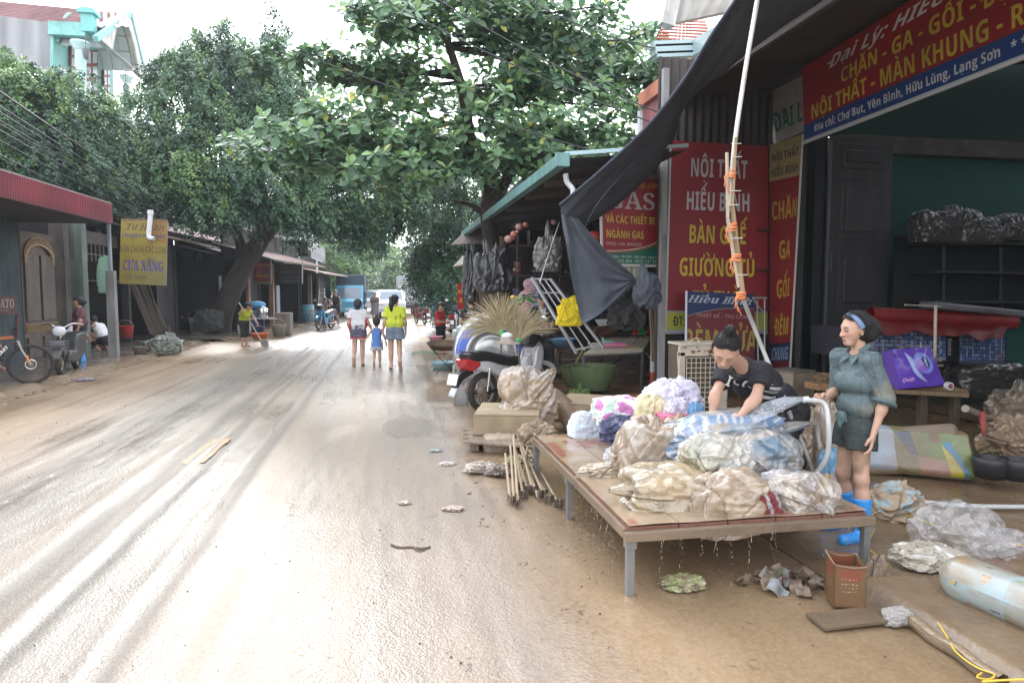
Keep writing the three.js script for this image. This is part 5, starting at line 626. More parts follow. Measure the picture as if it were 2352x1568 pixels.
// --- woman with the hose ---
{
const pos=G(1950,1222,0.03);const Q=(x,y,z)=>AZ(x,y,z).sub(pos);
person('person','woman in muddy teal shirt, dark shorts and blue rubber boots holding a spraying hose',{pos,H:1.53,fat:0.87,abs:true,cell:0.009,headCell:0.0042,handCell:0.0032,noFeet:true,dirt:0.75,closed:false,
J:{pelvis:Q(1966,978,-4.15),chest:Q(1966,876,-4.14),neck:Q(1978,806,-4.16),head:Q(1965,758,-4.16),shL:Q(2004,828,-4.0),shR:Q(2004,828,-4.0).add(V(-0.03,0.0,-0.30)),elL:Q(2034,916,-3.96),wrL:Q(2006,1000,-3.94),elR:Q(1922,898,-4.33),wrR:Q(1893,914,-4.18),hipL:Q(1978,988,-4.07),hipR:Q(1952,982,-4.23),knL:Q(1980,1102,-4.0),knR:Q(1936,1085,-4.22),anL:Q(1982,1226,-3.98),anR:Q(1942,1202,-4.26),toL:Q(1938,1246,-3.93),toR:Q(1893,1212,-4.2)},
face:[-0.97,-0.08,-0.12],headUp:[0.06,1,0.03],hands:{L:{dir:[-0.24,-1,0.12],palm:[-0.8,0,-0.6],thumb:[-0.7,0,0.5],curl:0.35,spread:1.3},R:{dir:[-1,0.02,0.18],palm:[0.05,-0.25,1],thumb:[0,1,0.2],curl:0.95,spread:0.3}},
hair:{style:'lowbun',line:0.092,temple:0.35,side:0.012,band:[0.12,0.2,0.34]},
clothes:[{type:'bottom',name:'shorts',len:0.42,legR:0.098,e:0.02,top:0.115,wrinkle:0.016,paint:stain([0.030,0.040,0.040],[0.11,0.095,0.075],9,0.6,0.5)},{type:'top',name:'shirt',sleeve:1.1,sleeveR:0.043,e:0.012,loose:0.016,hem:0.05,vneck:true,neckR:0.8,wrinkle:0.016,wf:6,paint:stain([0.092,0.130,0.138],[0.23,0.215,0.17],5,0.48,0.6)},{type:'boots',color:[0.035,0.26,0.66],h:0.66}],
after:(g,J,{u,fwdT,upT,lat})=>{
const sm=M([0.085,0.135,0.145],{r:0.85,b:0.0006,bt:T_cloth});const n=J.neck.clone().addScaledVector(fwdT,0.01);const col=mb();for(const s of[-1,1]){const a=n.clone().addScaledVector(lat,s*0.055).addScaledVector(fwdT,-0.035).add(V(0,0.03,0)),b=n.clone().addScaledVector(lat,s*0.07).addScaledVector(fwdT,0.06).add(V(0,-0.02,0)),c=n.clone().addScaledVector(lat,s*0.055).addScaledVector(fwdT,0.12).add(V(0,-0.10,0)),d=n.clone().addScaledVector(lat,s*0.015).addScaledVector(fwdT,0.085).add(V(0,-0.055,0)),e0=n.clone().addScaledVector(fwdT,-0.07).add(V(0,0.04,0));col.add(slab(d,c,b,a,0.006)).add(slab(a,b,b.clone().add(V(0,0.03,0)).addScaledVector(lat,-s*0.02),a.clone().add(V(0,0.03,0)).addScaledVector(lat,-s*0.012),0.006)).add(slab(e0,a,a.clone().add(V(0,0.035,0)),e0.clone().add(V(0,0.035,0)),0.006));}col.build('collar',sm,g);
const knot=J.pelvis.clone().addScaledVector(fwdT,0.135*u).addScaledVector(upT,0.075*u);mesh('shirt_knot',sdf([{a:knot,ra:0.028},{a:knot,b:knot.clone().add(V(-0.02,-0.07,0.02)),ra:0.02,rb:0.01},{a:knot,b:knot.clone().add(V(0.04,-0.055,0.035)),ra:0.02,rb:0.01}],{cell:0.007,disp:(x,y,z)=>0.004*Math.sin(x*240+y*90)}),sm,g);
const b=J.chest.clone().addScaledVector(fwdT,0.16),bm=M([0.03,0.04,0.045],{r:0.4});for(let k=0;k<4;k++)mb().sph(0.0065,b.clone().addScaledVector(upT,0.08-k*0.09).addScaledVector(fwdT,k===0?-0.02:0.002*k),[1,1,1],8).build('button',bm,g);
const cuff=J.elL.clone().lerp(J.wrL,0.1),dd=J.wrL.clone().sub(J.elL).normalize();const tg=new THREE.TorusGeometry(0.066,0.016,8,26);tg.applyMatrix4(new THREE.Matrix4().makeRotationFromQuaternion(new THREE.Quaternion().setFromUnitVectors(V(0,0,1),dd)).setPosition(cuff));mesh('rolled_cuff',tg,sm,g);
}});
const hm=M([0.62,0.63,0.62],{r:0.3,transmission:0.25,thickness:0.004});const h=thing('garden_hose','clear plastic garden hose running from the hand of the woman in teal','hose',pos);const hp=[Q(1850,918,-4.12),Q(1893,926,-4.1),Q(1904,975,-4.05),Q(1899,1050,-4.08),Q(1872,1092,-4.15)];
mb().tube(hp,0.017,50,12).build('held_loop',hm,h);mb().tube([Q(1872,1090,-4.16),Q(1850,1086,-4.3),Q(1828,1080,-4.5),Q(1800,1095,-4.8),G(1830,1130,0.03).sub(pos),G(1960,1165,0.06).sub(pos),G(2105,1153,0.04).sub(pos),G(2230,1162,0.04).sub(pos),G(2420,1164,0.04).sub(pos)],0.018,90,10).build('trailing_length',hm,h);
const nz=mb();nz.tube([Q(1858,917,-4.12),Q(1846,918,-4.13)],0.021,6,12).build('nozzle_end',M([0.7,0.72,0.72],{r:0.25}),h);
const wt=M([0.82,0.88,0.95],{r:0.12,transmission:0.8,thickness:0,side:THREE.DoubleSide});const top=new THREE.CatmullRomCurve3([AZ(1846,910,-4.13),AZ(1800,912,-4.2),AZ(1745,928,-4.3),AZ(1700,950,-4.38),AZ(1672,972,-4.42)]),bot=new THREE.CatmullRomCurve3([AZ(1846,921,-4.12),AZ(1812,938,-4.14),AZ(1775,955,-4.18),AZ(1742,970,-4.22),AZ(1720,984,-4.25)]);const wp=thing('water_spray','fan of water spraying from the hose onto the bags','water',AZ(1846,915,-4.13));const P=[],I=[],n=60,mm=14;for(let i=0;i<=n;i++)for(let j=0;j<=mm;j++){const p=top.getPoint(i/n).lerp(bot.getPoint(i/n),j/mm);p.z+=0.03*Math.sin(j/mm*PI)+0.010*(fbm(i*0.12,j*1.1,3)-0.5)*(0.4+i/n*2);p.y+=0.005*(fbm(i*0.15,j*1.0,9)-0.5);P.push(...p.sub(wp.position).toArray());}for(let i=0;i<n;i++)for(let j=0;j<mm;j++){const k=i*(mm+1)+j;if(i>n*0.55&&n3(i*0.5,j*0.8,5)<(i/n-0.55)*1.3)continue;I.push(k,k+1,k+mm+2,k,k+mm+2,k+mm+1);}const g=new THREE.BufferGeometry();g.setAttribute('position',new THREE.Float32BufferAttribute(P,3));g.setIndex(I);g.computeVertexNormals();uvBox(g);mesh('water_sheet',g,wt,wp);
seed(9);const dr=mb();for(let k=0;k<170;k++){const t=Math.pow(R(),0.5),p=top.getPoint(t).lerp(bot.getPoint(t),rr(-0.1,1.1));p.add(V(rr(-1,1)*0.05*t,rr(-1,1.2)*0.05*t,rr(-1,1)*0.08*t));dr.add(new THREE.IcosahedronGeometry(rr(0.001,0.0028),0),xf(p.sub(wp.position),[0,0,0.5],[2.6,1,1]));}stuff(dr.build('droplets',M([0.85,0.88,0.92],{r:0.08,transmission:0.4,thickness:0}),wp));
}
// --- woman in black bending over the bed ---
{
const pos=G(1806,1085,0.03);const Q=(x,y,z)=>AZ(x,y,z).sub(pos);
const g=person('person','woman in black printed tee with topknot bending over the muddy bags',{pos,H:1.56,abs:true,cell:0.009,headCell:0.0042,handCell:0.0034,closed:true,bust:true,
J:{pelvis:Q(1806,945,-5.05),chest:Q(1742,878,-4.62),neck:Q(1703,838,-4.42),head:Q(1668,806,-4.22),shL:Q(1752,852,-4.40),shR:Q(1664,858,-4.62),elL:Q(1737,915,-4.33),wrL:Q(1698,957,-4.30),elR:Q(1644,906,-4.52),wrR:Q(1637,952,-4.50),hipL:Q(1826,958,-4.98),hipR:Q(1786,962,-5.12),knL:Q(1800,1030,-4.86),knR:Q(1765,1028,-5.1),anL:V(0.10,0.07,0.05),anR:V(-0.14,0.07,-0.1),toL:V(0.04,0.03,0.2),toR:V(-0.2,0.03,0.05)},
face:[-0.42,-0.70,0.58],headUp:[-0.28,0.62,0.73],hands:{L:{dir:[-0.75,-0.6,0.1],palm:[-0.3,-0.8,-0.4],thumb:[-0.2,0.2,1],curl:0.5},R:{dir:[-0.1,-0.9,0.3],palm:[0.2,-0.5,-0.8],thumb:[1,0,0.3],curl:0.5}},
hair:{style:'bun',line:0.098,temple:0.35,side:0.018,tie:[0.5,0.45,0.42]},
clothes:[{type:'bottom',name:'trousers',len:1.9,legR:0.075,e:0.022,top:0.12,color:[0.014,0.014,0.017],wrinkle:0.02,rough:0.55},{type:'top',name:'tee',sleeve:0.55,e:0.018,loose:0.02,hem:-0.10,wrinkle:0.016,wf:7,vneck:true,neckR:0.85,paint:stain([0.013,0.013,0.017],[0.10,0.08,0.06],7,0.66,0.5)}],
after:(g)=>{
const shirt=g.children.find(c=>c.name==='tee');const n=V(-0.35,-0.25,0.9).normalize();
decal(shirt,AZ(1712,892,-4.45),V(-0.5,-0.35,0.8).normalize(),V(0.35,0.93,0.2),0.34,0.12,printTex(512,160,(x,w,h)=>{vtext(x,'ICON',w/2,140,150,{color:'#d6d6d8',sx:1.0,sp:8});}),g,{depth:0.35});
decal(shirt,AZ(1772,903,-4.5),V(-0.1,-0.1,1),V(0.35,0.95,0),0.2,0.13,printTex(256,180,(x,w,h)=>{x.strokeStyle='#cfcfd2';for(let k=0;k<16;k++){x.lineWidth=rr(2,8);x.beginPath();const y=rr(10,h);x.moveTo(rr(0,60),y);x.lineTo(rr(150,w),y-rr(20,60));x.stroke();}}),g,{depth:0.4});
decal(shirt,AZ(1776,938,-4.55),V(-0.1,-0.1,1),V(0.2,0.98,0),0.2,0.09,printTex(256,110,(x,w,h)=>vtext(x,'PINK',w/2,95,100,{color:'#cfcfd2',italic:true})),g,{depth:0.4});
}});
}
// --- three walking away ---
{
const pA=G(824,840,0),pB=G(866,842,0),pC=G(908,847,0);
person('person','girl in white printed top with red trim holding the small child by the hand',{pos:pA,ry:PI,H:1.5,cell:0.013,headCell:0.009,handCell:0.008,face:[-0.12,-0.05,1],J:{anL:[0.1,0.22,-0.3],toL:[0.1,0.06,-0.26],knL:[0.09,0.47,0.02],elL:[0.225,1.03,-0.05],wrL:[0.2,0.83,0.08],elR:[-0.23,1.04,0],wrR:[-0.33,0.84,0.05]},hair:{style:'bob',line:0.2,color:[0.02,0.013,0.015]},hands:{R:{curl:0.9}},
clothes:[{type:'bottom',name:'shorts',len:0.52,legR:0.1,e:0.02,color:[0.45,0.03,0.04],paint:(x,y,z)=>y<0.66&&y>0.615?[0.5,0.46,0.46]:y<0.59&&y>0.575?[0.5,0.46,0.46]:y>0.70?[0.09,0.09,0.14]:[0.42,0.03,0.04]},{type:'top',name:'blouse',sleeve:0.62,sleeveR:0.062,e:0.024,loose:0.035,hem:-0.14,paint:(x,y,z)=>{if(Math.abs(x)>0.165&&y<1.155)return y<1.13&&y>1.115?[0.6,0.55,0.55]:[0.45,0.03,0.05];if(y<0.79)return n3(x*30,y*20,z*30)>0.45?[0.14,0.15,0.24]:[0.25,0.25,0.33];const tr=y<0.98&&(n3(x*26,y*6,3)>0.68||(y>0.88&&n3(x*18,y*22,8)>0.66));return tr?[0.12,0.13,0.18]:[0.6,0.61,0.64];}},{type:'sandals',color:[0.30,0.21,0.11]}]});
person('person','small child in blue sleeveless top and white shorts walking between two others',{pos:pB,ry:PI,H:1.04,headScale:1.4,cell:0.010,headCell:0.008,handCell:0.007,face:[0,-0.05,1],J:{head:[0,1.52,0.02],anL:[0.1,0.2,-0.24],toL:[0.1,0.06,-0.2],knL:[0.09,0.44,0.04],shL:[0.16,1.26,0],shR:[-0.16,1.26,0],elL:[0.28,1.08,0],wrL:[0.36,0.96,0.05],elR:[-0.26,1.04,0],wrR:[-0.30,0.86,0.05]},hair:{style:'bun',line:0.2},hands:{L:{curl:0.9}},
clothes:[{type:'bottom',name:'shorts',len:0.68,legR:0.11,e:0.03,color:[0.55,0.56,0.6]},{type:'top',name:'dress',sleeve:0,e:0.02,hem:-0.2,flare:0.225,neckR:1.2,armhole:0.085,paint:(x,y,z)=>y<0.69?[0.6,0.62,0.66]:[0.09,0.20,0.52]},{type:'sandals',color:[0.32,0.23,0.11]}]});
person('person','woman in bright yellow tee and grey shorts with long ponytail walking away',{pos:pC,ry:PI,H:1.6,cell:0.013,headCell:0.0085,handCell:0.008,face:[-0.62,-0.05,0.8],J:{anR:[-0.09,0.19,-0.30],toR:[-0.11,0.05,-0.24],knR:[-0.09,0.47,0.02],elR:[-0.22,1.02,0.0],wrR:[-0.23,0.8,0.06],elL:[0.22,1.02,-0.04],wrL:[0.25,0.82,0.02]},hair:{style:'pony',line:0.07,side:0.02},
clothes:[{type:'bottom',name:'shorts',len:0.5,legR:0.105,e:0.02,color:[0.17,0.215,0.30]},{type:'top',name:'tee',sleeve:0.62,e:0.022,loose:0.03,hem:-0.02,color:[0.52,0.60,0.045],plain:true},{type:'sandals',color:[0.42,0.36,0.3]}],
after:(g)=>decal(g.children.find(c=>c.name==='tee'),g.position.clone().add(V(0.05,1.08,0.12)),V(0,0,1),V(0,1,0),0.22,0.30,printTex(160,220,(x,w,h)=>{x.strokeStyle='#6b6a1c';x.lineWidth=5;x.beginPath();x.moveTo(60,20);x.lineTo(60,170);x.moveTo(30,190);x.lineTo(95,190);x.moveTo(40,60);x.lineTo(80,120);x.moveTo(82,60);x.lineTo(38,130);x.moveTo(125,20);x.lineTo(125,160);x.moveTo(110,50);x.lineTo(140,90);x.moveTo(140,40);x.lineTo(112,120);x.stroke();}),g,{depth:0.3})});
}
// --- boys at the stall ---
{
let p=G(1012,812,0);person('person','boy in red football shirt looking down at his hands beside the basins',{pos:p,ry:yaw(0.8,0.6),H:1.36,headScale:1.12,cell:0.014,headCell:0.0095,handCell:0.008,face:[0.0,-0.35,1],J:{elL:[0.2,1.02,0.02],wrL:[0.1,1.0,0.22],elR:[-0.2,1.02,0.02],wrR:[-0.06,1.0,0.24]},hair:{style:'short',line:0.065,fringe:true},clothes:[{type:'bottom',name:'shorts',len:0.95,legR:0.09,e:0.02,color:[0.012,0.012,0.015]},{type:'top',name:'jersey',sleeve:0.7,e:0.022,loose:0.03,hem:-0.06,color:[0.47,0.025,0.03],plain:true},{type:'sandals',color:[0.1,0.08,0.07]}],after:(g)=>decal(g.children.find(c=>c.name==='jersey'),g.position.clone().add(V(0.1,0.9,0.1)),V(0.7,0,0.7),V(0,1,0),0.16,0.05,printTex(128,40,(x)=>vtext(x,'TYNATES',64,32,30,{color:'#e8c8c8',sx:0.8})),g)});
const wy=0.05;let q=AZ(1082,720,-14.6);q.y=wy;
person('person','young man with back turned in black shirt lettered across the shoulders',{pos:q,ry:PI+0.3,H:1.5,cell:0.014,headCell:0.0095,handCell:0.008,J:{elL:[0.22,1.05,0.1],wrL:[0.12,0.98,0.3]},hair:{style:'short',line:0.2},clothes:[{type:'bottom',name:'trousers',len:1.9,e:0.02,color:[0.015,0.015,0.02]},{type:'top',name:'tee',sleeve:0.6,e:0.024,loose:0.03,hem:-0.1,color:[0.013,0.014,0.018],plain:true}],after:(g)=>{const t=g.children.find(c=>c.name==='tee');decal(t,g.position.clone().add(V(-0.03,1.16,0.1)),V(-0.2,0,1),V(0.06,1,0),0.18,0.08,printTex(160,72,(x)=>vtext(x,'NEKE',80,60,60,{color:'#dfe4ea',sx:0.85})),g);decal(t,g.position.clone().add(V(0,1.06,0.1)),V(-0.2,0,1),V(0.06,1,0),0.24,0.09,printTex(200,76,(x)=>{x.fillStyle='#d2502c';x.beginPath();x.moveTo(6,66);x.quadraticCurveTo(80,24,196,10);x.quadraticCurveTo(90,44,6,74);x.fill();x.fillStyle='#cfd8dd';x.beginPath();x.moveTo(150,56);x.quadraticCurveTo(160,66,196,40);x.quadraticCurveTo(166,76,150,56);x.fill();}),g);}});
let b=AZ(1244,740,-12.6);b.y=0.1;
person('person','boy in black jersey with white front panel looking down inside the stall',{pos:b,ry:0.15,H:1.53,cell:0.014,headCell:0.0085,handCell:0.008,closed:true,face:[-0.05,-0.45,1],J:{elR:[-0.21,1.03,0.02],wrR:[-0.1,0.9,0.22],elL:[0.21,1.03,0.02],wrL:[0.12,0.9,0.22]},hair:{style:'short',line:0.055,fringe:true},clothes:[{type:'bottom',name:'trousers',len:1.9,e:0.02,color:[0.015,0.015,0.02]},{type:'top',name:'jersey',sleeve:0.75,e:0.022,loose:0.025,hem:-0.1,paint:(x,y,z,)=>(z>0.02&&Math.abs(x)<0.035+Math.max(0,y-1.15)*0.25)?[0.5,0.52,0.55]:(Math.abs(x)>0.2&&y<1.12&&y>1.10)?[0.5,0.5,0.5]:[0.014,0.015,0.02]}],after:(g)=>{const t=g.children.find(c=>c.name==='jersey');decal(t,g.position.clone().add(V(-0.06,1.14,0.12)),V(0,0,1),V(0,1,0),0.05,0.04,printTex(64,48,(x)=>{x.fillStyle='#dfe4ea';for(let k=0;k<3;k++){x.beginPath();x.moveTo(8+k*14,44);x.lineTo(18+k*14,44);x.lineTo(18+k*14,20-k*6);x.closePath();x.fill();}}),g);}});
let c=AZ(1256,770,-11.6);c.y=0.1;
person('person','small child in black seen from behind among the buckets at the stall',{pos:c,ry:PI*0.9,H:1.13,headScale:1.25,cell:0.014,headCell:0.009,handCell:0.009,hair:{style:'short',line:0.2},clothes:[{type:'bottom',name:'trousers',len:1.9,e:0.02,color:[0.02,0.02,0.025]},{type:'top',name:'tee',sleeve:0.7,e:0.025,hem:-0.1,color:[0.018,0.018,0.022]}]});
}
// --- left pavement ---
{
const sk=[0.40,0.25,0.18];
person('person','woman in maroon tee and blue rubber boots standing by the parked scooter',{pos:G(187,834,0.05),ry:yaw(-1,0.15),H:1.5,fat:1.12,skin:sk,cell:0.014,headCell:0.0095,handCell:0.008,noFeet:true,face:[0.15,-0.05,1],J:{elL:[0.21,1.03,-0.06],wrL:[0.2,0.83,0.0],knR:[-0.09,0.46,0.05]},hair:{style:'lowbun',line:0.06,side:0.015},clothes:[{type:'bottom',name:'trousers',len:1.45,legR:0.08,e:0.02,color:[0.012,0.012,0.014]},{type:'top',name:'tee',sleeve:0.75,e:0.024,loose:0.03,hem:-0.06,paint:stain([0.085,0.022,0.035],[0.15,0.06,0.075],22,0.5,0.7)},{type:'boots',color:[0.05,0.30,0.72],h:0.62}]});
const squat={pelvis:[0,0.30,-0.12],chest:[0,0.56,0.05],neck:[0,0.70,0.15],head:[0,0.80,0.25],shL:[0.17,0.66,0.12],shR:[-0.17,0.66,0.12],elL:[0.24,0.50,0.30],elR:[-0.24,0.50,0.30],wrL:[0.12,0.36,0.46],wrR:[-0.12,0.36,0.46],hipL:[0.09,0.28,-0.1],hipR:[-0.09,0.28,-0.1],knL:[0.16,0.50,0.26],knR:[-0.16,0.50,0.26],anL:[0.13,0.075,0.02],anR:[-0.13,0.075,0.02],toL:[0.15,0.025,0.17],toR:[-0.15,0.025,0.17]};
const tank={type:'top',name:'vest',sleeve:0,e:0.018,loose:0.02,hem:-0.06,neckR:1.15,armhole:0.07,color:[0.72,0.73,0.74],plain:true};
person('person','man in white vest squatting with his back turned beside the grey post',{pos:G(236,806,0.05),ry:yaw(-0.9,-0.35),H:1.66,skin:sk,cell:0.015,headCell:0.011,handCell:0.01,J:squat,face:[0,-0.6,1],hair:{style:'short',line:0.06},clothes:[tank,{type:'bottom',name:'trousers',len:1.85,e:0.02,color:[0.014,0.014,0.016]}]});
person('person','man in white vest and green shorts squatting behind the scooter basket',{pos:G(158,815,0.05),ry:yaw(0.6,-0.8),H:1.6,skin:sk,cell:0.015,headCell:0.011,handCell:0.01,J:squat,face:[0,-0.6,1],hair:{style:'short',line:0.06,color:[0.03,0.05,0.02]},clothes:[tank,{type:'bottom',name:'shorts',len:0.8,e:0.02,color:[0.03,0.09,0.03]}]});
const st={pelvis:[0,0.48,-0.1],chest:[0,0.76,0.0],neck:[0,0.93,0.02],head:[0,1.08,0.06],shL:[0.16,0.89,0],shR:[-0.16,0.89,0],elL:[0.2,0.66,0.1],elR:[-0.2,0.66,0.1],wrL:[0.14,0.5,0.34],wrR:[-0.14,0.5,0.34],hipL:[0.09,0.46,-0.08],hipR:[-0.09,0.46,-0.08],knL:[0.14,0.5,0.32],knR:[-0.14,0.5,0.32],anL:[0.13,0.075,0.3],anR:[-0.13,0.075,0.3],toL:[0.14,0.025,0.44],toR:[-0.14,0.025,0.44]};
person('person','seated person in dark patterned trousers cut by the left edge',{pos:G(-42,850,0.05),ry:yaw(0.9,0.45),H:1.55,skin:sk,cell:0.014,headCell:0.011,handCell:0.008,J:st,hair:{style:'lowbun',line:0.06},clothes:[{type:'bottom',name:'trousers',len:1.8,e:0.025,legR:0.075,paint:(x,y,z)=>n3(x*22,y*22,z*22)>0.62?[0.25,0.22,0.18]:[0.02,0.02,0.025]},{type:'top',name:'blouse',sleeve:1.3,e:0.02,hem:-0.08,color:[0.05,0.04,0.05]}]});
const ps=G(562,796,0.0);const shov={pelvis:[0,0.84,-0.06],chest:[0,1.08,0.07],neck:[0,1.23,0.16],head:[0,1.35,0.26],shL:[0.16,1.18,0.12],shR:[-0.16,1.18,0.12],elL:[0.26,0.98,0.16],elR:[-0.27,1.10,0.1],wrL:[0.24,0.80,0.33],wrR:[-0.30,1.22,0.24]};
person('person','woman in yellow green lace top shovelling mud at the road edge',{pos:ps,ry:yaw(0.75,0.6),H:1.44,skin:sk,cell:0.015,headCell:0.011,handCell:0.009,J:shov,face:[0.3,-0.7,1],hair:{style:'lowbun',line:0.06},hands:{L:{curl:1},R:{curl:1}},clothes:[{type:'bottom',name:'trousers',len:1.4,legR:0.06,e:0.015,color:[0.012,0.012,0.014]},{type:'top',name:'blouse',sleeve:0.25,e:0.018,loose:0.015,hem:-0.05,paint:stain([0.36,0.42,0.03],[0.2,0.26,0.02],30,0.55,0.8)}]});
const sv=thing('shovel','long handled shovel in the hands of the woman in yellow green','shovel',G(605,796,0));const Sq=(x,y,z)=>AZ(x,y,z).sub(sv.position);const zz=sv.position.z;mb().bar(Sq(602,787,zz),Sq(548,694,zz-0.25),0.017,0.017,8).build('handle',M([0.5,0.47,0.4],{r:0.6,t:T_wood}),sv);const bl=extrS([[-0.1,0],[-0.11,-0.16],[0,-0.27],[0.11,-0.16],[0.1,0]],0.012,0.004);bl.applyMatrix4(xf([0,0.19,0],[-0.7,0.5,0.4]));mesh('blade',bl,M([0.07,0.06,0.05],{r:0.5,m:0.4}),sv);
const bend={pelvis:[0,0.84,-0.1],chest:[0,0.98,0.16],neck:[0,1.0,0.36],head:[0,0.96,0.5],shL:[0.16,0.98,0.3],shR:[-0.16,0.98,0.3],elL:[0.19,0.74,0.32],elR:[-0.19,0.74,0.32],wrL:[0.15,0.54,0.38],wrR:[-0.15,0.54,0.38]};
const pb=AX(424,668,-8.6);pb.y=0.08;person('person','man in white tee bending over a bucket inside the dark shop',{pos:pb,ry:yaw(0.35,-0.9),H:1.6,skin:sk,cell:0.017,headCell:0.013,handCell:0.012,J:bend,face:[0,-1,0.3],headUp:[0,0.3,1],hair:{style:'short',line:0.2,color:[0.1,0.09,0.07]},clothes:[{type:'top',name:'tee',sleeve:0.6,e:0.02,hem:-0.06,color:[0.6,0.6,0.62]},{type:'bottom',name:'trousers',len:1.9,e:0.02,color:[0.02,0.018,0.018]}]});
person('person','boy in faded pink tee standing beside the blue motorbike up the street',{pos:G(747,753,0),ry:yaw(0.8,-0.5),H:1.4,skin:sk,cell:0.018,headCell:0.014,handCell:0.014,hair:{style:'short',line:0.06,color:[0.06,0.04,0.03]},clothes:[{type:'top',name:'tee',sleeve:0.6,e:0.02,hem:-0.08,color:[0.27,0.15,0.18]},{type:'bottom',name:'shorts',len:0.8,e:0.02,color:[0.08,0.05,0.045]}]});
person('person','bare armed man in black vest behind the blue motorbike up the street',{pos:G(772,748,0),ry:yaw(-0.25,1),H:1.72,skin:sk,cell:0.018,headCell:0.014,handCell:0.014,J:{elR:[-0.24,1.05,0.08],wrR:[-0.2,0.9,0.28]},hair:{style:'short',line:0.07},clothes:[{type:'top',name:'vest',sleeve:0,armhole:0.07,e:0.02,hem:-0.08,color:[0.02,0.02,0.03]},{type:'bottom',name:'shorts',len:0.8,e:0.02,color:[0.03,0.03,0.035]}]});
person('person','woman in brown tee and grey skirt walking a bicycle towards the camera',{pos:G(861,741,0),ry:0.1,H:1.6,skin:sk,fat:1.05,cell:0.02,headCell:0.015,handCell:0.015,J:{wrL:[0.2,0.85,0.2],wrR:[-0.2,0.85,0.2]},hair:{style:'lowbun',line:0.06},clothes:[{type:'top',name:'tee',sleeve:0.6,e:0.02,hem:-0.02,color:[0.12,0.085,0.075]},{type:'top',name:'skirt',sleeve:0,e:0.02,hem:-0.42,flare:0.26,neckR:4.4,color:[0.20,0.19,0.205]},{type:'sandals',color:[0.2,0.17,0.15]}]});
}
// ================= THE BED AND WHAT LIES ON IT =================
const BZ0=-3.50,BZ1=-5.9,BX0=1.29,BX1=2.77,BH=0.37;
const mudCol=[0.30,0.21,0.135];
{
const b=thing('plank_bed','low steel framed bed with mud soaked red planks standing in the yard','bed',[BX0,0,BZ0]);
const st=M([0.235,0.175,0.12],{r:0.5,t:T_grunge,b:0.003}),st2=M([0.24,0.25,0.26],{r:0.4,m:0.3,t:T_streak});
const W=BX1-BX0,D=BZ0-BZ1;mb().box(W+0.06,0.055,0.04,[W/2,BH-0.035,0.02],[0,0,0],0.006).build('front_rail',st,b);mb().box(W+0.06,0.055,0.04,[W/2,BH-0.035,-D]).build('back_rail',st,b);mb().box(0.04,0.055,D-0.06,[0,BH-0.035,-D/2]).build('side_rail',st,b);mb().box(0.04,0.055,D-0.06,[W,BH-0.035,-D/2]).build('side_rail',st,b);mb().box(W-0.08,0.04,0.04,[W/2,BH-0.06,-D*0.55]).build('cross_rail',st,b);
for(const[x,z]of[[0.01,0.0],[W-0.01,0.0],[0.01,-1.28],[W-0.01,-1.28],[0.0,-D+0.02],[W,-D+0.02]])mb().box(0.045,BH-0.05,0.045,[x,(BH-0.055)/2,z],[0,0,0],0.005).box(0.06,0.05,0.06,[x,BH-0.08,z]).build('leg',st2,b);
const nP=5,pw=W/nP;for(let i=0;i<nP;i++){const g=new RoundedBoxGeometry(pw-0.007,0.03,D,1,0.004);const q=new THREE.PlaneGeometry(pw-0.004,D,24,120);q.rotateX(-PI/2);const p=q.attributes.position,c=[];for(let k=0;k<p.count;k++){const x=p.getX(k)+pw*(i+0.5),z=p.getZ(k);p.setY(k,0.023+0.012*(fbm(x*5,z*5,3)-0.3));const edge=Math.min(x,W-x,z+D/2,D/2-z);const red=0.7*ss(0.60,0.67,fbm(x*3.4,z*2.6,17,4)+0.16*ss(0.16,0.05,edge)-0.05)*ss(0.0,0.03,edge);const m=0.85+0.35*fbm(x*14,z*14,6,3);c.push(lerp(0.285,0.2,red)*m,lerp(0.215,0.05,red)*m,lerp(0.145,0.042,red)*m);}q.setAttribute('color',new THREE.Float32BufferAttribute(c,3));q.computeVertexNormals();const o=mesh('plank',g,M([0.2,0.09,0.06],{r:0.6,t:T_wood}),b);o.position.set(pw*(i+0.5),BH-0.005,-D/2);const f=mesh('mud_film',q,VC({r:0.15,ior:1.4,b:0.0008}),o);}
}
const BGs={};const BG=(n)=>BGs[n]||=mergeVertices((()=>{const q=new THREE.IcosahedronGeometry(1,n);q.deleteAttribute('uv');q.deleteAttribute('normal');return q;})());
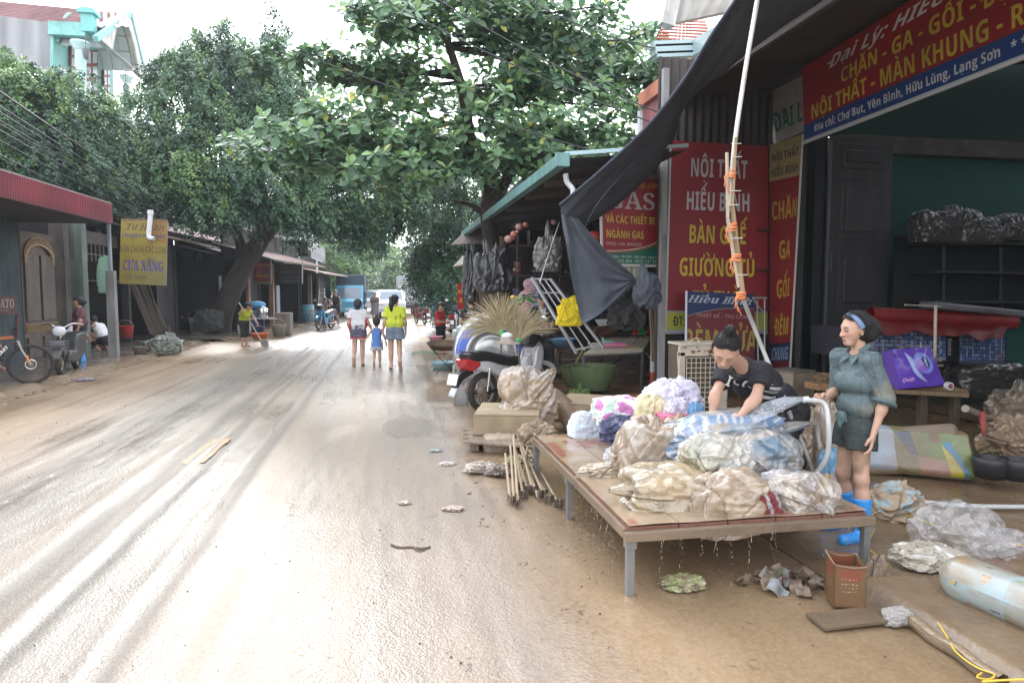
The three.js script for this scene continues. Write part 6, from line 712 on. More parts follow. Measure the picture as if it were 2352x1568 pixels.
function bagGeo(rx,ry,rz,o={}){
const{sd=1,box=2.5,knot=[0,1,0],knotLen=0.35,wr=0.10,lump=0.35,paint,fold=9,flat=0.7,fine=0.035}=o;const g=BG(o.det||22).clone(),p=g.attributes.position,c=[];const k=va(knot).normalize(),a=Math.abs(k.y)<0.9?V(0,1,0):V(1,0,0),e1=new THREE.Vector3().crossVectors(k,a).normalize(),e2=new THREE.Vector3().crossVectors(k,e1);seed(sd*53|0);const cr=[];for(let i=0;i<(o.nc||26);i++)cr.push([V(rr(-1,1),rr(-1,1),rr(-1,1)).normalize(),rr(-0.8,0.8),rr(0.025,0.10),rr(0.4,1)*(R()<0.5?-1:1),R()*50]);
for(let i=0;i<p.count;i++){
const v=V(p.getX(i),p.getY(i),p.getZ(i));const cosk=v.dot(k),ph=Math.acos(clamp(cosk,-1,1)),th=Math.atan2(v.dot(e1),v.dot(e2));
const sq=Math.pow(Math.pow(Math.abs(v.x),box)+Math.pow(Math.abs(v.y),box)+Math.pow(Math.abs(v.z),box),-1/box);
let r=sq*(1+lump*(fbm(v.x*1.6+sd,v.y*1.6,v.z*1.6,3)-0.5));const nearK=Math.exp(-ph*1.1);
const cx=Math.cos(th),sx=Math.sin(th);const w=ridge(cx*fold*0.5+sd*3.1,sx*fold*0.5,ph*0.8+0.5*n3(cx*3,sx*3,ph*2+sd));let w2=0,w3=0;for(const[n,cc,ww,am,ms]of cr){const d=(v.x*n.x+v.y*n.y+v.z*n.z-cc+0.10*(n3(v.x*2.5+ms,v.y*2.5,v.z*2.5)-0.5))/ww;if(d*d>9)continue;const e=Math.exp(-d*d)*ss(0.35,0.6,n3(v.x*1.7+ms,v.y*1.7,v.z*1.7+ms));w2+=am*e;w3=Math.max(w3,e*Math.abs(am));}
r*=1+wr*0.9*(w-0.6)*(0.15+1.7*nearK)+wr*0.55*w2+fine*(n3(v.x*9+sd,v.y*9,v.z*9)-0.5);r*=1-0.18*Math.exp(-((ph-0.32)**2)*30)*(knotLen>0?1:0)+knotLen*Math.exp(-ph*ph*26);
let y=v.y*r;if(y<-flat)y=-flat+(y+flat)*0.12;p.setXYZ(i,v.x*r*rx,y*ry,v.z*r*rz);const val=clamp(0.5-0.6*w2-0.5*(w-0.6));w2=clamp(0.55+0.5*w2);c.push(...paint(v,{ph,th,w,w2,w3,val,nearK,r}));
}
g.setAttribute('color',new THREE.Float32BufferAttribute(c,3));g.computeVertexNormals();uvBox(g);return g;
}
const mix=(a,b,t)=>[lerp(a[0],b[0],t),lerp(a[1],b[1],t),lerp(a[2],b[2],t)];
const plastic=(film,inner,sd,o={})=>(v,q)=>{const{mud=0.6,f=1.7,innerAmt=0.7}=o;const a=ss(0.42,0.62,fbm(v.x*f+sd*2.3,v.y*f,v.z*f,4)),b=fbm(v.x*3+sd,v.y*4,v.z*3,4);let c=mix(film,inner,a*innerAmt);c=mix(c,[0.36,0.255,0.165],clamp((b-0.42)*2.4+q.val*0.35+0.3*Math.max(0,-v.y)+0.35*q.nearK)*mud);c=mix(c,[0.62,0.57,0.5],ss(0.6,0.95,q.w3)*0.35);c=c.map(t=>t*(o.dim??0.72));if(o.pat)c=o.pat(v,c,q);return c;};
const bagM=VC({r:0.36,clearcoat:0.9,clearcoatRoughness:0.14,ior:1.45,b:0.0055,bt:T_crease}),clothM=VC({r:0.9,b:0.0008,bt:T_cloth});
function bag(name,label,cat,cx,cy,w,h,o={}){
const d0=o.z??(G(cx,cy+h*0.42,o.h0??BH).z-0.0);const z=d0-(o.z?0:(o.dz??0.16));const c=AZ(cx,cy,z),dep=-z*Math.cos(YAW)+c.x*Math.sin(YAW),k=dep/FV;w*=o.cloth?1.06:1.16;h*=o.cloth?1.1:o.z>-4.6?1.36:1.2;const rx=w*k/2,ry=h*k/2*1.06,rz=o.rz??rx*(o.deep??0.75);
const m=mesh(name,bagGeo(rx,ry,rz,{sd:cx*0.13,det:w*k>0.26?44:w*k>0.16?30:20,...o}),o.cloth?clothM:bagM);m.position.copy(c);if(o.low)m.position.y+=o.low;m.rotation.set(o.pitch||0,o.turn||0,o.roll||0);tag(m,label,cat,o.group);return m;
}
const blueLat=(v,c)=>{const u=v.x*4.6+v.z,t=v.y*3.2+v.z*2;const a=Math.min(Math.abs(((u+t)%1+1)%1-0.5),Math.abs(((u-t)%1+1)%1-0.5));return v.y>-0.45?mix(c,a<0.10?[0.6,0.62,0.62]:[0.10,0.22,0.42],0.55*ss(0.45,0.55,fbm(v.x*1.5+4,v.y*2,v.z,3))):c;};
seed(101);
bag('plastic_bag','upright brown muddy plastic bag at the left of the pile on the bed','bag',1490,1040,128,112,{z:-4.45,knot:[0.2,1,0.1],knotLen:0.12,box:3.2,wr:0.13,paint:plastic([0.46,0.36,0.26],[0.5,0.46,0.4],1,{mud:0.7})});
bag('plastic_bag','long clear bag of blue latticed bedding tied with black cord, topmost of the pile','bag',1660,1008,285,88,{z:-4.42,knot:[1,0.1,0.2],box:2.6,roll:0.12,wr:0.10,deep:0.5,paint:plastic([0.55,0.52,0.46],[0.28,0.40,0.52],2,{mud:0.5,pat:blueLat})});
bag('plastic_bag','white bag with yellow knotted neck in the middle of the pile','bag',1640,1068,140,96,{z:-4.02,knot:[-1,-0.25,0.45],knotLen:0.5,wr:0.16,fold:12,paint:plastic([0.62,0.60,0.54],[0.36,0.45,0.52],3,{mud:0.35,pat:(v,c,q)=>mix(c,[0.55,0.48,0.12],Math.exp(-q.ph*2.2)*0.95)})});
bag('plastic_bag','bulging dark blue wrapped bag at the right of the pile','bag',1752,1068,165,118,{z:-4.12,knot:[0.5,0.6,-0.5],knotLen:0.0,wr:0.10,paint:plastic([0.46,0.44,0.40],[0.06,0.17,0.27],4,{mud:0.45,innerAmt:0.95,f:1.3})});
bag('woven_bag','flat tan bag of rolled matting at the front left of the pile','bag',1528,1128,182,84,{z:-3.92,knot:[-1,0.15,0.1],knotLen:0.3,box:3.6,wr:0.09,deep:0.8,paint:plastic([0.5,0.38,0.22],[0.30,0.27,0.21],5,{mud:0.5,pat:(v,c)=>v.y<0.05&&v.x>-0.6?mix(c,((Math.floor(v.x*26)+Math.floor(v.y*18))&1)?[0.36,0.30,0.2]:[0.22,0.2,0.16],0.5):c})});
bag('plastic_bag','crumpled tan bag hanging over the front edge beside the maroon blanket','bag',1672,1160,178,116,{z:-3.72,knot:[0.9,0.0,0.35],knotLen:0.1,wr:0.18,fold:9,fine:0.05,flat:0.7,deep:0.7,paint:plastic([0.56,0.45,0.33],[0.5,0.38,0.28],6,{mud:0.55})});
bag('plastic_bag','clear bag gathered to a radiating knot at the front right corner of the bed','bag',1842,1150,148,92,{z:-3.70,knot:[0.25,-0.1,1],knotLen:0.16,wr:0.16,fold:13,paint:plastic([0.58,0.53,0.46],[0.42,0.42,0.48],7,{mud:0.75})});
bag('blanket','maroon and grey folded blanket end poking out between two front bags','blanket',1760,1162,58,62,{z:-3.60,cloth:true,wr:0.26,fold:8,knot:[0.3,0.2,1],knotLen:-0.1,paint:(v,q)=>Math.sin(v.x*7+v.y*3+2*q.w)>0.5?[0.32,0.31,0.31]:[0.17,0.03,0.035]});
bag('plastic_scrap','wet tan plastic scrap trailing on the left of the bed','scrap',1395,1085,120,34,{h0:BH,dz:0.06,wr:0.3,deep:0.5,knot:[1,0,0],paint:plastic([0.6,0.5,0.36],[0.55,0.45,0.33],8,{mud:0.6})});
bag('plastic_scrap','white wad of clear film behind the brown upright bag','scrap',1425,1056,62,48,{h0:BH,wr:0.3,paint:plastic([0.75,0.75,0.74],[0.7,0.7,0.68],9,{mud:0.15})});
{const m=mb();const z=-3.66;for(const pts of[[[1655,1200],[1672,1232],[1690,1206]],[[1730,1190],[1748,1222],[1752,1190]],[[1800,1192],[1815,1218],[1824,1190]]]){const q=pts.map(p=>AZ(p[0],p[1],z));m.add(slab(q[0],q[1],q[2],q[0].clone().lerp(q[2],0.5).add(V(0,0.02,0.02)),0.006));}tag(m.build('plastic_scrap',M([0.5,0.4,0.29],{r:0.35,clearcoat:0.5})),'torn plastic corners hanging below the front rail of the bed','scrap');}
{const c=thing('tie_string','thin black cord tied around the long latticed bag','cord',AZ(1650,1000,-4.2));const L=(x,y,z)=>AZ(x,y,z).sub(c.position);mb().tube([L(1590,985,-4.3),L(1640,1000,-4.16),L(1700,1018,-4.14),L(1722,1026,-4.16),L(1735,1005,-4.2),L(1750,972,-4.35)],0.004,40,6).tube([L(1540,1018,-4.25),L(1580,1012,-4.16),L(1620,1000,-4.16)],0.004,20,6).build('strand',M([0.02,0.02,0.025],{r:0.6}),c);}
bag('pillow','pale blue pillow slumped on the far left corner of the bed','pillow',1352,987,88,66,{h0:BH,roll:-0.35,cloth:true,box:3.2,wr:0.07,knotLen:0,deep:0.5,paint:(v)=>mix([0.50,0.60,0.72],[0.62,0.66,0.72],fbm(v.x*2,v.y*2,3))});
bag('quilt','folded white quilt with pink green print on the heap','quilt',1418,948,104,66,{z:-5.45,cloth:true,box:3.4,wr:0.08,knotLen:0,paint:(v)=>{const n=fbm(v.x*2.4+3,v.y*2.4,v.z*2.4,3);return n>0.57?[0.55,0.22,0.45]:n<0.42?[0.5,0.66,0.56]:[0.68,0.67,0.67];}});
bag('cloth_bundle','dark indigo crumpled cloth under the white quilt','cloth',1432,990,102,56,{z:-5.25,cloth:true,wr:0.22,knotLen:0,fine:0.07,paint:(v,q)=>mix([0.05,0.055,0.11],[0.16,0.16,0.22],ss(0.5,0.9,q.w2))});
bag('cloth_bundle','cream yellow cloth bundle in the middle of the heap','cloth',1492,955,88,84,{z:-5.35,cloth:true,wr:0.18,knotLen:0,fine:0.05,paint:(v,q)=>mix([0.55,0.47,0.27],[0.66,0.61,0.43],q.w2)});
bag('cloth_bundle','lavender white garments piled at the top of the heap','cloth',1540,925,118,84,{z:-5.5,cloth:true,wr:0.22,knotLen:0,fine:0.06,paint:(v,q)=>mix([0.44,0.40,0.52],[0.62,0.59,0.68],q.w2)});
bag('cloth_bundle','lavender sleeve hanging down over the pink cloth','cloth',1560,950,60,60,{z:-5.2,cloth:true,wr:0.2,roll:0.5,knotLen:0,fine:0.05,paint:(v,q)=>mix([0.46,0.42,0.54],[0.62,0.59,0.68],q.w2)});
bag('cloth_bundle','bright pink folded cloth below the lavender garments','cloth',1545,966,74,34,{z:-5.18,cloth:true,box:3.5,wr:0.08,knotLen:0,paint:(v)=>Math.sin(v.y*14)>0.5?[0.38,0.09,0.15]:[0.58,0.17,0.25]});
bag('cloth_bundle','small sky blue cloth at the right end of the heap','cloth',1596,955,44,50,{z:-5.15,cloth:true,wr:0.2,knotLen:0,paint:()=>[0.16,0.32,0.52]});
bag('plastic_bag','small tan bag behind the latticed bag near the bending hands','bag',1562,982,66,42,{z:-4.85,wr:0.12,paint:plastic([0.55,0.36,0.2],[0.5,0.4,0.3],11)});
{seed(61);const w=thing('dripping_water','muddy water dripping from the edges of the bed','water',[BX0,0,BZ0]);const d=mb();const drop=(x,z,n,len)=>{let y=BH-0.06;const wv=R()*6;for(let k=0;k<n;k++){const r=rr(0.0007,0.0019)*(R()<0.12?1.6:1);d.add(new THREE.SphereGeometry(r,6,5),xf([x+0.008*Math.sin(k*0.6+wv)+rr(-0.004,0.004),y,z+rr(-0.006,0.006)],[0,0,0],[1,rr(1,5)*len,1]));y-=rr(0.008,0.026)*(1+k*0.3);if(y<0.01)break;}};for(let k=0;k<30;k++){const z=-0.12-Math.pow(R(),1.2)*1.25;drop(-0.03+rr(-0.01,0.01),z,4+Math.floor(R()*14),R()<0.5?1.5:0.6);}for(let k=0;k<16;k++){const x=[0.18,0.42,0.5,0.58,0.72,0.86,1.32,0.3][k%8]+rr(-0.02,0.02);drop(x,0.045,4+Math.floor(R()*13),1.6);}for(let k=0;k<180;k++){const x=-0.03+rr(-0.12,0.05),z=-rr(0.05,1.2);d.add(new THREE.IcosahedronGeometry(rr(0.0012,0.0035),0),xf([x,rr(0.01,0.25),z]));}stuff(d.build('drops',M([0.5,0.41,0.30],{r:0.12,ior:1.35,transmission:0.35}),w));}
// ================= AROUND THE BED =================
{
seed(8);const s=thing('tool_bundle','bundle of bamboo handled tools with square iron ends leaning at the bed corner','tools',G(1225,1120));const L=(p)=>p.clone().sub(s.position);const hm=M([0.46,0.36,0.25],{r:0.6,t:T_wood,b:0.001}),im=M([0.20,0.165,0.13],{r:0.6,m:0.3,t:T_grunge});
[[1172,1152],[1181,1150],[1190,1158],[1202,1140],[1212,1128],[1225,1130],[1236,1142],[1250,1138],[1262,1150],[1285,1160],[1196,1120]].forEach(([x,y],i)=>{const b=L(G(x,y,0.03)),t=L(AZ(1165+i*5.5+rr(-6,6),1000+rr(-4,45),-6.0-0.06*i));const h=mb().bar(b,t,0.012,0.011,7).build('handle',hm,s);mb().box(0.085,0.07,0.006,[b.x,0.045,b.z],[0.3*R(),R()*3,0.2-R()*0.4]).box(0.012,0.05,0.03,[b.x,0.06,b.z+0.02]).build('iron_end',im,h);});
}
{
const p=thing('pallet','low wooden pallet under the long muddy box','pallet',G(1130,1022));const L=(v)=>v.clone().sub(p.position);for(let k=0;k<4;k++){const a=L(G(1070,1012-k*9,0.12)),b=L(G(1205,1022-k*9,0.12));mb().beam(a,b,0.16,0.022).build('plank',woodGrey,p);}for(const x of[1090,1150])mb().beam(L(G(x,1026,0.055)),L(G(x+12,992,0.055)),0.09,0.09).build('bearer',woodGrey,p);
const bx=thing('cardboard_box','long mud coated cardboard box lying beside the bed','box',G(1200,1000,0.13));const c0=G(1088,1000,0.13),c1=G(1240,1004,0.13),mid=c0.clone().lerp(c1,0.5);const ry=-Math.atan2(c1.z-c0.z,c1.x-c0.x);bx.position.copy(mid);bx.rotation.y=ry+0.06;const w=c0.distanceTo(c1)*1.0,hh=0.225;const card=M([0.37,0.295,0.19],{r:0.8,t:T_grunge,b:0.003});mb().box(w,hh,0.85,[0,hh/2,-0.42],[0,0,0],0.012).build('box_body',card,bx);mb().box(w*0.98,0.012,0.42,[0,hh+0.008,-0.2],[0.02,0,0]).build('lid_flap',card,bx);mb().box(w+0.005,0.018,0.02,[0,0.012,0.004]).build('wet_edge',M([0.12,0.09,0.06],{r:0.6}),bx);const b2=copyOf(bx,'darker muddy carton behind the long box with greenish print',[mid.x+0.95,0.13,mid.z-0.55],ry-0.25);b2.userData.category='box';
bag('plastic_sack','tall crumpled tan plastic sack sitting on the muddy box','sack',1210,922,112,118,{z:-7.55,knot:[0.75,0.7,0],knotLen:0.08,box:2.8,wr:0.18,fold:11,fine:0.05,deep:0.7,paint:plastic([0.58,0.45,0.32],[0.42,0.42,0.44],12,{mud:0.6})});
const r=thing('rolled_mat','brown foam mat curved over the boxes like a fallen tube','mat',AZ(1290,950,-7.8));const Q=(x,y,z)=>AZ(x,y,z).sub(r.position);mb().tube([Q(1240,912,-8.0),Q(1268,915,-7.9),Q(1295,938,-7.8),Q(1318,970,-7.7),Q(1330,992,-7.6)],0.13,40,18).build('mat_roll',M([0.30,0.215,0.14],{r:0.55,t:T_grunge,b:0.002}),r);
bag('mud_clod','mud caked bundle of bricks in front of the pallet','bricks',1145,1022,66,44,{h0:0,box:4.5,wr:0.06,lump:0.2,knotLen:0,paint:(v,q)=>mix([0.30,0.235,0.165],[0.40,0.32,0.24],q.w2),cloth:true});
bag('rag','stiff muddy rag draped on the far bed leg','rag',1238,1000,70,50,{z:-6.1,wr:0.35,knotLen:0.2,fine:0.1,paint:(v,q)=>mix([0.17,0.125,0.085],[0.34,0.26,0.18],q.w2),cloth:true});
}
{const t=thing('tin_can','tall square rusty tin with torn open top under the bed corner','tin',G(1940,1380,0.03));t.rotation.y=-0.32;const T_tin=tex(256,384,(x,w,h)=>{x.fillStyle='#6b5138';x.fillRect(0,0,w,h);x.fillStyle='#7c4434';x.fillRect(40,30,w-80,110);grime(x,w,h,0.8,2,'110,80,52');for(const[y,s]of[[120,34],[165,24],[200,24],[235,20]]){x.fillStyle='rgba(205,195,180,.75)';x.font=`bold ${s}px sans-serif`;for(let k=0;k<5;k++)x.fillRect(60+k*28+rr(-3,3),y+rr(-3,3),rr(6,20),rr(3,9));}grime(x,w,h,0.5,1,'120,90,60');});const s=0.078,h=0.225;const tm=M([1,1,1],{t:T_tin,r:0.4,m:0.15});const g=mb();const wall=(a,b,hA,hB)=>{const q=slab([a[0],0,a[1]],[b[0],0,b[1]],[b[0],hB,b[1]],[a[0],hA,a[1]],0.003);g.add(q);};const cs=[[-s,s],[s,s],[s,-s],[-s,-s]],hs=[h,h*0.98,h*1.03,h*1.08];for(let k=0;k<4;k++)wall(cs[k],cs[(k+1)%4],hs[k],hs[(k+1)%4]);g.build('tin_wall',tm,t,undefined,true);mb().box(2*s,0.01,2*s,[0,0.10,0]).build('mud_fill',M([0.1,0.075,0.05],{r:0.3}),t);const rim=mb();for(let k=0;k<4;k++)rim.tube([[cs[k][0]*1.02,hs[k],cs[k][1]*1.02],[(cs[k][0]+cs[(k+1)%4][0])/2*1.0,hs[k]-0.012,(cs[k][1]+cs[(k+1)%4][1])/2*1.0],[cs[(k+1)%4][0]*1.02,hs[(k+1)%4],cs[(k+1)%4][1]*1.02]],0.005,12,6);rim.build('torn_rim',M([0.22,0.15,0.1],{r:0.5,m:0.4}),t);}
bag('sodden_papers','curled dark leaves of cardboard behind the rusty tin','paper',2012,1345,62,100,{z:-3.35,wr:0.4,knotLen:0,fine:0.1,deep:0.5,cloth:true,paint:(v,q)=>mix([0.13,0.095,0.065],[0.27,0.2,0.14],q.w2)});
{seed(71);const s=thing('rubbish_heap','heap of sodden paper and wrappers under the bed','rubbish',G(1800,1345));const cols=[[0.26,0.2,0.14],[0.2,0.15,0.105],[0.32,0.28,0.24],[0.28,0.2,0.18],[0.24,0.26,0.27],[0.15,0.13,0.07]];for(let k=0;k<34;k++){const c=cols[k<22?k%2:k%6],a=rr(0,7),r=0.26*Math.sqrt(R()),w=rr(0.04,0.13),h=rr(0.03,0.09);const q=new THREE.PlaneGeometry(w,h,6,4);const p=q.attributes.position;for(let i=0;i<p.count;i++)p.setZ(i,0.02*Math.sin(p.getX(i)*50+k)+0.014*n3(p.getX(i)*40,p.getY(i)*40,k));q.computeVertexNormals();q.applyMatrix4(xf([Math.cos(a)*r,0.015+0.09*(1-r/0.27)*R(),Math.sin(a)*r*0.6],[-PI/2+rr(-0.8,0.8),rr(-0.8,0.8),rr(0,6)]));mesh('scrap',q,M(c,{r:0.45,t:T_grunge,side:THREE.DoubleSide}),s);}}
bag('plastic_scrap','flattened yellow green wrapper on the mud under the bed','wrapper',1570,1340,92,32,{h0:0,dz:0.02,wr:0.25,deep:0.6,flat:0.3,knotLen:0,paint:(v,q)=>mix(mix([0.22,0.23,0.09],[0.34,0.33,0.24],ss(0.5,0.9,q.w2)),[0.2,0.14,0.09],ss(0.4,0.6,fbm(v.x*3,v.z*3,2))*0.8)});
{const s=thing('floor_plank','mud covered plank lying over the edge of the drain','plank',G(1960,1418,0.02));const a=G(1872,1428,0.02).sub(s.position),b=G(2046,1408,0.03).sub(s.position);mb().beam(a,b,0.16,0.02).build('board',M([0.2,0.145,0.092],{r:0.4,t:T_grunge,b:0.004}),s);mb().tube([2060,2105,2150,2200,2250,2300].map((x,i)=>G(x+(i%2?5:-4),1405+(x-2060)*0.67,0.03+0.006*(i%2)).sub(s.position)),0.034,40,8).build('drain_edge',M([0.26,0.19,0.12],{r:0.38,t:T_grunge,b:0.008}),s);}
bag('stone','broken pale concrete lump at the end of the drain edge','concrete',2062,1418,64,34,{h0:0.02,dz:0.03,box:3,lump:0.7,wr:0.1,knotLen:0,cloth:true,paint:(v,q)=>mix([0.25,0.23,0.21],[0.36,0.34,0.32],q.w3)});
{const c=thing('power_cable','thin yellow cable snaking over the mud from the shop','cable',G(2080,1180,0.06));const pts=[[2005,1168],[2080,1182],[2148,1206]].map(q=>G(q[0],q[1],0.07).sub(c.position));mb().tube(pts,0.005,20,6).tube([[1998,1200],[2008,1214],[1998,1240],[1999,1262],[2030,1285],[2080,1330],[2130,1395],[2172,1455],[2200,1500],[2250,1535],[2285,1548],[2270,1560],[2245,1555],[2256,1545]].map((q,i)=>G(q[0],q[1],0.06).sub(c.position)),0.0038,120,6).tube([[2256,1565],[2300,1562],[2360,1560]].map(q=>G(q[0],q[1],0.07).sub(c.position)),0.005,12,6).tube([[2330,1250],[2420,1262]].map(q=>G(q[0],q[1],0.1).sub(c.position)),0.005,12,6).build('cable_run',M([0.66,0.44,0.05],{r:0.45}),c);}
bag('quilt_roll','muddy rolled quilt lying behind the blue boots','quilt',2048,1158,112,66,{h0:0.05,dz:0.12,roll:0.35,wr:0.24,fold:7,knot:[1,0.3,0.2],knotLen:0,deep:1.0,cloth:true,paint:(v,q)=>mix(fbm(v.x*2,v.y*3,v.z*2,3)>0.52?[0.38,0.44,0.44]:[0.42,0.32,0.21],[0.16,0.13,0.10],ss(0.6,0.1,q.w2)*0.6)});
{const clear=M([0.93,0.93,0.93],{r:0.12,transmission:0.86,thickness:0,clearcoat:0.6,side:THREE.DoubleSide});const f=(label,x,y,w,h,o)=>{const m=bag('clear_plastic',label,'plastic',x,y,w,h,{...o,paint:()=>[0.9,0.9,0.9]});m.material=clear;return m;};f('inflated clear plastic bag crumpled on the shop floor',2200,1232,160,118,{h0:0.06,dz:0.2,wr:0.22,fold:6,fine:0.03,lump:0.6,deep:0.9,nc:16,knot:[1,-0.2,0],knotLen:0});f('trailing end of clear plastic sheeting at the right edge',2310,1258,130,60,{h0:0.06,dz:0.12,wr:0.22,fine:0.04,lump:0.7,nc:16,knotLen:0});}
bag('plastic_sheet','flat greyish plastic film lying wet on the shop floor','plastic',2138,1285,160,54,{h0:0.06,dz:0.03,flat:0.35,wr:0.2,fine:0.09,deep:0.55,knotLen:0,roll:-0.12,paint:(v,q)=>mix([0.40,0.36,0.29],[0.58,0.57,0.53],ss(0.55,0.9,q.w3))});
{const a=G(2222,1332,0.16),b=G(2480,1436,0.16);const r=thing('bedding_roll','pale blue bedding roll printed with small toys at the right edge','bedding',a);const L=(p)=>p.clone().sub(a);const T_r=tex(512,256,(x,w,h)=>{x.fillStyle='#8fa9b2';x.fillRect(0,0,w,h);const it=['#c9a03a','#4f9a6a','#c2452f','#2f3d52','#d88a3a'];for(let k=0;k<13;k++){const px=R()*w,py=R()*h;x.fillStyle=it[k%5];x.globalAlpha=0.75;x.save();x.translate(px,py);x.rotate(R()*6);if(k%3===0){x.fillRect(-14,-6,28,12);x.fillStyle='#222';x.beginPath();x.arc(-8,8,4,0,7);x.arc(8,8,4,0,7);x.fill();}else if(k%3===1){x.beginPath();x.moveTo(0,-12);x.lineTo(12,9);x.lineTo(-12,9);x.fill();}else{x.beginPath();x.arc(0,0,8,0,7);x.fill();}x.restore();}for(let k=0;k<3;k++)grime(x,w,h,0.7,2,'130,95,60');});T_r.wrapS=T_r.wrapT=THREE.RepeatWrapping;T_r.repeat.set(2,2);const g=new THREE.CapsuleGeometry(0.125,a.distanceTo(b),10,30);const p=g.attributes.position;for(let i=0;i<p.count;i++){const m=1+0.12*(fbm(p.getX(i)*7,p.getY(i)*5,p.getZ(i)*7)-0.5);p.setXYZ(i,p.getX(i)*m,p.getY(i),p.getZ(i)*m);}g.computeVertexNormals();g.applyMatrix4(new THREE.Matrix4().compose(L(a).lerp(L(b),0.5),new THREE.Quaternion().setFromUnitVectors(V(0,1,0),b.clone().sub(a).normalize()),V(1,1,1)));mesh('roll_cover',g,M([1,1,1],{t:T_r,r:0.4,clearcoat:0.4}),r);bag('plastic_sheet','thin wrapper under the blue bedding roll','plastic',2330,1392,110,30,{h0:0.06,dz:0.02,flat:0.3,wr:0.25,knotLen:0,deep:0.6,paint:()=>[0.42,0.45,0.47]});}
{
const T_m=tex(640,320,(x,w,h)=>{x.fillStyle='#6f6a4c';x.fillRect(0,0,w,h);x.fillStyle='#8f9aa6';x.fillRect(0,0,210,h);x.fillStyle='#3c4a63';x.beginPath();x.moveTo(215,40);x.lineTo(300,30);x.lineTo(330,190);x.lineTo(285,180);x.fill();x.fillStyle='#5d6b38';x.fillRect(330,30,190,175);x.fillStyle='#8d6a5e';x.beginPath();x.moveTo(330,190);x.lineTo(480,215);x.lineTo(520,310);x.lineTo(330,310);x.fill();x.fillStyle='#a59a2e';x.beginPath();x.moveTo(455,100);x.lineTo(515,190);x.lineTo(560,310);x.lineTo(490,310);x.lineTo(470,210);x.fill();x.fillStyle='#5f7438';x.beginPath();x.moveTo(500,30);x.lineTo(620,40);x.lineTo(615,310);x.lineTo(570,310);x.fill();x.fillStyle='#2f6f94';x.beginPath();x.moveTo(465,90);x.lineTo(500,80);x.quadraticCurveTo(555,190,585,310);x.lineTo(568,312);x.quadraticCurveTo(520,200,465,120);x.fill();x.strokeStyle='rgba(220,220,225,.35)';for(let k=0;k<120;k++){x.lineWidth=rr(0.5,2.5);x.beginPath();const px=R()*w,py=R()*h;x.moveTo(px,py);x.lineTo(px+rr(-40,40),py+rr(-50,50));x.stroke();}grime(x,w,h,0.6,3,'105,80,55');});
const bl=G(1975,1078,0.06),br=G(2262,1106,0.06),tl=bl.clone().add(V(0.02,0.41,-0.12)),tr=br.clone().add(V(0.0,0.41,-0.12));const m=thing('wrapped_mattress','plastic wrapped mattress with faded colourful print standing on its side behind the woman','mattress',bl);const L=(p)=>p.clone().sub(bl);const n=V(0.1,0.2,1).normalize();mesh('print',quad(L(bl),L(br),L(tr),L(tl),60,20,(p,u,v)=>p.addScaledVector(n,0.018*(fbm(u*9,v*4,3)-0.5)-0.06*Math.pow(Math.max(0,Math.abs(2*v-1)-0.75)*4,2)-0.08*Math.pow(Math.max(0,u-0.93)*14,2))),M([1,1,1],{t:T_m,r:0.35,clearcoat:0.5,clearcoatRoughness:0.2}),m);const mid=L(bl).lerp(L(tr),0.5).addScaledVector(n,-0.17);const ry=-Math.atan2(br.z-bl.z,br.x-bl.x);mb().add(new RoundedBoxGeometry(bl.distanceTo(br)-0.02,0.42,0.24,3,0.06),xf(mid.toArray(),[-0.28,ry,0])).build('mattress_body',M([0.27,0.21,0.15],{r:0.5,t:T_grunge}),m);
}
bag('wrapped_parcel','brown plastic wrapped parcel behind the slanting white pipe','parcel',1862,1002,112,100,{z:-5.6,box:4,wr:0.12,knotLen:0,paint:plastic([0.40,0.31,0.2],[0.36,0.3,0.22],14)});
bag('plastic_bag','white and rust streaked plastic bag beside the woman in teal','bag',1896,1020,46,165,{z:-4.85,wr:0.2,knotLen:0.1,deep:0.9,paint:plastic([0.64,0.58,0.52],[0.5,0.36,0.26],15,{mud:0.5})});
bag('printed_package','sky blue printed package on the ground behind the blue boots','package',1912,1082,52,80,{z:-4.7,box:3.5,wr:0.1,knotLen:0,paint:(v)=>v.y>0?[0.16,0.36,0.56]:fbm(v.x*4,v.y*4,2)>0.5?[0.5,0.42,0.2]:[0.45,0.33,0.36]});
bag('plastic_bag','brown heap of plastic and straw at the right edge of the shop floor','bag',2325,1022,110,96,{z:-5.6,wr:0.3,fold:12,knot:[-1,0.3,0.4],paint:plastic([0.44,0.32,0.2],[0.36,0.22,0.14],16)});
bag('plastic_bag','dark crumpled bag above the straw heap at right','bag',2340,950,120,90,{z:-6.2,wr:0.3,fold:12,paint:plastic([0.2,0.17,0.13],[0.12,0.1,0.09],17)});
for(const[x,y,l]of[[2275,1078,'black rubber pot on the shop floor, left of two'],[2335,1082,'black rubber pot on the shop floor at the right edge']]){const p=G(x,y+18,0.12);tag(mb().lathe([[0,0],[0.11,0],[0.14,0.12],[0.13,0.17],[0.11,0.17],[0.1,0.03],[0,0.03]],[0,0,0]).build('pot',M([0.02,0.021,0.024],{r:0.5})),l,'pot').position.copy(p);}
{const s=thing('wrapped_stick','grey rolled stick tied with red and white tape','stick',AZ(2240,945,-5.6));const L=(x,y,z)=>AZ(x,y,z).sub(s.position);mb().bar(L(2218,938,-5.5),L(2275,962,-5.8),0.035,0.03,12).build('roll',M([0.36,0.30,0.26],{r:0.6,t:T_grunge}),s);mb().bar(L(2256,945,-5.6),L(2262,1000,-5.58),0.035,0.02,8).build('tape',M([0.5,0.12,0.1],{r:0.4,t:T_rough}),s);}
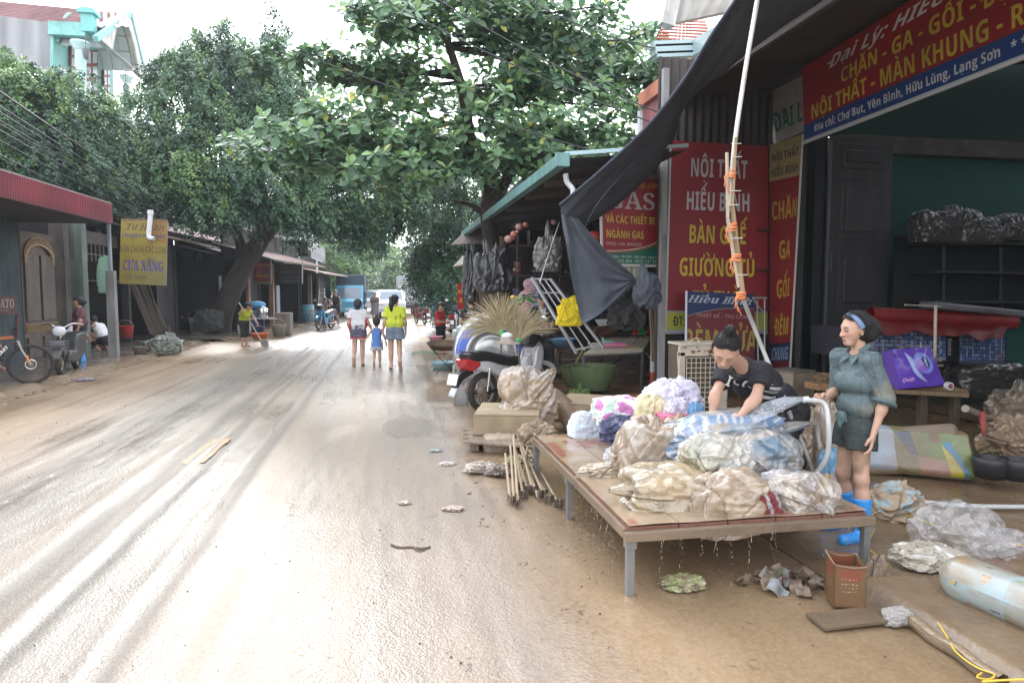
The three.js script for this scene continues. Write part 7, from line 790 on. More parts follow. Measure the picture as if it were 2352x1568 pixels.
// ================= INSIDE THE SHOP =================
{
const bench=thing('work_bench','low wooden bench behind the woman in teal','bench',[5.9,0.12,-6.9]);const L=(x,y,z)=>AZ(x,y,z).sub(bench.position);for(const[a,b]of[[[1985,893],[2210,905]],[[1985,884],[2206,896]]])mb().beam(L(a[0],a[1],-6.6),L(b[0],b[1],-6.6-(a[1]<890?0.2:0)),0.2,0.05).build('seat_board',woodOld,bench);for(const[x,y]of[[2010,902],[2120,905],[2195,908]]){const t=L(x,y,-6.65);mb().box(0.09,t.y,0.07,[t.x,t.y/2,t.z]).build('leg',M([0.10,0.075,0.05],{r:0.8,t:T_wood}),bench);}
const T_p=tex(300,240,(x,w,h)=>{x.fillStyle='#5b3bb0';x.fillRect(0,0,w,h);x.fillStyle='#a9b6ea';x.beginPath();x.moveTo(85,20);x.quadraticCurveTo(150,70,120,110);x.quadraticCurveTo(150,170,190,215);x.quadraticCurveTo(100,180,100,110);x.fill();x.fillStyle='#7d8ae0';x.beginPath();x.ellipse(195,95,70,66,0,0,7);x.fill();x.fillStyle='#8f5fd0';x.beginPath();x.ellipse(180,110,45,40,0,0,7);x.fill();x.fillStyle='#1d2668';x.beginPath();x.ellipse(215,92,26,36,0,0,7);x.fill();x.save();x.translate(215,92);x.rotate(-PI/2+0.1);vtext(x,'ABABY',0,7,18,{color:'#cfd6ff'});x.restore();vtext(x,'Quilt',60,200,30,{color:'#e6b8dc',italic:true,fam:'serif'});x.fillStyle='#2a2a6e';x.beginPath();x.arc(20,40,14,0,7);x.fill();grime(x,w,h,0.15,1);});
{const a=AZ(2068,893,-6.45),b=AZ(2172,884,-6.5),c=AZ(2136,798,-6.65),d=AZ(2048,802,-6.6);const p=thing('purple_pack','purple printed bedding pack leaning on the bench','package',a);const q=(v)=>v.clone().sub(a);const n=V(-0.2,0.2,1);mesh('front',quad(q(a),q(b),q(c),q(d),16,12,(v,u,w)=>v.addScaledVector(n,0.04*Math.sin(u*PI)*Math.sin(w*PI)+0.012*n3(u*8,w*8))),M([1,1,1],{t:T_p,r:0.35,clearcoat:0.5}),p);mesh('pack_body',slab(q(a),q(b),q(c),q(d),0.14),M([0.10,0.05,0.30],{r:0.4}),p);}
{const c=thing('round_box','small round white box with a red dot on the bench','box',AZ(2180,886,-6.4));mb().add(new THREE.CylinderGeometry(0.042,0.042,0.05,24),xf([0,0,0],[PI/2,0,0.1])).build('case',M([0.6,0.6,0.6],{r:0.3}),c);mb().add(new THREE.CylinderGeometry(0.026,0.026,0.012,20),xf([0,0,0.026],[PI/2,0,0])).build('rim',M([0.05,0.05,0.05],{r:0.3}),c);mb().add(new THREE.CylinderGeometry(0.014,0.014,0.014,16),xf([0,0,0.027],[PI/2,0,0])).build('dot',M([0.6,0.06,0.08],{r:0.3}),c);}
const T_b=(n,wd)=>tex(512,220,(x,w,h)=>{x.fillStyle='#0f1016';x.fillRect(0,0,w,h);const W=w-wd;for(let r=0;r<7;r++)for(let k=-1;k<9;k++){x.fillStyle=['#4663a8','#5b78bd','#6f8bc9','#8fa6d8','#9aa0c8'][Math.floor(R()*5)];const bw=W/8;x.fillRect(8+Math.max(0,(k+(r%2)*0.5)*bw),8+r*(h-16)/7,Math.min(bw-6,W-(k+(r%2)*0.5)*bw-6),(h-16)/7-5);if(R()<0.5){x.fillStyle='#b8c0c8';x.fillRect(8+Math.max(0,(k+0.2)*bw),8+r*(h-16)/7,14,(h-16)/7+6);}}x.fillStyle='#0f1016';x.fillRect(W,0,wd,h);if(n){x.save();x.translate(w-wd/2-6,h/2);x.rotate(PI/2);vtext(x,n,0,10,32,{color:'#c9ccd2'});x.restore();}grime(x,w,h,0.2,1);});
const box=(label,x0,y0,x1,y1,z,t,side)=>{const a=AZ(x0,y1,z),b=AZ(x1,y1+4,z),c=AZ(x1,y0+6,z),d=AZ(x0,y0,z);const p=thing('boxed_mattress',label,'mattress',a);const q=(v)=>v.clone().sub(a);mesh('printed_face',quad(q(a),q(b),q(c),q(d)),M([0.55,0.55,0.55],{t,r:0.4}),p);mesh('case',slab(q(a).add(V(0,0,-0.004)),q(b).add(V(0,0,-0.004)),q(c).add(V(0,0,-0.004)),q(d).add(V(0,0,-0.004)),1.2),side||M([0.03,0.03,0.04],{r:0.6}),p);return p;};
box('boxed mattress with blue brick pattern end, left of two',1996,756,2196,828,-7.7,T_b('Hanvico',60));box('boxed mattress with dim blue brick pattern end, right of two',2203,764,2312,830,-7.9,T_b('',12));
bag('dark_mattress','black wrapped mattress block below the blue boxes','mattress',2240,868,150,66,{z:-7.9,box:6,wr:0.03,lump:0.05,knotLen:0,paint:()=>[0.025,0.022,0.022]});
{const z=-7.6;const s=thing('red_tarpaulin','red tarpaulin drooping over the stacked mattresses','tarpaulin',AZ(2000,740,z));const q=(x,y,dz=0)=>AZ(x,y,z+dz).sub(s.position);mesh('cloth',quad(q(1990,757,0.12),q(2300,772,0.12),q(2335,728,-0.9),q(1995,722,-0.9),60,20,(p,u,v)=>{p.y+=0.06*(ridge(u*6,v*2,3)-0.5)-0.05*Math.abs(Math.sin(u*9))*(1-v);p.z+=0.03*n3(u*12,v*6);}),M([0.26,0.012,0.012],{r:0.5,t:T_grunge,side:THREE.DoubleSide}),s);mb().tube([q(2000,722,-0.6),q(2130,728,-0.5),q(2330,740,-0.5)],0.10,30,12).build('rolled_part',M([0.22,0.01,0.01],{r:0.5,t:T_grunge}),s);const r2=thing('grey_roll','long grey roll lying across the top of the red tarpaulin','roll',AZ(2130,700,-8.0));mb().beam(V(0,0,0),AZ(2370,724,-8.2).sub(r2.position),0.3,0.1,V(0,1,0),0.04).build('roll_body',M([0.16,0.165,0.19],{r:0.4,t:T_grunge}),r2);}
{const s=thing('storage_rack','dark steel rack at the back of the shop','rack',[9.6,0.12,-9.6]);const q=(x,y,z)=>AZ(x,y,z).sub(s.position);const m=M([0.02,0.022,0.024],{r:0.6});for(const x of[2168,2300,2420])mb().bar(q(x,900,-9.6),q(x,565,-9.6),0.03,0.03,8).build('upright',m,s);for(const y of[560,625,690])mb().beam(q(2110,y,-9.6),q(2440,y+6,-9.6),0.7,0.04).build('shelf_board',m,s);mb().box(3.6,1.4,0.05,q(2270,640,-9.9).toArray()).build('rack_back',M([0.008,0.01,0.01],{r:0.9}),s);}
const gm=(a)=>(v,q)=>mix([a,a,a*1.02],[0.3,0.3,0.31],ss(0.85,0.97,q.w3));[[2140,527,76,66,5],[2187,522,36,72,4],[2226,526,52,66,4],[2268,540,60,44,3],[2262,518,60,30,3],[2320,528,70,56,3]].forEach(([x,y,w,h,b],i)=>bag('wrapped_bundle',['grey zipped bedding case at the left end of the rack top','tall wrapped bedding with dark label square second on the rack top','shiny wrapped bedding third from the left on the rack top','low wrapped bedding lying fourth on the rack top','wrapped pillow resting on the low bedding on the rack','shiny wrapped bedding at the right edge of the rack top'][i],'bedding',x,y,w,h,{z:-9.35,box:b,wr:0.07,knotLen:0,deep:0.7,paint:gm(0.045)}));
{const s=thing('sewing_stand','pale iron stand with arm like a sewing machine on the bench','stand',AZ(2148,840,-6.9));const q=(x,y,z)=>AZ(x,y,z).sub(s.position);const m=M([0.42,0.38,0.32],{r:0.5,t:T_grunge});mb().bar(q(2148,840,-6.9),q(2150,702,-6.9),0.018,0.018,10).build('post',m,s);mb().beam(q(2080,700,-6.8),q(2162,703,-6.95),0.03,0.016).build('arm',m,s);mb().box(0.3,0.03,0.16,q(2130,838,-6.9).toArray()).box(0.06,0.05,0.06,q(2148,826,-6.85).toArray()).build('base',M([0.16,0.14,0.12],{r:0.6}),s);mb().bar(q(2115,838,-6.85),q(2116,785,-6.85),0.006).sph(0.02,q(2115,815,-6.85).toArray(),[1,1.4,1]).build('spindle',M([0.35,0.25,0.08],{r:0.5}),s);mb().bar(q(2073,826,-6.9),q(2073,795,-6.9),0.045,0.04,14).build('thread_cone',M([0.11,0.10,0.09],{r:0.9}),s);}
{const s=thing('cane_coil','coil of brown cane on a small wooden shelf beside the door','coil',AZ(1893,868,-7.6));seed(33);const m=mb();for(let k=0;k<12;k++)m.add(new THREE.TorusGeometry(rr(0.06,0.11),0.005,5,26),xf([rr(-0.02,0.02),rr(-0.02,0.03),rr(-0.02,0.02)],[PI/2+rr(-0.6,0.6),rr(-0.6,0.6),0]));m.build('coil_loops',M([0.25,0.17,0.10],{r:0.7}),s);const t=thing('plank_shelf','thick short plank beneath the cane coil','plank',AZ(1896,885,-7.6));mb().box(0.42,0.08,0.3,[0.02,0,0]).box(0.08,0.9,0.08,[0.1,-0.45,-0.05]).build('board',M([0.40,0.24,0.12],{r:0.6,t:T_wood}),t);}
{const s=thing('wooden_crate','weathered pale box beside the dark door post','box',AZ(1815,890,-8.4));mb().box(0.42,0.5,0.45,[0,-0.02,0],[0,0.3,0],0.01).build('crate_body',M([0.34,0.29,0.22],{r:0.7,t:T_grunge,b:0.004}),s);mb().box(0.44,0.02,0.47,[0,0.24,0],[0,0.3,0]).build('lid',M([0.2,0.18,0.16],{r:0.6,t:T_streak}),s);}
{const s=thing('stool_frame','thin grey steel stool frame standing before the narrow red board','stool',G(1750,905,0.1));const q=(x,y,z)=>AZ(x,y,z).sub(s.position),z=-8.7;const m=M([0.33,0.33,0.34],{r:0.5,t:T_streak});mb().bar(q(1757,830,z),q(1757,685,z),0.012).bar(q(1742,830,z-0.3),q(1740,690,z-0.3),0.012).bar(q(1730,684,z),q(1762,684,z),0.014).bar(q(1728,684,z),q(1756,720,z),0.008).build('frame',m,s);}
}
{
const z=-7.15;const s=thing('condenser_unit','rusty white outdoor air conditioner unit with wire grille','air conditioner',AZ(1612,985,z));const q=(x,y,dz=0)=>AZ(x,y,z+dz).sub(s.position);const wm=M([0.55,0.50,0.41],{r:0.45,t:T_grunge});const w=AZ(1668,900,z).x-AZ(1557,900,z).x,h=AZ(1600,792,z).y-AZ(1600,985,z).y;const fr=(x,y,ww,hh)=>mb().box(ww,hh,0.06,[x,y,0],[0,0,0],0.01);fr(0,h-0.06,w,0.13).build('top_panel',wm,s);fr(-w/2+0.035,h/2,0.07,h-0.14).build('left_panel',wm,s);fr(w/2-0.05,h/2,0.1,h-0.14).build('right_panel',wm,s);fr(0,0.09,w,0.18).build('bottom_panel',wm,s);mb().box(w,h-0.02,0.26,[0,h/2,-0.17],[0,0,0],0.012).build('casing',M([0.10,0.075,0.055],{r:0.8,t:T_grunge}),s);mb().box(w+0.02,0.03,0.34,[0,h+0.012,-0.13],[0,0,0],0.01).build('lid',wm,s);
const gr=mb();const gx0=-w/2+0.08,gx1=w/2-0.11,gy0=0.2,gy1=h-0.14;for(let k=0;k<=7;k++)gr.bar([lerp(gx0,gx1,k/7),gy0,0.035],[lerp(gx0,gx1,k/7),gy1,0.035],0.004,0.004,5);for(let k=0;k<=11;k++)gr.bar([gx0,lerp(gy0,gy1,k/11),0.038],[gx1,lerp(gy0,gy1,k/11),0.038],0.004,0.004,5);stuff(gr.build('wire_grille',M([0.6,0.55,0.45],{r:0.4}),s));seed(14);const rs_=mb();for(let k=0;k<26;k++){const x=rr(-w/2,w/2),y=R()<0.75?h-rr(0.0,0.12):rr(0,h);if(y<h-0.13&&Math.abs(x)<w/2-0.1)continue;const g=new THREE.CircleGeometry(rr(0.008,0.035),9);const p=g.attributes.position;for(let i=1;i<p.count;i++){const m=rr(0.5,1.2);p.setXY(i,p.getX(i)*m*1.4,p.getY(i)*m*0.8);}g.applyMatrix4(xf([x,y,0.0335]));rs_.add(g);}stuff(rs_.build('rust_patches',M([0.22,0.11,0.06],{r:0.9}),s));mb().tube([[-w/2+0.1,h+0.03,0.02],[-w/2+0.2,h+0.08,0.02],[-w/2+0.22,h+0.03,0.04],[-w/2-0.01,h-0.02,0.05],[-w/2-0.03,h-0.2,0.05],[-w/2,h-0.36,0.05]],0.006,40,6).build('loose_cable',M([0.5,0.45,0.33],{r:0.5}),s);
}
// ================= MOTORBIKES, STALL GOODS, LEFT PAVEMENT, TRAFFIC =================
const blk=M([0.018,0.018,0.02],{r:0.45}),tyreM=M([0.04,0.036,0.032],{r:0.8,t:T_grunge}),alu=M([0.55,0.57,0.6],{r:0.3,m:0.6,t:T_grunge}),chrome=M([0.6,0.6,0.6],{r:0.18,m:0.9}),muddyM=M([0.22,0.17,0.12],{r:0.75,t:T_grunge});
function wheel(parent,x,y,z,R0,tr,o={}){const at=[x,y,z];const t=mb().add(new THREE.TorusGeometry(R0-tr,tr,10,44),xf(at)).build('tyre',tyreM,parent);const w=mb().add(new THREE.TorusGeometry(R0-tr*2,tr*0.32,6,40),xf(at)).build('rim',o.rim||alu,parent);const s=mb();const n=o.n||28;for(let k=0;k<n;k++){const a=k/n*2*PI,b=a+(k%2?0.5:-0.5);s.bar([x+Math.cos(b)*0.04,y+Math.sin(b)*0.04,z+(k%4<2?0.025:-0.025)],[x+Math.cos(a)*(R0-tr*2),y+Math.sin(a)*(R0-tr*2),z],o.sr||0.0022,o.sr||0.0022,4);}stuff(s.build('spokes',o.rim||alu,parent));mb().add(new THREE.CylinderGeometry(o.hub||0.05,o.hub||0.05,0.09,14),xf(at,[PI/2,0,0])).build('hub',muddyM,parent);}
function motorbike(label,pos,ry,c,cat='motorbike'){
const b=thing('motorbike',label,cat,pos,ry);const pm=M(c,{r:0.28,clearcoat:0.6,t:T_grunge});wheel(b,0,0.28,0,0.28,0.045,{hub:0.075});wheel(b,1.22,0.28,0,0.28,0.042);
const side=extrS([[-0.30,0.74],[0.0,0.74],[0.35,0.62],[0.62,0.44],[0.58,0.40],[0.38,0.45],[0.1,0.56],[-0.22,0.64]],0.21,0.03);mesh('tail_panel',side,pm,b);mesh('seat',extrS([[-0.32,0.80],[-0.1,0.83],[0.2,0.77],[0.42,0.72],[0.60,0.71],[0.58,0.64],[0.3,0.66],[0.0,0.74],[-0.28,0.75]],0.24,0.035),blk,b);
mb().tube([[-0.1,0.82,0.1],[-0.34,0.86,0.08],[-0.36,0.86,0],[-0.34,0.86,-0.08],[-0.1,0.82,-0.1]],0.012,24,8).build('grab_rail',blk,b);mesh('tail_light',extrS([[-0.40,0.74],[-0.26,0.745],[-0.16,0.68],[-0.32,0.62]],0.23,0.02),M([0.42,0.02,0.02],{r:0.15,clearcoat:0.8}),b);mb().box(0.012,0.15,0.19,[-0.56,0.50,0],[0,0,-0.3]).build('number_plate',M([0.75,0.75,0.75],{r:0.5}),b);
mesh('rear_mudguard',extrS([[-0.3,0.62],[-0.48,0.56],[-0.52,0.40],[-0.42,0.5],[-0.24,0.57]],0.13,0.01),blk,b);mesh('mud_flap',extrS([[-0.46,0.42],[-0.54,0.36],[-0.58,0.28],[-0.5,0.36]],0.12,0.008),pm,b);
for(const z of[0.11,-0.11]){const g=mb();g.bar([-0.02,0.30,z],[0.03,0.62,z],0.014);for(let k=0;k<9;k++)g.add(new THREE.TorusGeometry(0.028,0.006,5,12),xf([-0.005+k*0.004,0.38+k*0.026,z],[PI/2,0,0]));g.build('shock_absorber',chrome,b);mb().beam([0,0.28,z*0.8],[0.5,0.33,z*0.8],0.03,0.05).build('swing_arm',blk,b);}
mb().bar([0.55,0.26,-0.14],[0.1,0.25,-0.16],0.028,0.045,14).bar([0.1,0.25,-0.16],[-0.14,0.29,-0.17],0.055,0.06,14).build('exhaust',M([0.3,0.2,0.18],{r:0.35,m:0.6}),b);mb().box(0.36,0.2,0.2,[0.56,0.3,0],[0,0,0],0.05).bar([0.7,0.3,0],[0.88,0.33,0],0.07,0.06,14).build('engine',muddyM,b);
mesh('under_bone',extrS([[0.5,0.46],[0.66,0.42],[0.92,0.56],[1.0,0.76],[0.92,0.74],[0.82,0.58],[0.62,0.52]],0.12,0.03),pm,b);for(const z of[0.15,-0.15]){const g=extrS([[0.66,0.30],[0.86,0.26],[0.98,0.4],[1.02,0.62],[1.04,0.84],[0.96,0.82],[0.90,0.60],[0.80,0.50],[0.66,0.44]],0.05,0.015);g.translate(0,0,z);mesh('leg_shield',g,pm,b);}mesh('front_cover',extrS([[1.0,0.55],[1.1,0.62],[1.12,0.78],[1.06,0.92],[0.98,0.90],[0.98,0.7]],0.24,0.04),pm,b);
for(const z of[0.085,-0.085])mb().bar([1.22,0.28,z],[1.06,0.72,z],0.022,0.02,10).build('fork',alu,b);mesh('front_mudguard',extrS([[0.95,0.44],[1.05,0.60],[1.22,0.62],[1.42,0.56],[1.5,0.44],[1.4,0.52],[1.22,0.58],[1.08,0.55]],0.11,0.015),pm,b);mesh('headlight_cowl',extrS([[0.86,0.93],[1.0,0.88],[1.14,0.92],[1.16,1.02],[1.04,1.06],[0.9,1.02]],0.24,0.05),blk,b);mb().sph(0.07,[1.13,0.97,0],[0.4,0.8,1.3]).build('headlight',M([0.6,0.62,0.65],{r:0.08}),b);
const hb=mb();for(const s of[1,-1]){hb.tube([[1.0,1.02,0.06*s],[0.96,1.04,0.2*s],[0.86,1.03,0.34*s]],0.014,12,8).bar([0.90,1.035,0.28*s],[0.84,1.03,0.38*s],0.019).tube([[0.95,1.05,0.25*s],[0.94,1.03,0.32*s],[0.90,1.02,0.40*s]],0.006,8,5);}hb.build('handlebar',blk,b);for(const s of[1,-1]){const m=mb().bar([0.94,1.05,0.22*s],[0.9,1.22,0.3*s],0.006).build('mirror',blk,b);mb().sph(0.07,[0.9,1.27,0.32*s],[0.25,0.75,1]).build('glass',M([0.5,0.55,0.6],{r:0.05,m:0.9}),m);}
mb().bar([0.5,0.24,0.12],[0.5,0.24,0.3],0.012).bar([0.5,0.24,-0.12],[0.5,0.24,-0.3],0.012).tube([[0.45,0.28,0.1],[0.4,0.12,0.2],[0.36,0.01,0.26]],0.011,10,6).build('foot_pegs',blk,b);for(let k=0;k<4;k++)mb().bar([0.62+k*0.03,0.56,0.1-k*0.05],[0.86+k*0.01,0.74,0.1-k*0.05],0.007).build('front_rack',chrome,b);return b;
}
const P0=G(1112,948,0.0);const bike1=motorbike('white step through motorbike with red tail light parked behind the muddy box',[P0.x,0.0,P0.z-0.1],0.62,[0.62,0.64,0.68]);
decal(bike1.children.find(c=>c.name==='leg_shield'),bike1.localToWorld(V(0.9,0.4,0.19)),V(0.3,0,0.95),V(0,1,0),0.22,0.04,printTex(160,28,(x)=>vtext(x,'HONDA',80,23,24,{color:'#333'})),bike1);
{const s=thing('straw_hat','patterned cloth sun hat with white crown resting on the broom handles','hat',AZ(1165,783,-9.15));mb().lathe([[0,0.11],[0.06,0.10],[0.085,0.05],[0.1,0.0],[0.19,-0.03],[0.195,-0.036],[0.1,-0.006],[0,-0.006]],[0,0,0]).build('brim',M([0.42,0.36,0.29],{r:0.9,t:T_rough}),s);mb().sph(0.075,[0,0.065,0],[1.1,0.7,1.1]).build('crown',M([0.6,0.62,0.65],{r:0.8}),s);}
{
const z=-10.1,c=AZ(1128,812,z);const t=thing('water_tank','big stainless water tank lying on its side with blue label on the end','water tank',[c.x,0,c.z],-0.12);const R0=0.57,y=c.y;const st=M([0.52,0.54,0.56],{r:0.25,m:0.75,t:T_grunge});mb().lathe([[0,0.05],[0.10,0.05],[0.20,0.055],[0.24,0.035],[0.30,0.03],[0.33,0.055],[0.37,0.05],[0.5,0.025],[R0-0.02,0.0],[R0,-0.02],[R0+0.012,-0.035],[R0,-0.05],[R0,-0.3],[R0+0.012,-0.31],[R0,-0.32],[R0,-0.6],[R0+0.012,-0.61],[R0,-0.62],[R0,-1.5],[0,-1.5]],[0,y,0],[PI/2,0,0],56).build('shell',st,t);
const T_n=tex(512,512,(x,w,h)=>{x.clearRect(0,0,w,h);x.translate(256,256);x.fillStyle='#3f5fb4';x.beginPath();x.arc(0,0,236,PI,2*PI);x.arc(0,0,165,0,PI,true);x.fill();x.fillStyle='#d9dde4';x.beginPath();x.arc(0,0,250,PI*1.02,PI*1.98);x.arc(0,0,238,PI*1.98,PI*1.02,true);x.fill();x.save();x.rotate(-0.2);vtext(x,'NA',0,-176,62,{color:'#e8ebf0'});x.restore();for(let k=0;k<260;k++){const a=rr(0,2*PI),r=rr(165,236);x.fillStyle=`rgba(120,105,85,${0.3 * R()})`;x.fillRect(Math.cos(a)*r,Math.sin(a)*r,rr(2,14),rr(2,6));}});
const lb=new THREE.CircleGeometry(R0-0.02,60);mesh('label',(()=>{const g=new THREE.RingGeometry(0.385,R0-0.03,60,4);const p=g.attributes.position,u=g.attributes.uv;for(let i=0;i<p.count;i++){const X=p.getX(i),Y=p.getY(i),r=Math.hypot(X,Y);u.setXY(i,X/(2*R0)+0.5,Y/(2*R0)+0.5);p.setXYZ(i,X,Y+y,lerp(0.052,0.006,(r-0.37)/(R0-0.02-0.37))+0.006);}g.computeVertexNormals();return g;})(),new THREE.MeshPhysicalMaterial({map:T_n,transparent:true,alphaTest:0.5,roughness:0.35}),t);mb().beam([-0.4,0.03,-0.1],[-0.4,0.03,-1.3],0.06,0.06).beam([0.4,0.03,-0.1],[0.4,0.03,-1.3],0.06,0.06).build('cradle',rustSteel,t);
const s=thing('panel_stand','pale aluminium panel frame standing left of the steel tank','frame',G(1058,930));const q=(x,y2)=>AZ(x,y2,s.position.z).sub(s.position);mb().beam(q(1043,930),q(1042,838),0.035,0.03).beam(q(1072,930),q(1071,880),0.03,0.03).beam(q(1043,927),q(1075,927),0.03,0.03).build('bars',alu,s);mb().box(0.17,0.26,0.01,q(1058,907).toArray()).build('panel',M([0.4,0.42,0.42],{r:0.4,t:T_grunge}),s);
}
for(const[x,y,a,lab]of[[1152,768,-0.35,'grass broom standing head up against the tank, left of two'],[1190,786,0.22,'grass broom standing head up against the tank, right of two']]){seed(x);const z=-9.45,b=thing('grass_broom',lab,'broom',AZ(x,y,z));const g=mb();for(let k=0;k<300;k++){const t=rr(-1.05,0.85)+a,l=rr(0.44,0.64),p0=V(rr(-0.02,0.02),0,rr(-0.02,0.02)),p1=V(Math.sin(t)*l*0.5,Math.cos(t)*l*0.55,rr(-0.06,0.06)),p2=V(Math.sin(t*1.25)*l,Math.cos(t*1.25)*l*0.95,rr(-0.12,0.12));g.add(cylAB(p0,p1,0.003,0.004,4)).add(cylAB(p1,p2,0.004,0.0012,4));}stuff(g.build('bristles',M([0.44,0.37,0.22],{r:0.85}),b));mb().lathe([[0.028,-0.03],[0.032,0.02],[0.04,0.06],[0.02,0.06]],[0,0,0]).build('collar',M([0.05,0.45,0.13],{r:0.4}),b);mb().bar([0,-0.02,0],[0.05+a*0.2,-0.95,-0.1],0.014,0.014,8).build('handle',woodOld,b);}
{
const Hh=0.70,c=[G(1340,812,Hh),G(1476,806,Hh),G(1498,768,Hh),G(1392,776,Hh)],t=thing('folding_table','folding table with pale plank top holding brushes and trays','table',c[0].clone().setY(0.05));const L=(p)=>p.clone().sub(t.position);for(let k=0;k<4;k++){const f=(u)=>[c[0].clone().lerp(c[1],u),c[3].clone().lerp(c[2],u)];const[a,d]=f(k/4+0.005),[b,e]=f((k+1)/4-0.005);mesh('top_plank',slab(L(a),L(b),L(e),L(d),0.025),M([0.66,0.61,0.52],{r:0.6,t:T_wood}),t);}const lm=M([0.16,0.165,0.17],{r:0.5,m:0.3,t:T_grunge});const ft=(p,dx)=>L(p).setY(0).add(V(dx,0,0));mb().beam(L(c[0]).add(V(0,-0.03,0)),ft(c[0],0.02),0.04,0.04).build('leg',lm,t);mb().beam(L(c[1]).add(V(0,-0.03,0)),ft(c[1],-0.02),0.04,0.04).build('leg',lm,t);mb().beam(L(c[3]).add(V(0,-0.03,0)),ft(c[2],0),0.025,0.04).build('cross_leg',lm,t);mb().beam(L(c[2]).add(V(0,-0.03,0)),ft(c[3],0),0.025,0.04).build('cross_leg',lm,t);mb().beam(L(c[0]).add(V(0,-0.04,0)),L(c[1]).add(V(0,-0.04,0)),0.04,0.03).build('apron',lm,t);
const on=(x,y)=>G(x,y,Hh+0.01);const T1=(name,label,cat,p,g,m)=>{const o=g.build(name,m);o.position.copy(p);return tag(o,label,cat);};
{const g=mb(),p=on(1408,797);g.box(0.42,0.012,0.16,[0,0.006,0]);for(let k=0;k<9;k++)g.box(0.006,0.06,0.16,[-0.21+k*0.0525,0.03,0]);g.box(0.42,0.012,0.006,[0,0.065,0.08]).box(0.42,0.012,0.006,[0,0.065,-0.08]);T1('plastic_tray','bright pink slatted plastic tray on the goods table','tray',p,g,M([0.75,0.2,0.55],{r:0.35}));}
T1('plastic_tube','mint green plastic tube lying in the pink tray','tube',on(1395,792),mb().bar([-0.08,0.06,0],[0.09,0.05,0.03],0.032,0.03,14).bar([-0.06,0.06,0],[-0.09,0.15,-0.02],0.03,0.028,14),M([0.25,0.7,0.42],{r:0.35}));T1('soap_block','white flat package at the near left corner of the goods table','package',on(1362,792),mb().box(0.17,0.03,0.09,[0,0.02,0],[0,0.1,0],0.01),M([0.66,0.68,0.64],{r:0.5}));
for(const[x,y,r,w,lab]of[[1440,757,0.2,0.45,'purple and green twine roll at the back of the goods table'],[1474,766,0.0,0.3,'red and green twine roll at the right of the goods table']]){const s=thing('twine_roll',lab,'twine',AZ(x,y,-11.6),-0.1);mb().bar([-w/2,0.02,0],[w/2,0.05,0],0.048,0.048,14).build('roll',M(r?[0.16,0.025,0.08]:[0.6,0.03,0.025],{r:0.35}),s);mb().bar([-0.07,0.027,0],[0.07,0.04,0],0.052,0.052,14).build('band',M([0.03,0.45,0.12],{r:0.3}),s);}
T1('brush_bundle','dark red brown coir brush lying along the back of the table','brush',AZ(1405,768,-11.3),mb().bar([-0.2,-0.02,0],[0.22,0.12,-0.1],0.04,0.05,10).bar([-0.26,0.05,-0.2],[0.1,0.03,-0.2],0.09,0.07,10),M([0.09,0.03,0.015],{r:0.95,t:T_rough}));T1('pen_bundle','bundle of striped sticks behind the brushes on the table','sticks',AZ(1400,748,-11.8),(()=>{const g=mb();for(let k=0;k<9;k++)g.bar([-0.2,k*0.012,-k*0.03],[0.22,0.03+k*0.01,-k*0.02],0.01);return g;})(),M([0.4,0.42,0.42],{r:0.4}));
for(const[x,y,w,lab]of[[1328,885,0.30,'olive green rubber tub under the table, smaller left one'],[1362,893,0.36,'olive green rubber tub with handle under the table, larger right one']]){const s=thing('rubber_tub',lab,'tub',G(x,y,0.12));mb().lathe([[0,0],[w*0.72,0],[w,w*1.05],[w*1.03,w*1.07],[w*0.96,w*1.05],[w*0.7,0.03],[0,0.03]],[0,0,0],[0,0,0],36).build('tub_body',M([0.14,0.20,0.09],{r:0.55,b:0.002}),s);const h=mb();for(let k=0;k<9;k++)h.add(new THREE.TorusGeometry(w*(0.76+k*0.024),0.006,5,36),xf([0,0.06+k*w*0.1,0],[PI/2,0,0]));h.build('ribs',M([0.12,0.17,0.08],{r:0.6}),s);mb().tube([[-0.1,w,w*0.98],[-0.08,w*1.12,w*1.04],[0.08,w*1.12,w*1.04],[0.1,w,w*0.98]],0.014,14,6).build('handle',M([0.12,0.17,0.08],{r:0.6}),s);}
{const s=thing('marker_post','red and white banded plastic post beside the table','post',G(1499,892,0.1));const p=AZ(1504,778,s.position.z).y-s.position.y;for(let k=0;k<3;k++)mb().bar([0,p*k/3,0],[0,p*(k+1)/3-0.003,0],0.045,0.045,16).build('band',M(k===1?[0.6,0.6,0.62]:[0.5,0.075,0.035],{r:0.45,t:T_grunge}),s);const t2=thing('extension_lead','yellow cord draped from the table past the banded post','cord',AZ(1450,795,-10.9));const q=(x,y,z=-10.9)=>AZ(x,y,z).sub(t2.position);mb().tube([q(1300,872),q(1330,820),q(1345,798),q(1400,794),q(1455,797),q(1480,808),q(1508,845),q(1520,900)],0.008,60,5).build('cord',M([0.55,0.4,0.06],{r:0.5}),t2);}
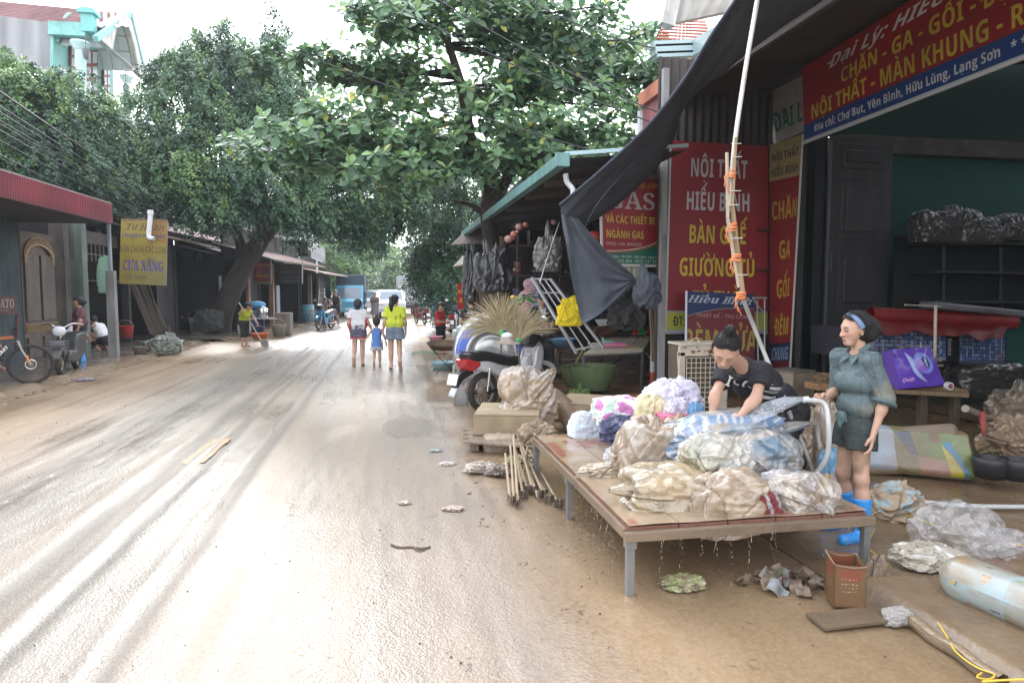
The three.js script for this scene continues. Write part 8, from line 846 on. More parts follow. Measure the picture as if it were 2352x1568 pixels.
{const s=thing('metal_bed_frame','grey steel frame like a ladder leaning across the stall front','frame',AZ(1330,800,-9.9).setY(0.3));const q=(x,y,z)=>AZ(x,y,z).sub(s.position);const A=[[1222,638],[1325,812]],Bq=[[1264,640],[1388,800]];const f=(P,t)=>[lerp(P[0][0],P[1][0],t),lerp(P[0][1],P[1][1],t)];const Z=(t)=>lerp(-10.6,-9.6,t);for(const P of[A,Bq])mb().beam(q(...f(P,0),Z(0)),q(...f(P,1),Z(1)),0.045,0.035).build('rail',alu,s);for(const k of[0.33,0.66]){const m=(t)=>q(lerp(f(A,t)[0],f(Bq,t)[0],k),lerp(f(A,t)[1],f(Bq,t)[1],k),Z(t));mb().beam(m(0),m(0.98),0.02,0.02).build('bar',alu,s);}for(const t of[0.01,0.2,0.55,0.95])mb().beam(q(...f(A,t),Z(t)),q(...f(Bq,t),Z(t)),0.025,0.025).build('rung',alu,s);mb().tube([q(1240,650,-10.5),q(1255,600,-10.7),q(1285,510,-10.9)],0.01,12,5).build('chain',alu,s);}
bag('yellow_cloth','bright yellow raincoat hung over the leaning steel frame','raincoat',1310,724,50,58,{z:-9.95,cloth:true,wr:0.35,knotLen:0,deep:0.4,paint:()=>[0.72,0.56,0.02]});
const stripe=(a,b)=>(v)=>Math.sin(v.y*26+v.x*6)>0?a:b;[[1213,690,34,40,[0.42,0.09,0.12]],[1205,725,36,40,[0.42,0.08,0.1]],[1222,658,32,34,[0.30,0.08,0.1]],[1240,684,30,34,[0.07,0.2,0.4]],[1236,712,34,36,[0.06,0.18,0.36]]].forEach(([x,y,w,h,c],i)=>bag('striped_cushion',[['red and white striped cushion, middle of the leaning stack','red and white striped cushion, lowest of the leaning stack','dim red striped cushion, topmost of the leaning stack','blue and white striped cushion, upper of two beside the red stack','blue and white striped cushion, lower of two beside the red stack'][i]][0],'cushion',x,y,w,h,{z:-13.3,cloth:true,box:2.8,wr:0.06,knotLen:0,roll:0.5,paint:stripe(c,[0.45,0.44,0.46])}));
bag('hanging_bag','grey translucent plastic bag hanging in the stall above the frame','bag',1258,590,52,74,{z:-11.5,wr:0.25,knot:[0,1,0],knotLen:0.6,paint:()=>[0.13,0.12,0.115]});bag('tarpaulin_bundle','dark tarpaulin bundle tied under the gutter by the tree trunk','tarpaulin',1128,628,60,88,{z:-14.9,wr:0.35,knot:[-0.3,1,0],knotLen:0.3,paint:(v,q)=>mix([0.045,0.045,0.05],[0.16,0.17,0.19],ss(0.6,1,q.w2))});bag('tarpaulin_bundle','long dark sheet hanging between the stall posts','tarpaulin',1078,655,26,120,{z:-16.8,wr:0.3,knotLen:0,paint:()=>[0.03,0.034,0.04]});
[[1168,549,20],[1180,538,17],[1192,521,18],[1207,516,14],[1188,532,9],[1178,548,9],[1272,510,14]].forEach(([x,y,r],i)=>{const s=thing('paper_lantern',['large pink lantern at the lower left of the string','dusty pink lantern, second from the left of the string','orange pink lantern, third from the left of the string','pink lantern at the upper right of the string','tiny white pink lantern below the third one','tiny white pink lantern below the second one','lone pale lantern right of the string near the net'][i]+' under the stall roof','lantern',AZ(x,y,-12.2),0,'pink lanterns under the stall roof');const R0=r*12/FV*0.5;mb().sph(R0,[0,0,0],[1,0.9,1],16).build('shade',M([[0.36,0.2,0.19],[0.4,0.15,0.11]][i%2],{r:0.7}),s);mb().bar([0,R0,0],[0,R0+0.4,0],0.003).build('string',blk,s);});for(const[x,y,l]of[[1365,545,'red ball lantern hanging behind the torn net, upper of two'],[1372,600,'red ball lantern hanging behind the torn net, lower of two']]){const s=thing('red_lantern',l,'lantern',AZ(x,y,-10.6));mb().sph(0.12,[0,0,0],[1,0.85,1],16).build('shade',M([0.45,0.05,0.035],{r:0.7}),s);mb().bar([0,0.1,0],[0,0.6,0],0.003).build('string',blk,s);}
{seed(51);const s=thing('artificial_plant','green leafy artificial plant hanging over the tank','plant',AZ(1205,682,-12));for(let k=0;k<16;k++){const g=leafGeo(rr(0.18,0.3),rr(0.06,0.1));g.applyMatrix4(xf([0,0,0],[rr(-0.6,0.5),rr(0,6.3),0]));mesh('leaf',g,leafM([0.05,0.30,0.05]),s);}mb().sph(0.05,[-0.22,0,0.05],[1,0.7,1]).build('flower',M([0.7,0.35,0.03],{r:0.6}),s);}
const basin=(label,x,y,h,r,c,z)=>{const s=thing('plastic_basin',label,'basin',z?AZ(x,y,z):G(x,y,h));mb().lathe([[0,0],[r*0.75,0],[r,r*0.55],[r*1.06,r*0.56],[r*0.95,r*0.53],[r*0.7,0.02],[0,0.02]],[0,0,0],[0,0,0],30).build('basin_body',M(c,{r:0.35}),s);mb().add(new THREE.TorusGeometry(r*1.03,0.008,6,30),xf([0,r*0.56,0],[PI/2,0,0])).build('rim',M(c,{r:0.3}),s);};basin('pale blue plastic basin on the wet road beside the wicker tray',1018,848,0,0.28,[0.28,0.46,0.5]);basin('lilac plastic basin in front of the boy in red',1042,798,0.5,0.2,[0.36,0.26,0.4],-14.8);basin('pink basin behind the wicker tray',1000,782,0.4,0.17,[0.6,0.25,0.36],-16);basin('blue basket on the floor of the stall',1290,795,0.3,0.24,[0.12,0.26,0.42],-11.6);basin('red bucket under the stall frame',1308,872,0.12,0.14,[0.5,0.03,0.03]);
{const s=thing('wicker_tray','brown shallow winnowing tray propped on a wire stand','tray',AZ(1022,802,-13.6));mb().lathe([[0,0],[0.26,0.03],[0.36,0.13],[0.375,0.13],[0.28,0.015],[0,-0.01]],[0,0,0],[0.1,0,0],32).build('tray_body',M([0.17,0.115,0.07],{r:0.9,t:T_rough}),s);mb().bar([-0.3,0.05,0],[0.2,-0.5,0.1],0.008).bar([0.3,0.05,0],[-0.2,-0.5,0.1],0.008).build('wire_stand',blk,s);const e=thing('cool_box','pale grey green cabinet standing behind the steel tank','cabinet',AZ(1058,790,-14.2));mb().box(0.34,0.62,0.4,[0,0,0],[0,0,0],0.06).sph(0.12,[0.02,0.33,0.05],[1,0.5,1]).build('cabinet_body',M([0.42,0.48,0.46],{r:0.4,t:T_grunge}),e);mb().box(0.28,0.02,0.02,[0,0.2,0.2]).build('handle',alu,e);const f=thing('plastic_net','green net frame lying on the wet road near the basins','net',G(975,812));mb().add(new THREE.TorusGeometry(0.26,0.02,6,30),xf([0,0.04,0],[PI/2,0,0],[1.3,1,0.5])).bar([0.3,0.04,0],[0.1,0.35,0.3],0.02).build('rim',M([0.03,0.32,0.12],{r:0.4}),f);}
bag('rag','green rag hung on the table leg','rag',1332,920,44,46,{z:-10.1,cloth:true,wr:0.3,knot:[0,1,0],knotLen:0.4,paint:()=>[0.12,0.19,0.06]});bag('net_bundle','dark grey sacking and branches piled under the net','bundle',1445,725,90,70,{z:-11.4,cloth:true,wr:0.4,knotLen:0,paint:()=>[0.05,0.05,0.05]});{const s=thing('stick_bundle','bundle of pale dry sticks tied to the wall post','sticks',AZ(1512,830,-10));const q=(x,y,z=-10)=>AZ(x,y,z).sub(s.position);seed(3);for(let k=0;k<7;k++)mb().bar(q(1496+k*3.5+rr(-3,3),830),q(1490+k*4+rr(-5,5),650+rr(0,40)),0.018,0.012,6).build('stick',woodGrey,s);const d=thing('red_slab','brick red tray lying on the step behind the heap of clothes','tray',G(1428,922,0.2));mb().box(0.7,0.07,0.35,[0,0.02,0],[0,0.1,0],0.01).build('slab',M([0.28,0.09,0.05],{r:0.6,t:T_grunge}),d);mb().box(0.6,0.02,0.25,[0,0.065,0],[0,0.1,0]).build('inset',M([0.22,0.07,0.04],{r:0.5}),d);}
}
// ---- left pavement ----
{
const c=G(72,882,0.04);const b=thing('bicycle','black and orange mountain bike leaning at the left edge','bicycle',c,0.42);b.rotation.z=0.0;const bm=M([0.015,0.015,0.017],{r:0.35});wheel(b,0,0.355,0,0.355,0.027,{rim:blk,sr:0.0015});wheel(b,-1.08,0.355,0,0.355,0.027,{rim:blk,sr:0.0015});mb().add(new THREE.TorusGeometry(0.08,0.012,5,24),xf([0,0.355,0.05])).build('brake_disc',chrome,b);for(const z of[0.06,-0.06])mb().bar([0,0.355,z],[-0.12,0.62,z],0.017).bar([-0.12,0.62,z],[-0.17,0.78,z],0.02).build('fork',z>0?M([0.4,0.4,0.42],{r:0.3,m:0.5}):bm,b);mb().sph(0.03,[-0.04,0.45,0.075],[0.7,2.4,0.5]).build('orange_decal',M([0.7,0.2,0.04],{r:0.4}),b);const dt=mb().beam([-0.22,0.78,0],[-0.66,0.33,0],0.05,0.075).build('down_tube',bm,b);mb().beam([-0.22,0.84,0],[-0.78,0.80,0],0.04,0.05).build('top_tube',M([0.35,0.09,0.02],{r:0.35}),b);mb().bar([-0.66,0.33,0],[-0.80,0.92,0],0.018).bar([-0.66,0.33,0],[-1.08,0.355,0.04],0.013).bar([-0.78,0.8,0],[-1.08,0.355,0.04],0.011).build('rear_frame',bm,b);mb().bar([-0.2,0.72,0],[-0.24,0.97,0],0.02).tube([[-0.2,0.99,0.34],[-0.2,1.0,0.1],[-0.19,0.99,0],[-0.2,1.0,-0.1],[-0.2,0.99,-0.34]],0.014,20,8).build('handlebar',bm,b);mb().box(0.26,0.05,0.13,[-0.84,0.95,0],[0,0,0],0.02).build('saddle',bm,b);mb().add(new THREE.TorusGeometry(0.09,0.01,5,24),xf([-0.66,0.33,0.05])).bar([-0.66,0.33,0.06],[-0.56,0.2,0.06],0.01).build('crank',blk,b);decal(dt,b.localToWorld(V(-0.42,0.57,0.03)),V(0,0,1).applyAxisAngle(V(0,1,0),0.42),V(-0.70,0.70,0.3),0.52,0.06,printTex(320,36,(x)=>vtext(x,'GALAXY',160,33,42,{color:'#eee',sx:1.2})),b);
const e=thing('electric_scooter','small electric scooter with wire basket facing the camera','scooter',G(139,862,0.04),-PI/2+0.15);wheel(e,0,0.24,0,0.24,0.05,{hub:0.07});wheel(e,-1.1,0.24,0,0.24,0.05,{hub:0.07});mesh('front_guard',extrS([[-0.24,0.4],[0,0.55],[0.2,0.48],[0.26,0.36],[0.16,0.46],[0,0.5],[-0.2,0.36]],0.14,0.02),M([0.13,0.12,0.12],{r:0.5}),e);mb().bar([0,0.3,0.07],[-0.16,0.9,0.03],0.02).bar([0,0.3,-0.07],[-0.16,0.9,-0.03],0.02).build('fork',blk,e);mesh('body_shell',extrS([[-0.2,0.3],[-0.7,0.26],[-1.2,0.4],[-1.3,0.72],[-0.75,0.7],[-0.6,0.42],[-0.28,0.42]],0.3,0.05),M([0.02,0.021,0.024],{r:0.4,t:T_grunge}),e);mesh('seat',extrS([[-0.7,0.72],[-1.35,0.76],[-1.35,0.68],[-0.75,0.66]],0.26,0.03),blk,e);const bs=mb();for(let k=0;k<=8;k++){const z=-0.16+k*0.04;bs.bar([0.06,0.5,z],[0.06,0.68,z*1.15],0.004,0.004,4).bar([0.26,0.5,z],[0.3,0.68,z*1.15],0.004,0.004,4);}for(const y of[0.5,0.56,0.62,0.68])bs.tube([[0.06,y,-0.17],[0.28,y,-0.17],[0.28,y,0.17],[0.06,y,0.17],[0.06,y,-0.17]],0.005,40,4);stuff(bs.build('wire_basket',M([0.14,0.14,0.15],{r:0.5}),e));mb().sph(0.1,[-0.02,0.86,0],[0.5,1,1.2]).build('headlight',M([0.62,0.64,0.68],{r:0.2}),e);mb().tube([[-0.25,0.97,0.36],[-0.14,1.0,0.2],[-0.08,0.93,0.06],[-0.08,0.93,-0.06],[-0.14,1.0,-0.2],[-0.25,0.97,-0.36]],0.015,30,8).build('handlebar',chrome,e);mb().box(0.2,0.12,0.24,[0.16,0.62,0.0],[0,0.2,0.1],0.03).build('basket_load',M([0.3,0.28,0.3],{r:0.7,t:T_rough}),e);
const y=thing('hanging_sign','faded yellow repair shop sign hanging from the dark eave','sign',AX(273,652,-7));const T_y=tex(300,440,(x,w,h)=>{const g=x.createLinearGradient(0,0,w,h);g.addColorStop(0,'#a28f3a');g.addColorStop(0.5,'#a89440');g.addColorStop(1,'#8c8a5c');x.fillStyle=g;x.fillRect(0,0,w,h);x.fillStyle='rgba(150,95,50,.5)';x.fillRect(w*0.6,0,w*0.4,150);vtext(x,'Tư Huân',w/2,70,58,{color:'#5d5334',italic:true,fam:'serif'});vtext(x,'chuyên mua bán',w/2,120,36,{color:'#4a4a8c',sx:0.98});vtext(x,'SỬA CHỮA CÁC LOẠI',w/2,225,62,{color:'#6b5f3c',sx:0.5});vtext(x,'CƯA XĂNG',w/2,345,92,{color:'#3340b8',fam:'serif',sx:0.52});vtext(x,'CÓ  ĐIỆN',w*0.35,405,40,{color:'#77745a',sx:0.8});grime(x,w,h,0.4,1);});const q=(p)=>p.clone().sub(y.position);const Zs=y.position.z;const a=AZ(273,651,Zs),bq=AZ(381,656,Zs),cc=AZ(384,506,Zs),d=AZ(277,503,Zs);board('print',T_y,q(a),q(bq),q(cc),q(d),0.03,y);mb().beam(q(d),q(cc),0.03,0.03).build('frame',rustSteel,y);
{const s=thing('drain_pipe','white plastic drain pipe elbow in front of the yellow sign','pipe',AZ(345,500,Zs+0.2));mb().tube([[0,0.1,0],[-0.02,-0.1,0],[-0.06,-0.46,0],[-0.04,-0.52,0.02],[0.08,-0.55,0.05]],0.06,24,12).build('pipe',M([0.66,0.68,0.7],{r:0.35}),s);mb().bar([0,0.08,0],[0,0.2,0],0.075,0.075,14).build('collar',M([0.6,0.62,0.63],{r:0.4}),s);const p=thing('concrete_post','slim grey post rising beside the yellow sign','post',G(262,822,0.03));const t=AZ(263,500,p.position.z).y;mb().box(0.19,t*0.62,0.19,[0,t*0.31,0]).build('base',M([0.27,0.28,0.28],{r:0.8,t:T_streak,b:0.003}),p);mb().bar([0,t*0.6,0],[0,t,0],0.045,0.045,10).build('pipe',M([0.3,0.36,0.4],{r:0.5,t:T_streak}),p);const pl=thing('utility_pole','pale concrete power pole behind the maroon fascia','pole',V(AX(60,400,-9.5).x,0,AX(60,400,-9.5).z));mb().bar([0,0,0],[0,AX(62,290,-9.5).y,0],0.19,0.14,14).build('shaft',M([0.36,0.38,0.42],{r:0.8,t:T_streak}),pl);mb().box(1.0,0.08,0.08,[0,AX(62,300,-9.5).y,0]).build('cross_arm',rustSteel,pl);}
bag('plastic_sheet','pale green plastic sheet hanging on the rail beside the post','sheet',240,640,28,76,{z:-20.4,cloth:true,box:4,wr:0.15,knotLen:0,deep:0.25,paint:()=>[0.27,0.44,0.34]});bag('tarpaulin_bundle','grey green tarpaulin lump on the pavement edge','tarpaulin',380,795,50,38,{h0:0.05,wr:0.3,knotLen:0,paint:(v,q)=>mix([0.11,0.135,0.11],[0.2,0.22,0.19],q.w2)});bag('sack','small dark sack beside the grey green tarpaulin','sack',352,797,36,26,{h0:0.05,wr:0.3,knotLen:0,paint:()=>[0.10,0.105,0.09]});
{const s=thing('sign_box','dark red illuminated box sign with white letters at the left edge','sign',AX(-10,740,-7.9));const T_s=tex(256,96,(x,w,h)=>{x.fillStyle='#4b0f14';x.fillRect(0,0,w,h);vtext(x,'SATO',w/2+10,62,64,{color:'#b9aeb0',fam:'serif'});x.fillStyle='#8a7f80';x.fillRect(60,74,110,4);grime(x,w,h,0.2,1);});const b0=AX(-22,722,-7.9),b1=AX(38,722,-7.9),t0=AX(-22,678,-7.9),t1=AX(38,680,-7.9);const q2=(p)=>p.clone().sub(s.position);board('print',T_s,q2(b0),q2(b1),q2(t1),q2(t0),0.4,s,M([0.12,0.02,0.02],{r:0.5}));mb().bar(q2(b1),q2(AX(37,800,-7.9)),0.03).bar(q2(b0),q2(AX(-22,815,-7.9)),0.03).build('leg',M([0.10,0.03,0.03],{r:0.6}),s);}
{seed(12);const s=thing('pole_stack','stack of long wooden poles leaning in the dark shop front','poles',AX(345,770,-7.6));for(let k=0;k<9;k++)mb().bar(AX(345+k*4,768+k,-7.6).sub(s.position),AX(298+k*5,640+rr(0,20),-8.1).sub(s.position),0.045,0.04,7).build('pole',M([0.09,0.07,0.055],{r:0.85,t:T_wood}),s);const b=thing('yard_broom','old broom leaning beside the pole stack','broom',AX(385,765,-7.3));mb().bar([0,0.1,0],AX(352,690,-7.6).sub(b.position),0.018).build('handle',woodGrey,b);mb().add(new THREE.ConeGeometry(0.2,0.34,14),xf([0.02,0.12,0],[0,0,-0.2])).build('bristles',M([0.11,0.09,0.07],{r:0.95,t:T_rough}),b);}
const bucket=(label,p,r,h,c)=>{const s=thing('bucket',label,'bucket',p);mb().lathe([[0,0],[r*0.8,0],[r,h],[r*1.07,h],[r*1.05,h-0.02],[r*0.76,0.02],[0,0.02]],[0,0,0]).build('bucket_body',M(c,{r:0.4,t:T_grunge}),s);mb().add(new THREE.TorusGeometry(r,0.005,5,20,PI),xf([0,h,0],[0.5,0,0])).build('handle',alu,s);};bucket('red plastic bucket on the dark shop floor behind the post',AX(290,775,-7.8),0.2,0.36,[0.4,0.03,0.02]);bucket('orange bucket beside the bending man',AX(422,742,-8.3),0.16,0.3,[0.6,0.16,0.05]);bucket('white lidded tub beside the bending man',AX(452,758,-7.6),0.32,0.5,[0.5,0.51,0.5]);bucket('small grey concrete bucket on the pavement edge',G(322,815,0.05),0.17,0.22,[0.16,0.145,0.125]);bucket('orange basin on the wet kerb behind the woman shovelling',G(596,778,0.05),0.28,0.2,[0.6,0.13,0.03]);bucket('grey bucket on the kerb further along the left',G(640,772,0.05),0.24,0.42,[0.2,0.185,0.16]);
bag('sack','dark sacks heaped at the foot of the ficus','sack',480,740,60,50,{z:-27,wr:0.2,knotLen:0,cloth:true,paint:()=>[0.05,0.05,0.048]});bag('sack','pale sack leaning on the ficus trunk','sack',560,752,26,44,{z:-24.5,wr:0.2,knotLen:0,cloth:true,paint:()=>[0.28,0.27,0.26]});
{const s=thing('work_counter','concrete counter with drum and pots beyond the ficus','counter',G(648,768,0.05));mb().box(0.55,0.8,0.9,[0,0.4,-0.5]).build('counter_body',M([0.19,0.165,0.135],{r:0.8,t:T_streak}),s);mb().box(1.1,0.05,0.6,[-0.75,0.6,-0.3]).box(0.05,0.6,0.05,[-1.25,0.3,-0.05]).build('shelf',alu,s);const d=thing('steel_pot','steel cooking pot on the counter shelf','pot',G(648,768,0.05).add(V(-0.75,0.63,-0.3)));mb().lathe([[0,0],[0.2,0],[0.21,0.34],[0.05,0.42],[0,0.46]],[0,0,0]).build('pot_body',chrome,d);mb().add(new THREE.TorusGeometry(0.2,0.015,5,20),xf([0,0.33,0],[PI/2,0,0])).build('rim',alu,d);const k=thing('drum','dark blue plastic drum beside the woman shovelling','drum',G(620,768,0.05).add(V(-0.6,0,-0.4)));mb().lathe([[0,0],[0.3,0],[0.34,0.3],[0.34,0.8],[0.28,1.0],[0,1.0]],[0,0,0]).build('drum_body',M([0.025,0.035,0.09],{r:0.4}),k);mb().sph(0.26,[0.1,1.1,0],[1.2,0.6,1]).build('cover',M([0.06,0.25,0.45],{r:0.5}),k);}
const sg=(label,x0,y0,x1,y1,z,t)=>{const a2=AZ(x0,y1,z),s=thing('shop_sign',label,'sign',a2);const q3=(x,y2)=>AZ(x,y2,z).sub(a2);board('print',t,q3(x0,y1),q3(x1,y1),q3(x1,y0),q3(x0,y0),0.05,s);mb().beam(q3(x1,y1),q3(x1,y0-12),0.05,0.05).build('bracket',alu,s);};sg('small red gas sign with yellow letters beyond the ficus trunk',582,600,622,652,-31,tex(160,220,(x,w,h)=>{x.fillStyle='#8e231f';x.fillRect(0,0,w,h);x.fillStyle='#7d8a4a';x.fillRect(0,196,w,24);vtext(x,'TUẤN THU',w/2,48,34,{color:'#d8b030',sx:0.82});vtext(x,'BẾP GA',w*0.4,86,26,{color:'#c45a4a'});vtext(x,'GAS',w*0.3,116,28,{color:'#d08a3a'});vtext(x,'VINAGAS',w/2,152,32,{color:'#d8b030',sx:0.85});x.fillStyle='#3a4aa8';x.fillRect(118,94,14,30);}));sg('black sign board with faded lettering under the far eave',638,606,694,652,-33,tex(220,180,(x,w,h)=>{x.fillStyle='#1c1719';x.fillRect(0,0,w,h);vtext(x,'SỬA CHỮA',w/2,40,34,{color:'#4a4146'});vtext(x,'ĐIỆN TỬ',w/2,90,44,{color:'#574d52'});x.fillStyle='#453c40';x.fillRect(20,115,180,10);x.fillRect(20,145,180,14);}));{const s=thing('flag','small red flag hanging above the far eave','flag',AZ(612,552,-31));mb().bar([0,-0.3,0],[0.1,0.7,0],0.015).build('staff',alu,s);mesh('cloth',quad([0.05,0.1,0],[-0.45,-0.1,0.1],[-0.35,0.4,0.1],[0.08,0.6,0],8,6,(p,u)=>p.z+=0.06*Math.sin(u*9)),M([0.55,0.02,0.02],{r:0.8,side:THREE.DoubleSide}),s);const r=thing('red_banner','red vertical banner with yellow letters beside the right stalls','banner',AZ(1062,680,-21));mesh('print',quad([-0.16,-0.4,0.02],[0.16,-0.4,0.02],[0.16,0.4,0.02],[-0.16,0.4,0.02]),M([1,1,1],{t:tex(96,200,(x,w,h)=>{x.fillStyle='#b01e1c';x.fillRect(0,0,w,h);vtext(x,'RỬA',48,80,40,{color:'#e0b030'});vtext(x,'XE',48,150,52,{color:'#e0b030'});})}),r);mb().bar([0,-2,0],[0,0.5,0],0.02).build('post',alu,r);const p=thing('blue_panel','bright blue board standing on the far right verge','board',AZ(1008,695,-33));mb().box(0.75,1.0,0.05,[0,0,0]).build('panel',M([0.06,0.2,0.55],{r:0.4}),p);mb().bar([-0.3,-1.2,-0.03],[-0.3,0.5,-0.03],0.03).bar([0.3,-1.2,-0.03],[0.3,0.5,-0.03],0.03).build('leg',alu,p);}
{const s=thing('step_ladder','aluminium step ladder standing before the far shop','ladder',G(742,742,0.02));const q4=(x,y2)=>AZ(x,y2,s.position.z).sub(s.position);for(const[x0,x1]of[[727,733],[748,744]])mb().bar(q4(x0,742),q4(x1,662),0.03).build('rail',alu,s);for(let k=1;k<7;k++)mb().bar(q4(lerp(727,733,k/7),lerp(742,662,k/7)),q4(lerp(748,744,k/7),lerp(742,662,k/7)),0.02).build('rung',alu,s);const t=thing('wooden_stool','orange brown wooden stool on the far left pavement','stool',G(719,745,0.02));mb().box(0.32,0.04,0.3,[0,0.68,0]).build('seat',M([0.35,0.15,0.06],{r:0.5}),t);for(const[x,z]of[[-0.13,0.12],[0.13,0.12],[-0.13,-0.12],[0.13,-0.12]])mb().bar([x*1.15,0,z],[x,0.68,z],0.02).build('leg',M([0.35,0.15,0.06],{r:0.5}),t);const d=thing('barrel','faded blue barrel behind the stool','barrel',G(706,742,0.02));mb().lathe([[0,0],[0.33,0],[0.36,0.45],[0.34,0.95],[0,0.95]],[0,0,0]).build('barrel_body',M([0.10,0.27,0.36],{r:0.5,t:T_grunge}),d);mb().add(new THREE.TorusGeometry(0.36,0.02,5,24),xf([0,0.5,0],[PI/2,0,0])).build('hoop',M([0.08,0.22,0.3],{r:0.5}),d);}
}
// ---- traffic ----
function vehicle(name,label,cat,x0,x1,yb,col,kind){const a=G(x0,yb),b=G(x1,yb),z=(a.z+b.z)/2,w=b.x-a.x;const s=thing(name,label,cat,[(a.x+b.x)/2,0,z]);const pm=M(col,{r:0.25,clearcoat:0.6}),gl=M([0.12,0.17,0.22],{r:0.06,clearcoat:1});const wh=(x,zz)=>{const g=mb().add(new THREE.CylinderGeometry(0.34,0.34,0.22,20),xf([x,0.34,zz],[0,0,PI/2])).build('wheel',tyreM,s);mb().add(new THREE.CylinderGeometry(0.19,0.19,0.24,16),xf([x,0.34,zz],[0,0,PI/2])).build('rim',alu,g);};
const prof=(pts,name2,m,wd)=>{const g=extr(pts,wd,0.05,2);g.rotateY(-PI/2);mesh(name2,g,m,s);};
if(kind==='truck'){prof([[0.0,0.45],[0.05,1.0],[-0.18,1.2],[-0.42,1.98],[-1.5,2.02],[-1.5,0.45]],'cab',pm,w);mesh('windscreen',quad([-w*0.43,1.22,-0.14],[w*0.43,1.22,-0.14],[w*0.40,1.88,-0.35],[-w*0.40,1.88,-0.35]).translate(0,0,0.03),gl,s);mb().box(w*1.08,1.95,3.6,[0,1.75,-3.4],[0,0,0],0.08).build('canvas_cover',M([0.045,0.06,0.08],{r:0.8}),s);mb().box(w*1.0,0.3,0.14,[0,0.5,0.03],[0,0,0],0.04).build('bumper',M([0.12,0.34,0.46],{r:0.4}),s);mb().box(w*0.3,0.12,0.02,[0,0.55,0.11]).build('number_plate',M([0.6,0.6,0.6],{r:0.4}),s);for(const k of[-1,1])mb().sph(0.13,[k*w*0.37,0.86,0.03],[1.2,0.9,0.4]).build('headlight',M([0.8,0.75,0.65],{r:0.1}),s);for(const k of[-1,1])mb().box(0.12,0.26,0.06,[k*(w/2+0.12),1.45,-0.3]).build('mirror',blk,s);for(const z2 of[-0.6,-4.2])for(const k of[-1,1])wh(k*w*0.42,z2);}
else if(kind==='suv'){prof([[0,0.45],[0.02,0.9],[-0.15,1.02],[-1.1,1.12],[-1.7,1.68],[-3.9,1.72],[-4.4,1.1],[-4.45,0.45]],'body',pm,w);mesh('windscreen',quad([-w*0.41,1.15,-1.1],[w*0.41,1.15,-1.1],[w*0.36,1.62,-1.62],[-w*0.36,1.62,-1.62]).translate(0,0.02,0.05),gl,s);mb().box(w*0.5,0.2,0.06,[0,0.84,0.03],[0,0,0],0.02).build('grille',M([0.12,0.12,0.13],{r:0.3}),s);for(const k of[-1,1])mb().sph(0.14,[k*w*0.38,0.9,0.0],[1.3,0.6,0.5]).build('headlight',M([0.7,0.7,0.7],{r:0.08}),s);mb().box(w*0.96,0.22,0.1,[0,0.5,0.04],[0,0,0],0.03).build('bumper',M([0.4,0.4,0.4],{r:0.4}),s);mb().box(0.4,0.1,0.02,[0,0.56,0.1]).build('number_plate',M([0.65,0.65,0.65],{r:0.4}),s);for(const k of[-1,1])mb().box(0.18,0.14,0.08,[k*(w/2+0.08),1.15,-1.3],[0,0,0],0.03).build('mirror',pm,s);for(const z2 of[-0.8,-3.5])for(const k of[-1,1])wh(k*w*0.43,z2);}
else{mb().box(w,1.95,4.2,[0,1.75,-2.1],[0,0,0],0.03).build('cargo_box',M(col,{r:0.4,t:T_streak}),s);for(const k of[-1,1]){mb().box(w*0.46,1.8,0.04,[k*w*0.24,1.75,0.02],[0,0,0],0.015).build('rear_door',M(col,{r:0.45,t:T_streak}),s);}for(const k of[-0.3,0.3])mb().bar([k*w*0.2,0.9,0.06],[k*w*0.2,2.6,0.06],0.02).build('door_bar',alu,s);mb().box(w*0.9,0.15,0.1,[0,0.6,-0.05]).build('bumper',blk,s);mb().box(w*0.8,1.4,1.4,[0,1.3,-4.95],[0,0,0],0.1).build('cab',M([0.4,0.4,0.42],{r:0.4}),s);for(const z2 of[-0.9,-4.6])for(const k of[-1,1])wh(k*w*0.42,z2);}return s;}
vehicle('truck','bright blue small truck with dark canvas cover facing the camera','truck',772,834,730,[0.06,0.30,0.46],'truck');vehicle('car','white suv coming up the street towards the camera','car',866,932,731,[0.6,0.62,0.64],'suv');vehicle('car','pale car half hidden behind the blue truck','car',834,866,718,[0.45,0.5,0.55],'suv');vehicle('box_truck','grey box truck seen from behind on the right of the street','truck',912,956,724,[0.36,0.38,0.42],'box');
motorbike('blue motorbike held by two people up the street on the left',G(760,755,0),-PI/2-0.35,[0.05,0.32,0.6]);motorbike('red motorbike parked on the far right verge',G(975,745,0),PI/2+0.3,[0.3,0.04,0.05]);motorbike('blue motorbike parked on the far right verge behind the red one',G(1002,738,0),PI/2+0.1,[0.06,0.14,0.3]);motorbike('dark motorbike parked beside the boy in black',G(1040,770,0.05),PI/2-0.2,[0.04,0.04,0.05]);
{const s=thing('bicycle','old bicycle pushed by the woman in the grey skirt','bicycle',G(868,742,0),-PI/2);wheel(s,0,0.33,0,0.33,0.022,{n:14,sr:0.003});wheel(s,-1.02,0.33,0,0.33,0.022,{n:14,sr:0.003});mb().bar([0,0.33,0],[-0.15,0.95,0],0.016).bar([-0.15,0.75,0],[-0.6,0.35,0],0.016).bar([-0.6,0.35,0],[-0.7,0.85,0],0.016).bar([-0.6,0.35,0],[-1.02,0.33,0],0.012).bar([-0.15,0.95,-0.28],[-0.15,0.95,0.28],0.014).build('frame',blk,s);mb().box(0.22,0.05,0.14,[-0.72,0.88,0],[0,0,0],0.02).build('saddle',blk,s);}
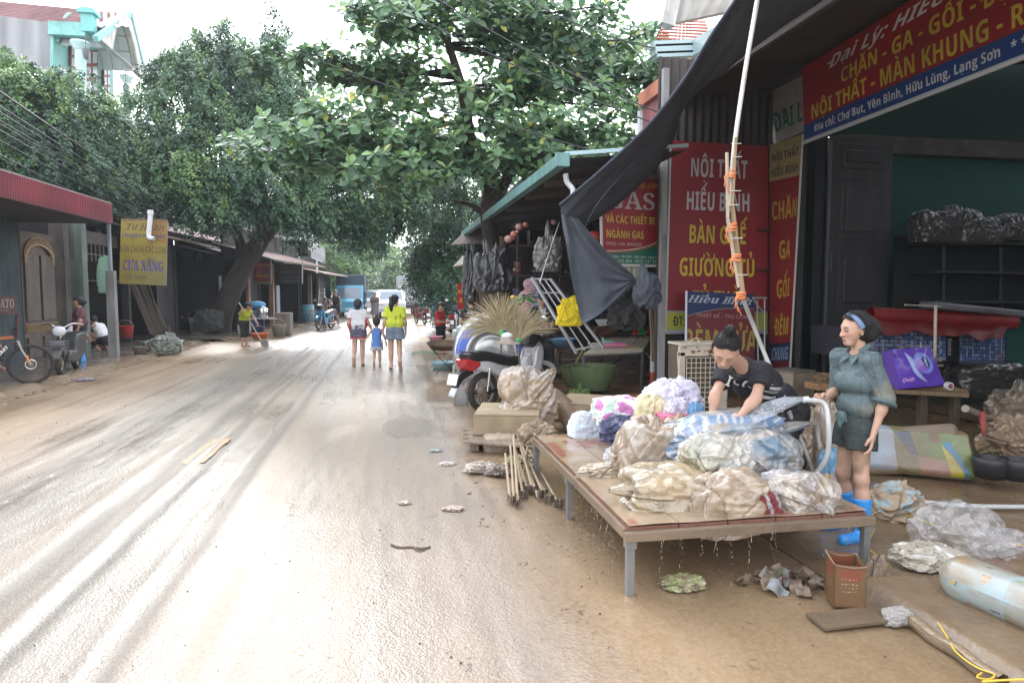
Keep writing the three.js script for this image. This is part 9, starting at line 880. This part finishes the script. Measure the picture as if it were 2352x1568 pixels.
// ---- overhead wires ----
{const wm=M([0.025,0.025,0.028],{r:0.6});const wire=(label,a,b,sag,r,g)=>{const s=thing('overhead_wire',label,'wire',a,0,g);const p=[];for(let k=0;k<=8;k++){const t=k/8,q=a.clone().lerp(b,t).sub(a);q.y-=sag*4*t*(1-t);p.push(q);}mb().tube(p,r,40,5).build('cable',wm,s);};
[[190,545,0.02],[225,556,0.014],[240,560,0.012],[270,562,0.012],[285,568,0.014],[310,572,0.01],[345,585,0.012],[392,592,0.014],[262,552,0.01]].forEach(([y0,y1,r],i)=>wire(['thickest topmost black cable','second black cable from the top','third black cable from the top','fifth black cable from the top','sixth thicker black cable','seventh thin black cable','second lowest black cable','lowest black cable','fourth black cable from the top'][i]+' strung along the left shop fronts',AX(-60,y0-20,-7.3),AX(600,y1,-6.4),0.5,r,'cables along the left shops'));
[[[600,88,-13],[1560,400,-11]],[[830,-30,-13],[1520,290,-10.5]],[[960,-30,-13],[1540,270,-10.5]],[[1180,-20,-13],[1500,110,-11.5]]].forEach(([a,b],i)=>wire(['thin wire crossing the leaves from upper left to the stall roof','wire running down through the treetop to the maroon fascia, left of two','wire running down through the treetop to the maroon fascia, right of two','short wire crossing the upper right leaves'][i],AZ(...a),AZ(...b),0.12,0.011));for(let k=0;k<6;k++)wire(['topmost','second','third','fourth','fifth','lowest'][k]+' pale thin cable sagging from the white house over the far shops',AZ(690,512+k*8,-42),AZ(790+k*6,610+k*5,-58),1.0,0.018,'cables by the white house');}
// ---- scraps on the road ----
{seed(91);[[1000,1035,'small teal wrapper on the wet road',[0.25,0.42,0.42]],[1028,1065,'pale crumpled paper on the wet road',[0.55,0.55,0.53]],[1040,1168,'pinkish flattened packet on the brown mud',[0.5,0.36,0.3]],[930,1155,'pale flattened cup lid on the brown mud',[0.46,0.4,0.32]],[190,872,'bluish plastic scrap at the left kerb',[0.3,0.3,0.42]],[1110,1075,'dirty white rag near the tool bundle',[0.42,0.38,0.32]],[1150,1085,'black ribbed rubber strip near the tool bundle',[0.05,0.05,0.05]],[1195,1062,'green and white sachet by the tool bundle',[0.4,0.45,0.2]]].forEach(([x,y,l,c],i)=>bag('litter',l,'litter',x,y,24+8*(i%3)+(i>4?26:0),6+(i>4?14:0),{h0:0,dz:0.01,flat:0.25,wr:0.4,fine:0.12,knotLen:0,deep:0.7,paint:(v,q)=>mix(c,[0.2,0.14,0.09],0.35+0.4*q.val)}));const s=thing('twig','dark broken twig lying on the road in front of the bed','twig',G(945,1257));mb().tube([G(898,1250,0.008),G(920,1257,0.012),G(945,1256,0.01),G(968,1259,0.014),G(988,1256,0.008)].map(p=>p.sub(s.position)),0.008,30,5).tube([G(950,1257,0.01),G(962,1264,0.012),G(975,1262,0.01)].map(p=>p.sub(s.position)),0.005,10,5).build('stem',M([0.12,0.09,0.065],{r:0.8}),s);const g=mb();for(let k=0;k<420;k++){const x=rr(-4.5,2.4),z=-rr(2.4,14);g.add(new THREE.IcosahedronGeometry(rr(0.002,0.007),0),xf([x,0.004,z],[R()*3,R()*3,0],[1,0.6,1.2]));}const st=stuff(g.build('pebbles',M([0.10,0.08,0.06],{r:0.7})));st.userData.label='small dark pebbles scattered over the muddy road';st.userData.category='pebbles';const mc=mb();for(let k=0;k<90;k++){const a=G(rr(1040,1420),rr(1030,1330));mc.add(new THREE.IcosahedronGeometry(rr(0.004,0.02),1),xf([a.x,0.0,a.z],[0,R()*6,0],[1.6,0.4,1]));}for(let k=0;k<90;k++){const x=-5.85+rr(-0.2,0.25),z=-rr(11,34);mc.add(new THREE.IcosahedronGeometry(rr(0.02,0.07),1),xf([x+(z<-24?1.2:0),0.0,z],[0,R()*6,0],[1.5,0.4,1.2]));}const m2=stuff(mc.build('mud_clods',M([0.17,0.12,0.075],{r:0.45,b:0.003})));m2.userData.label='clods of mud along the road edge and around the bed';m2.userData.category='mud';}
renderer.render(scene,camera);
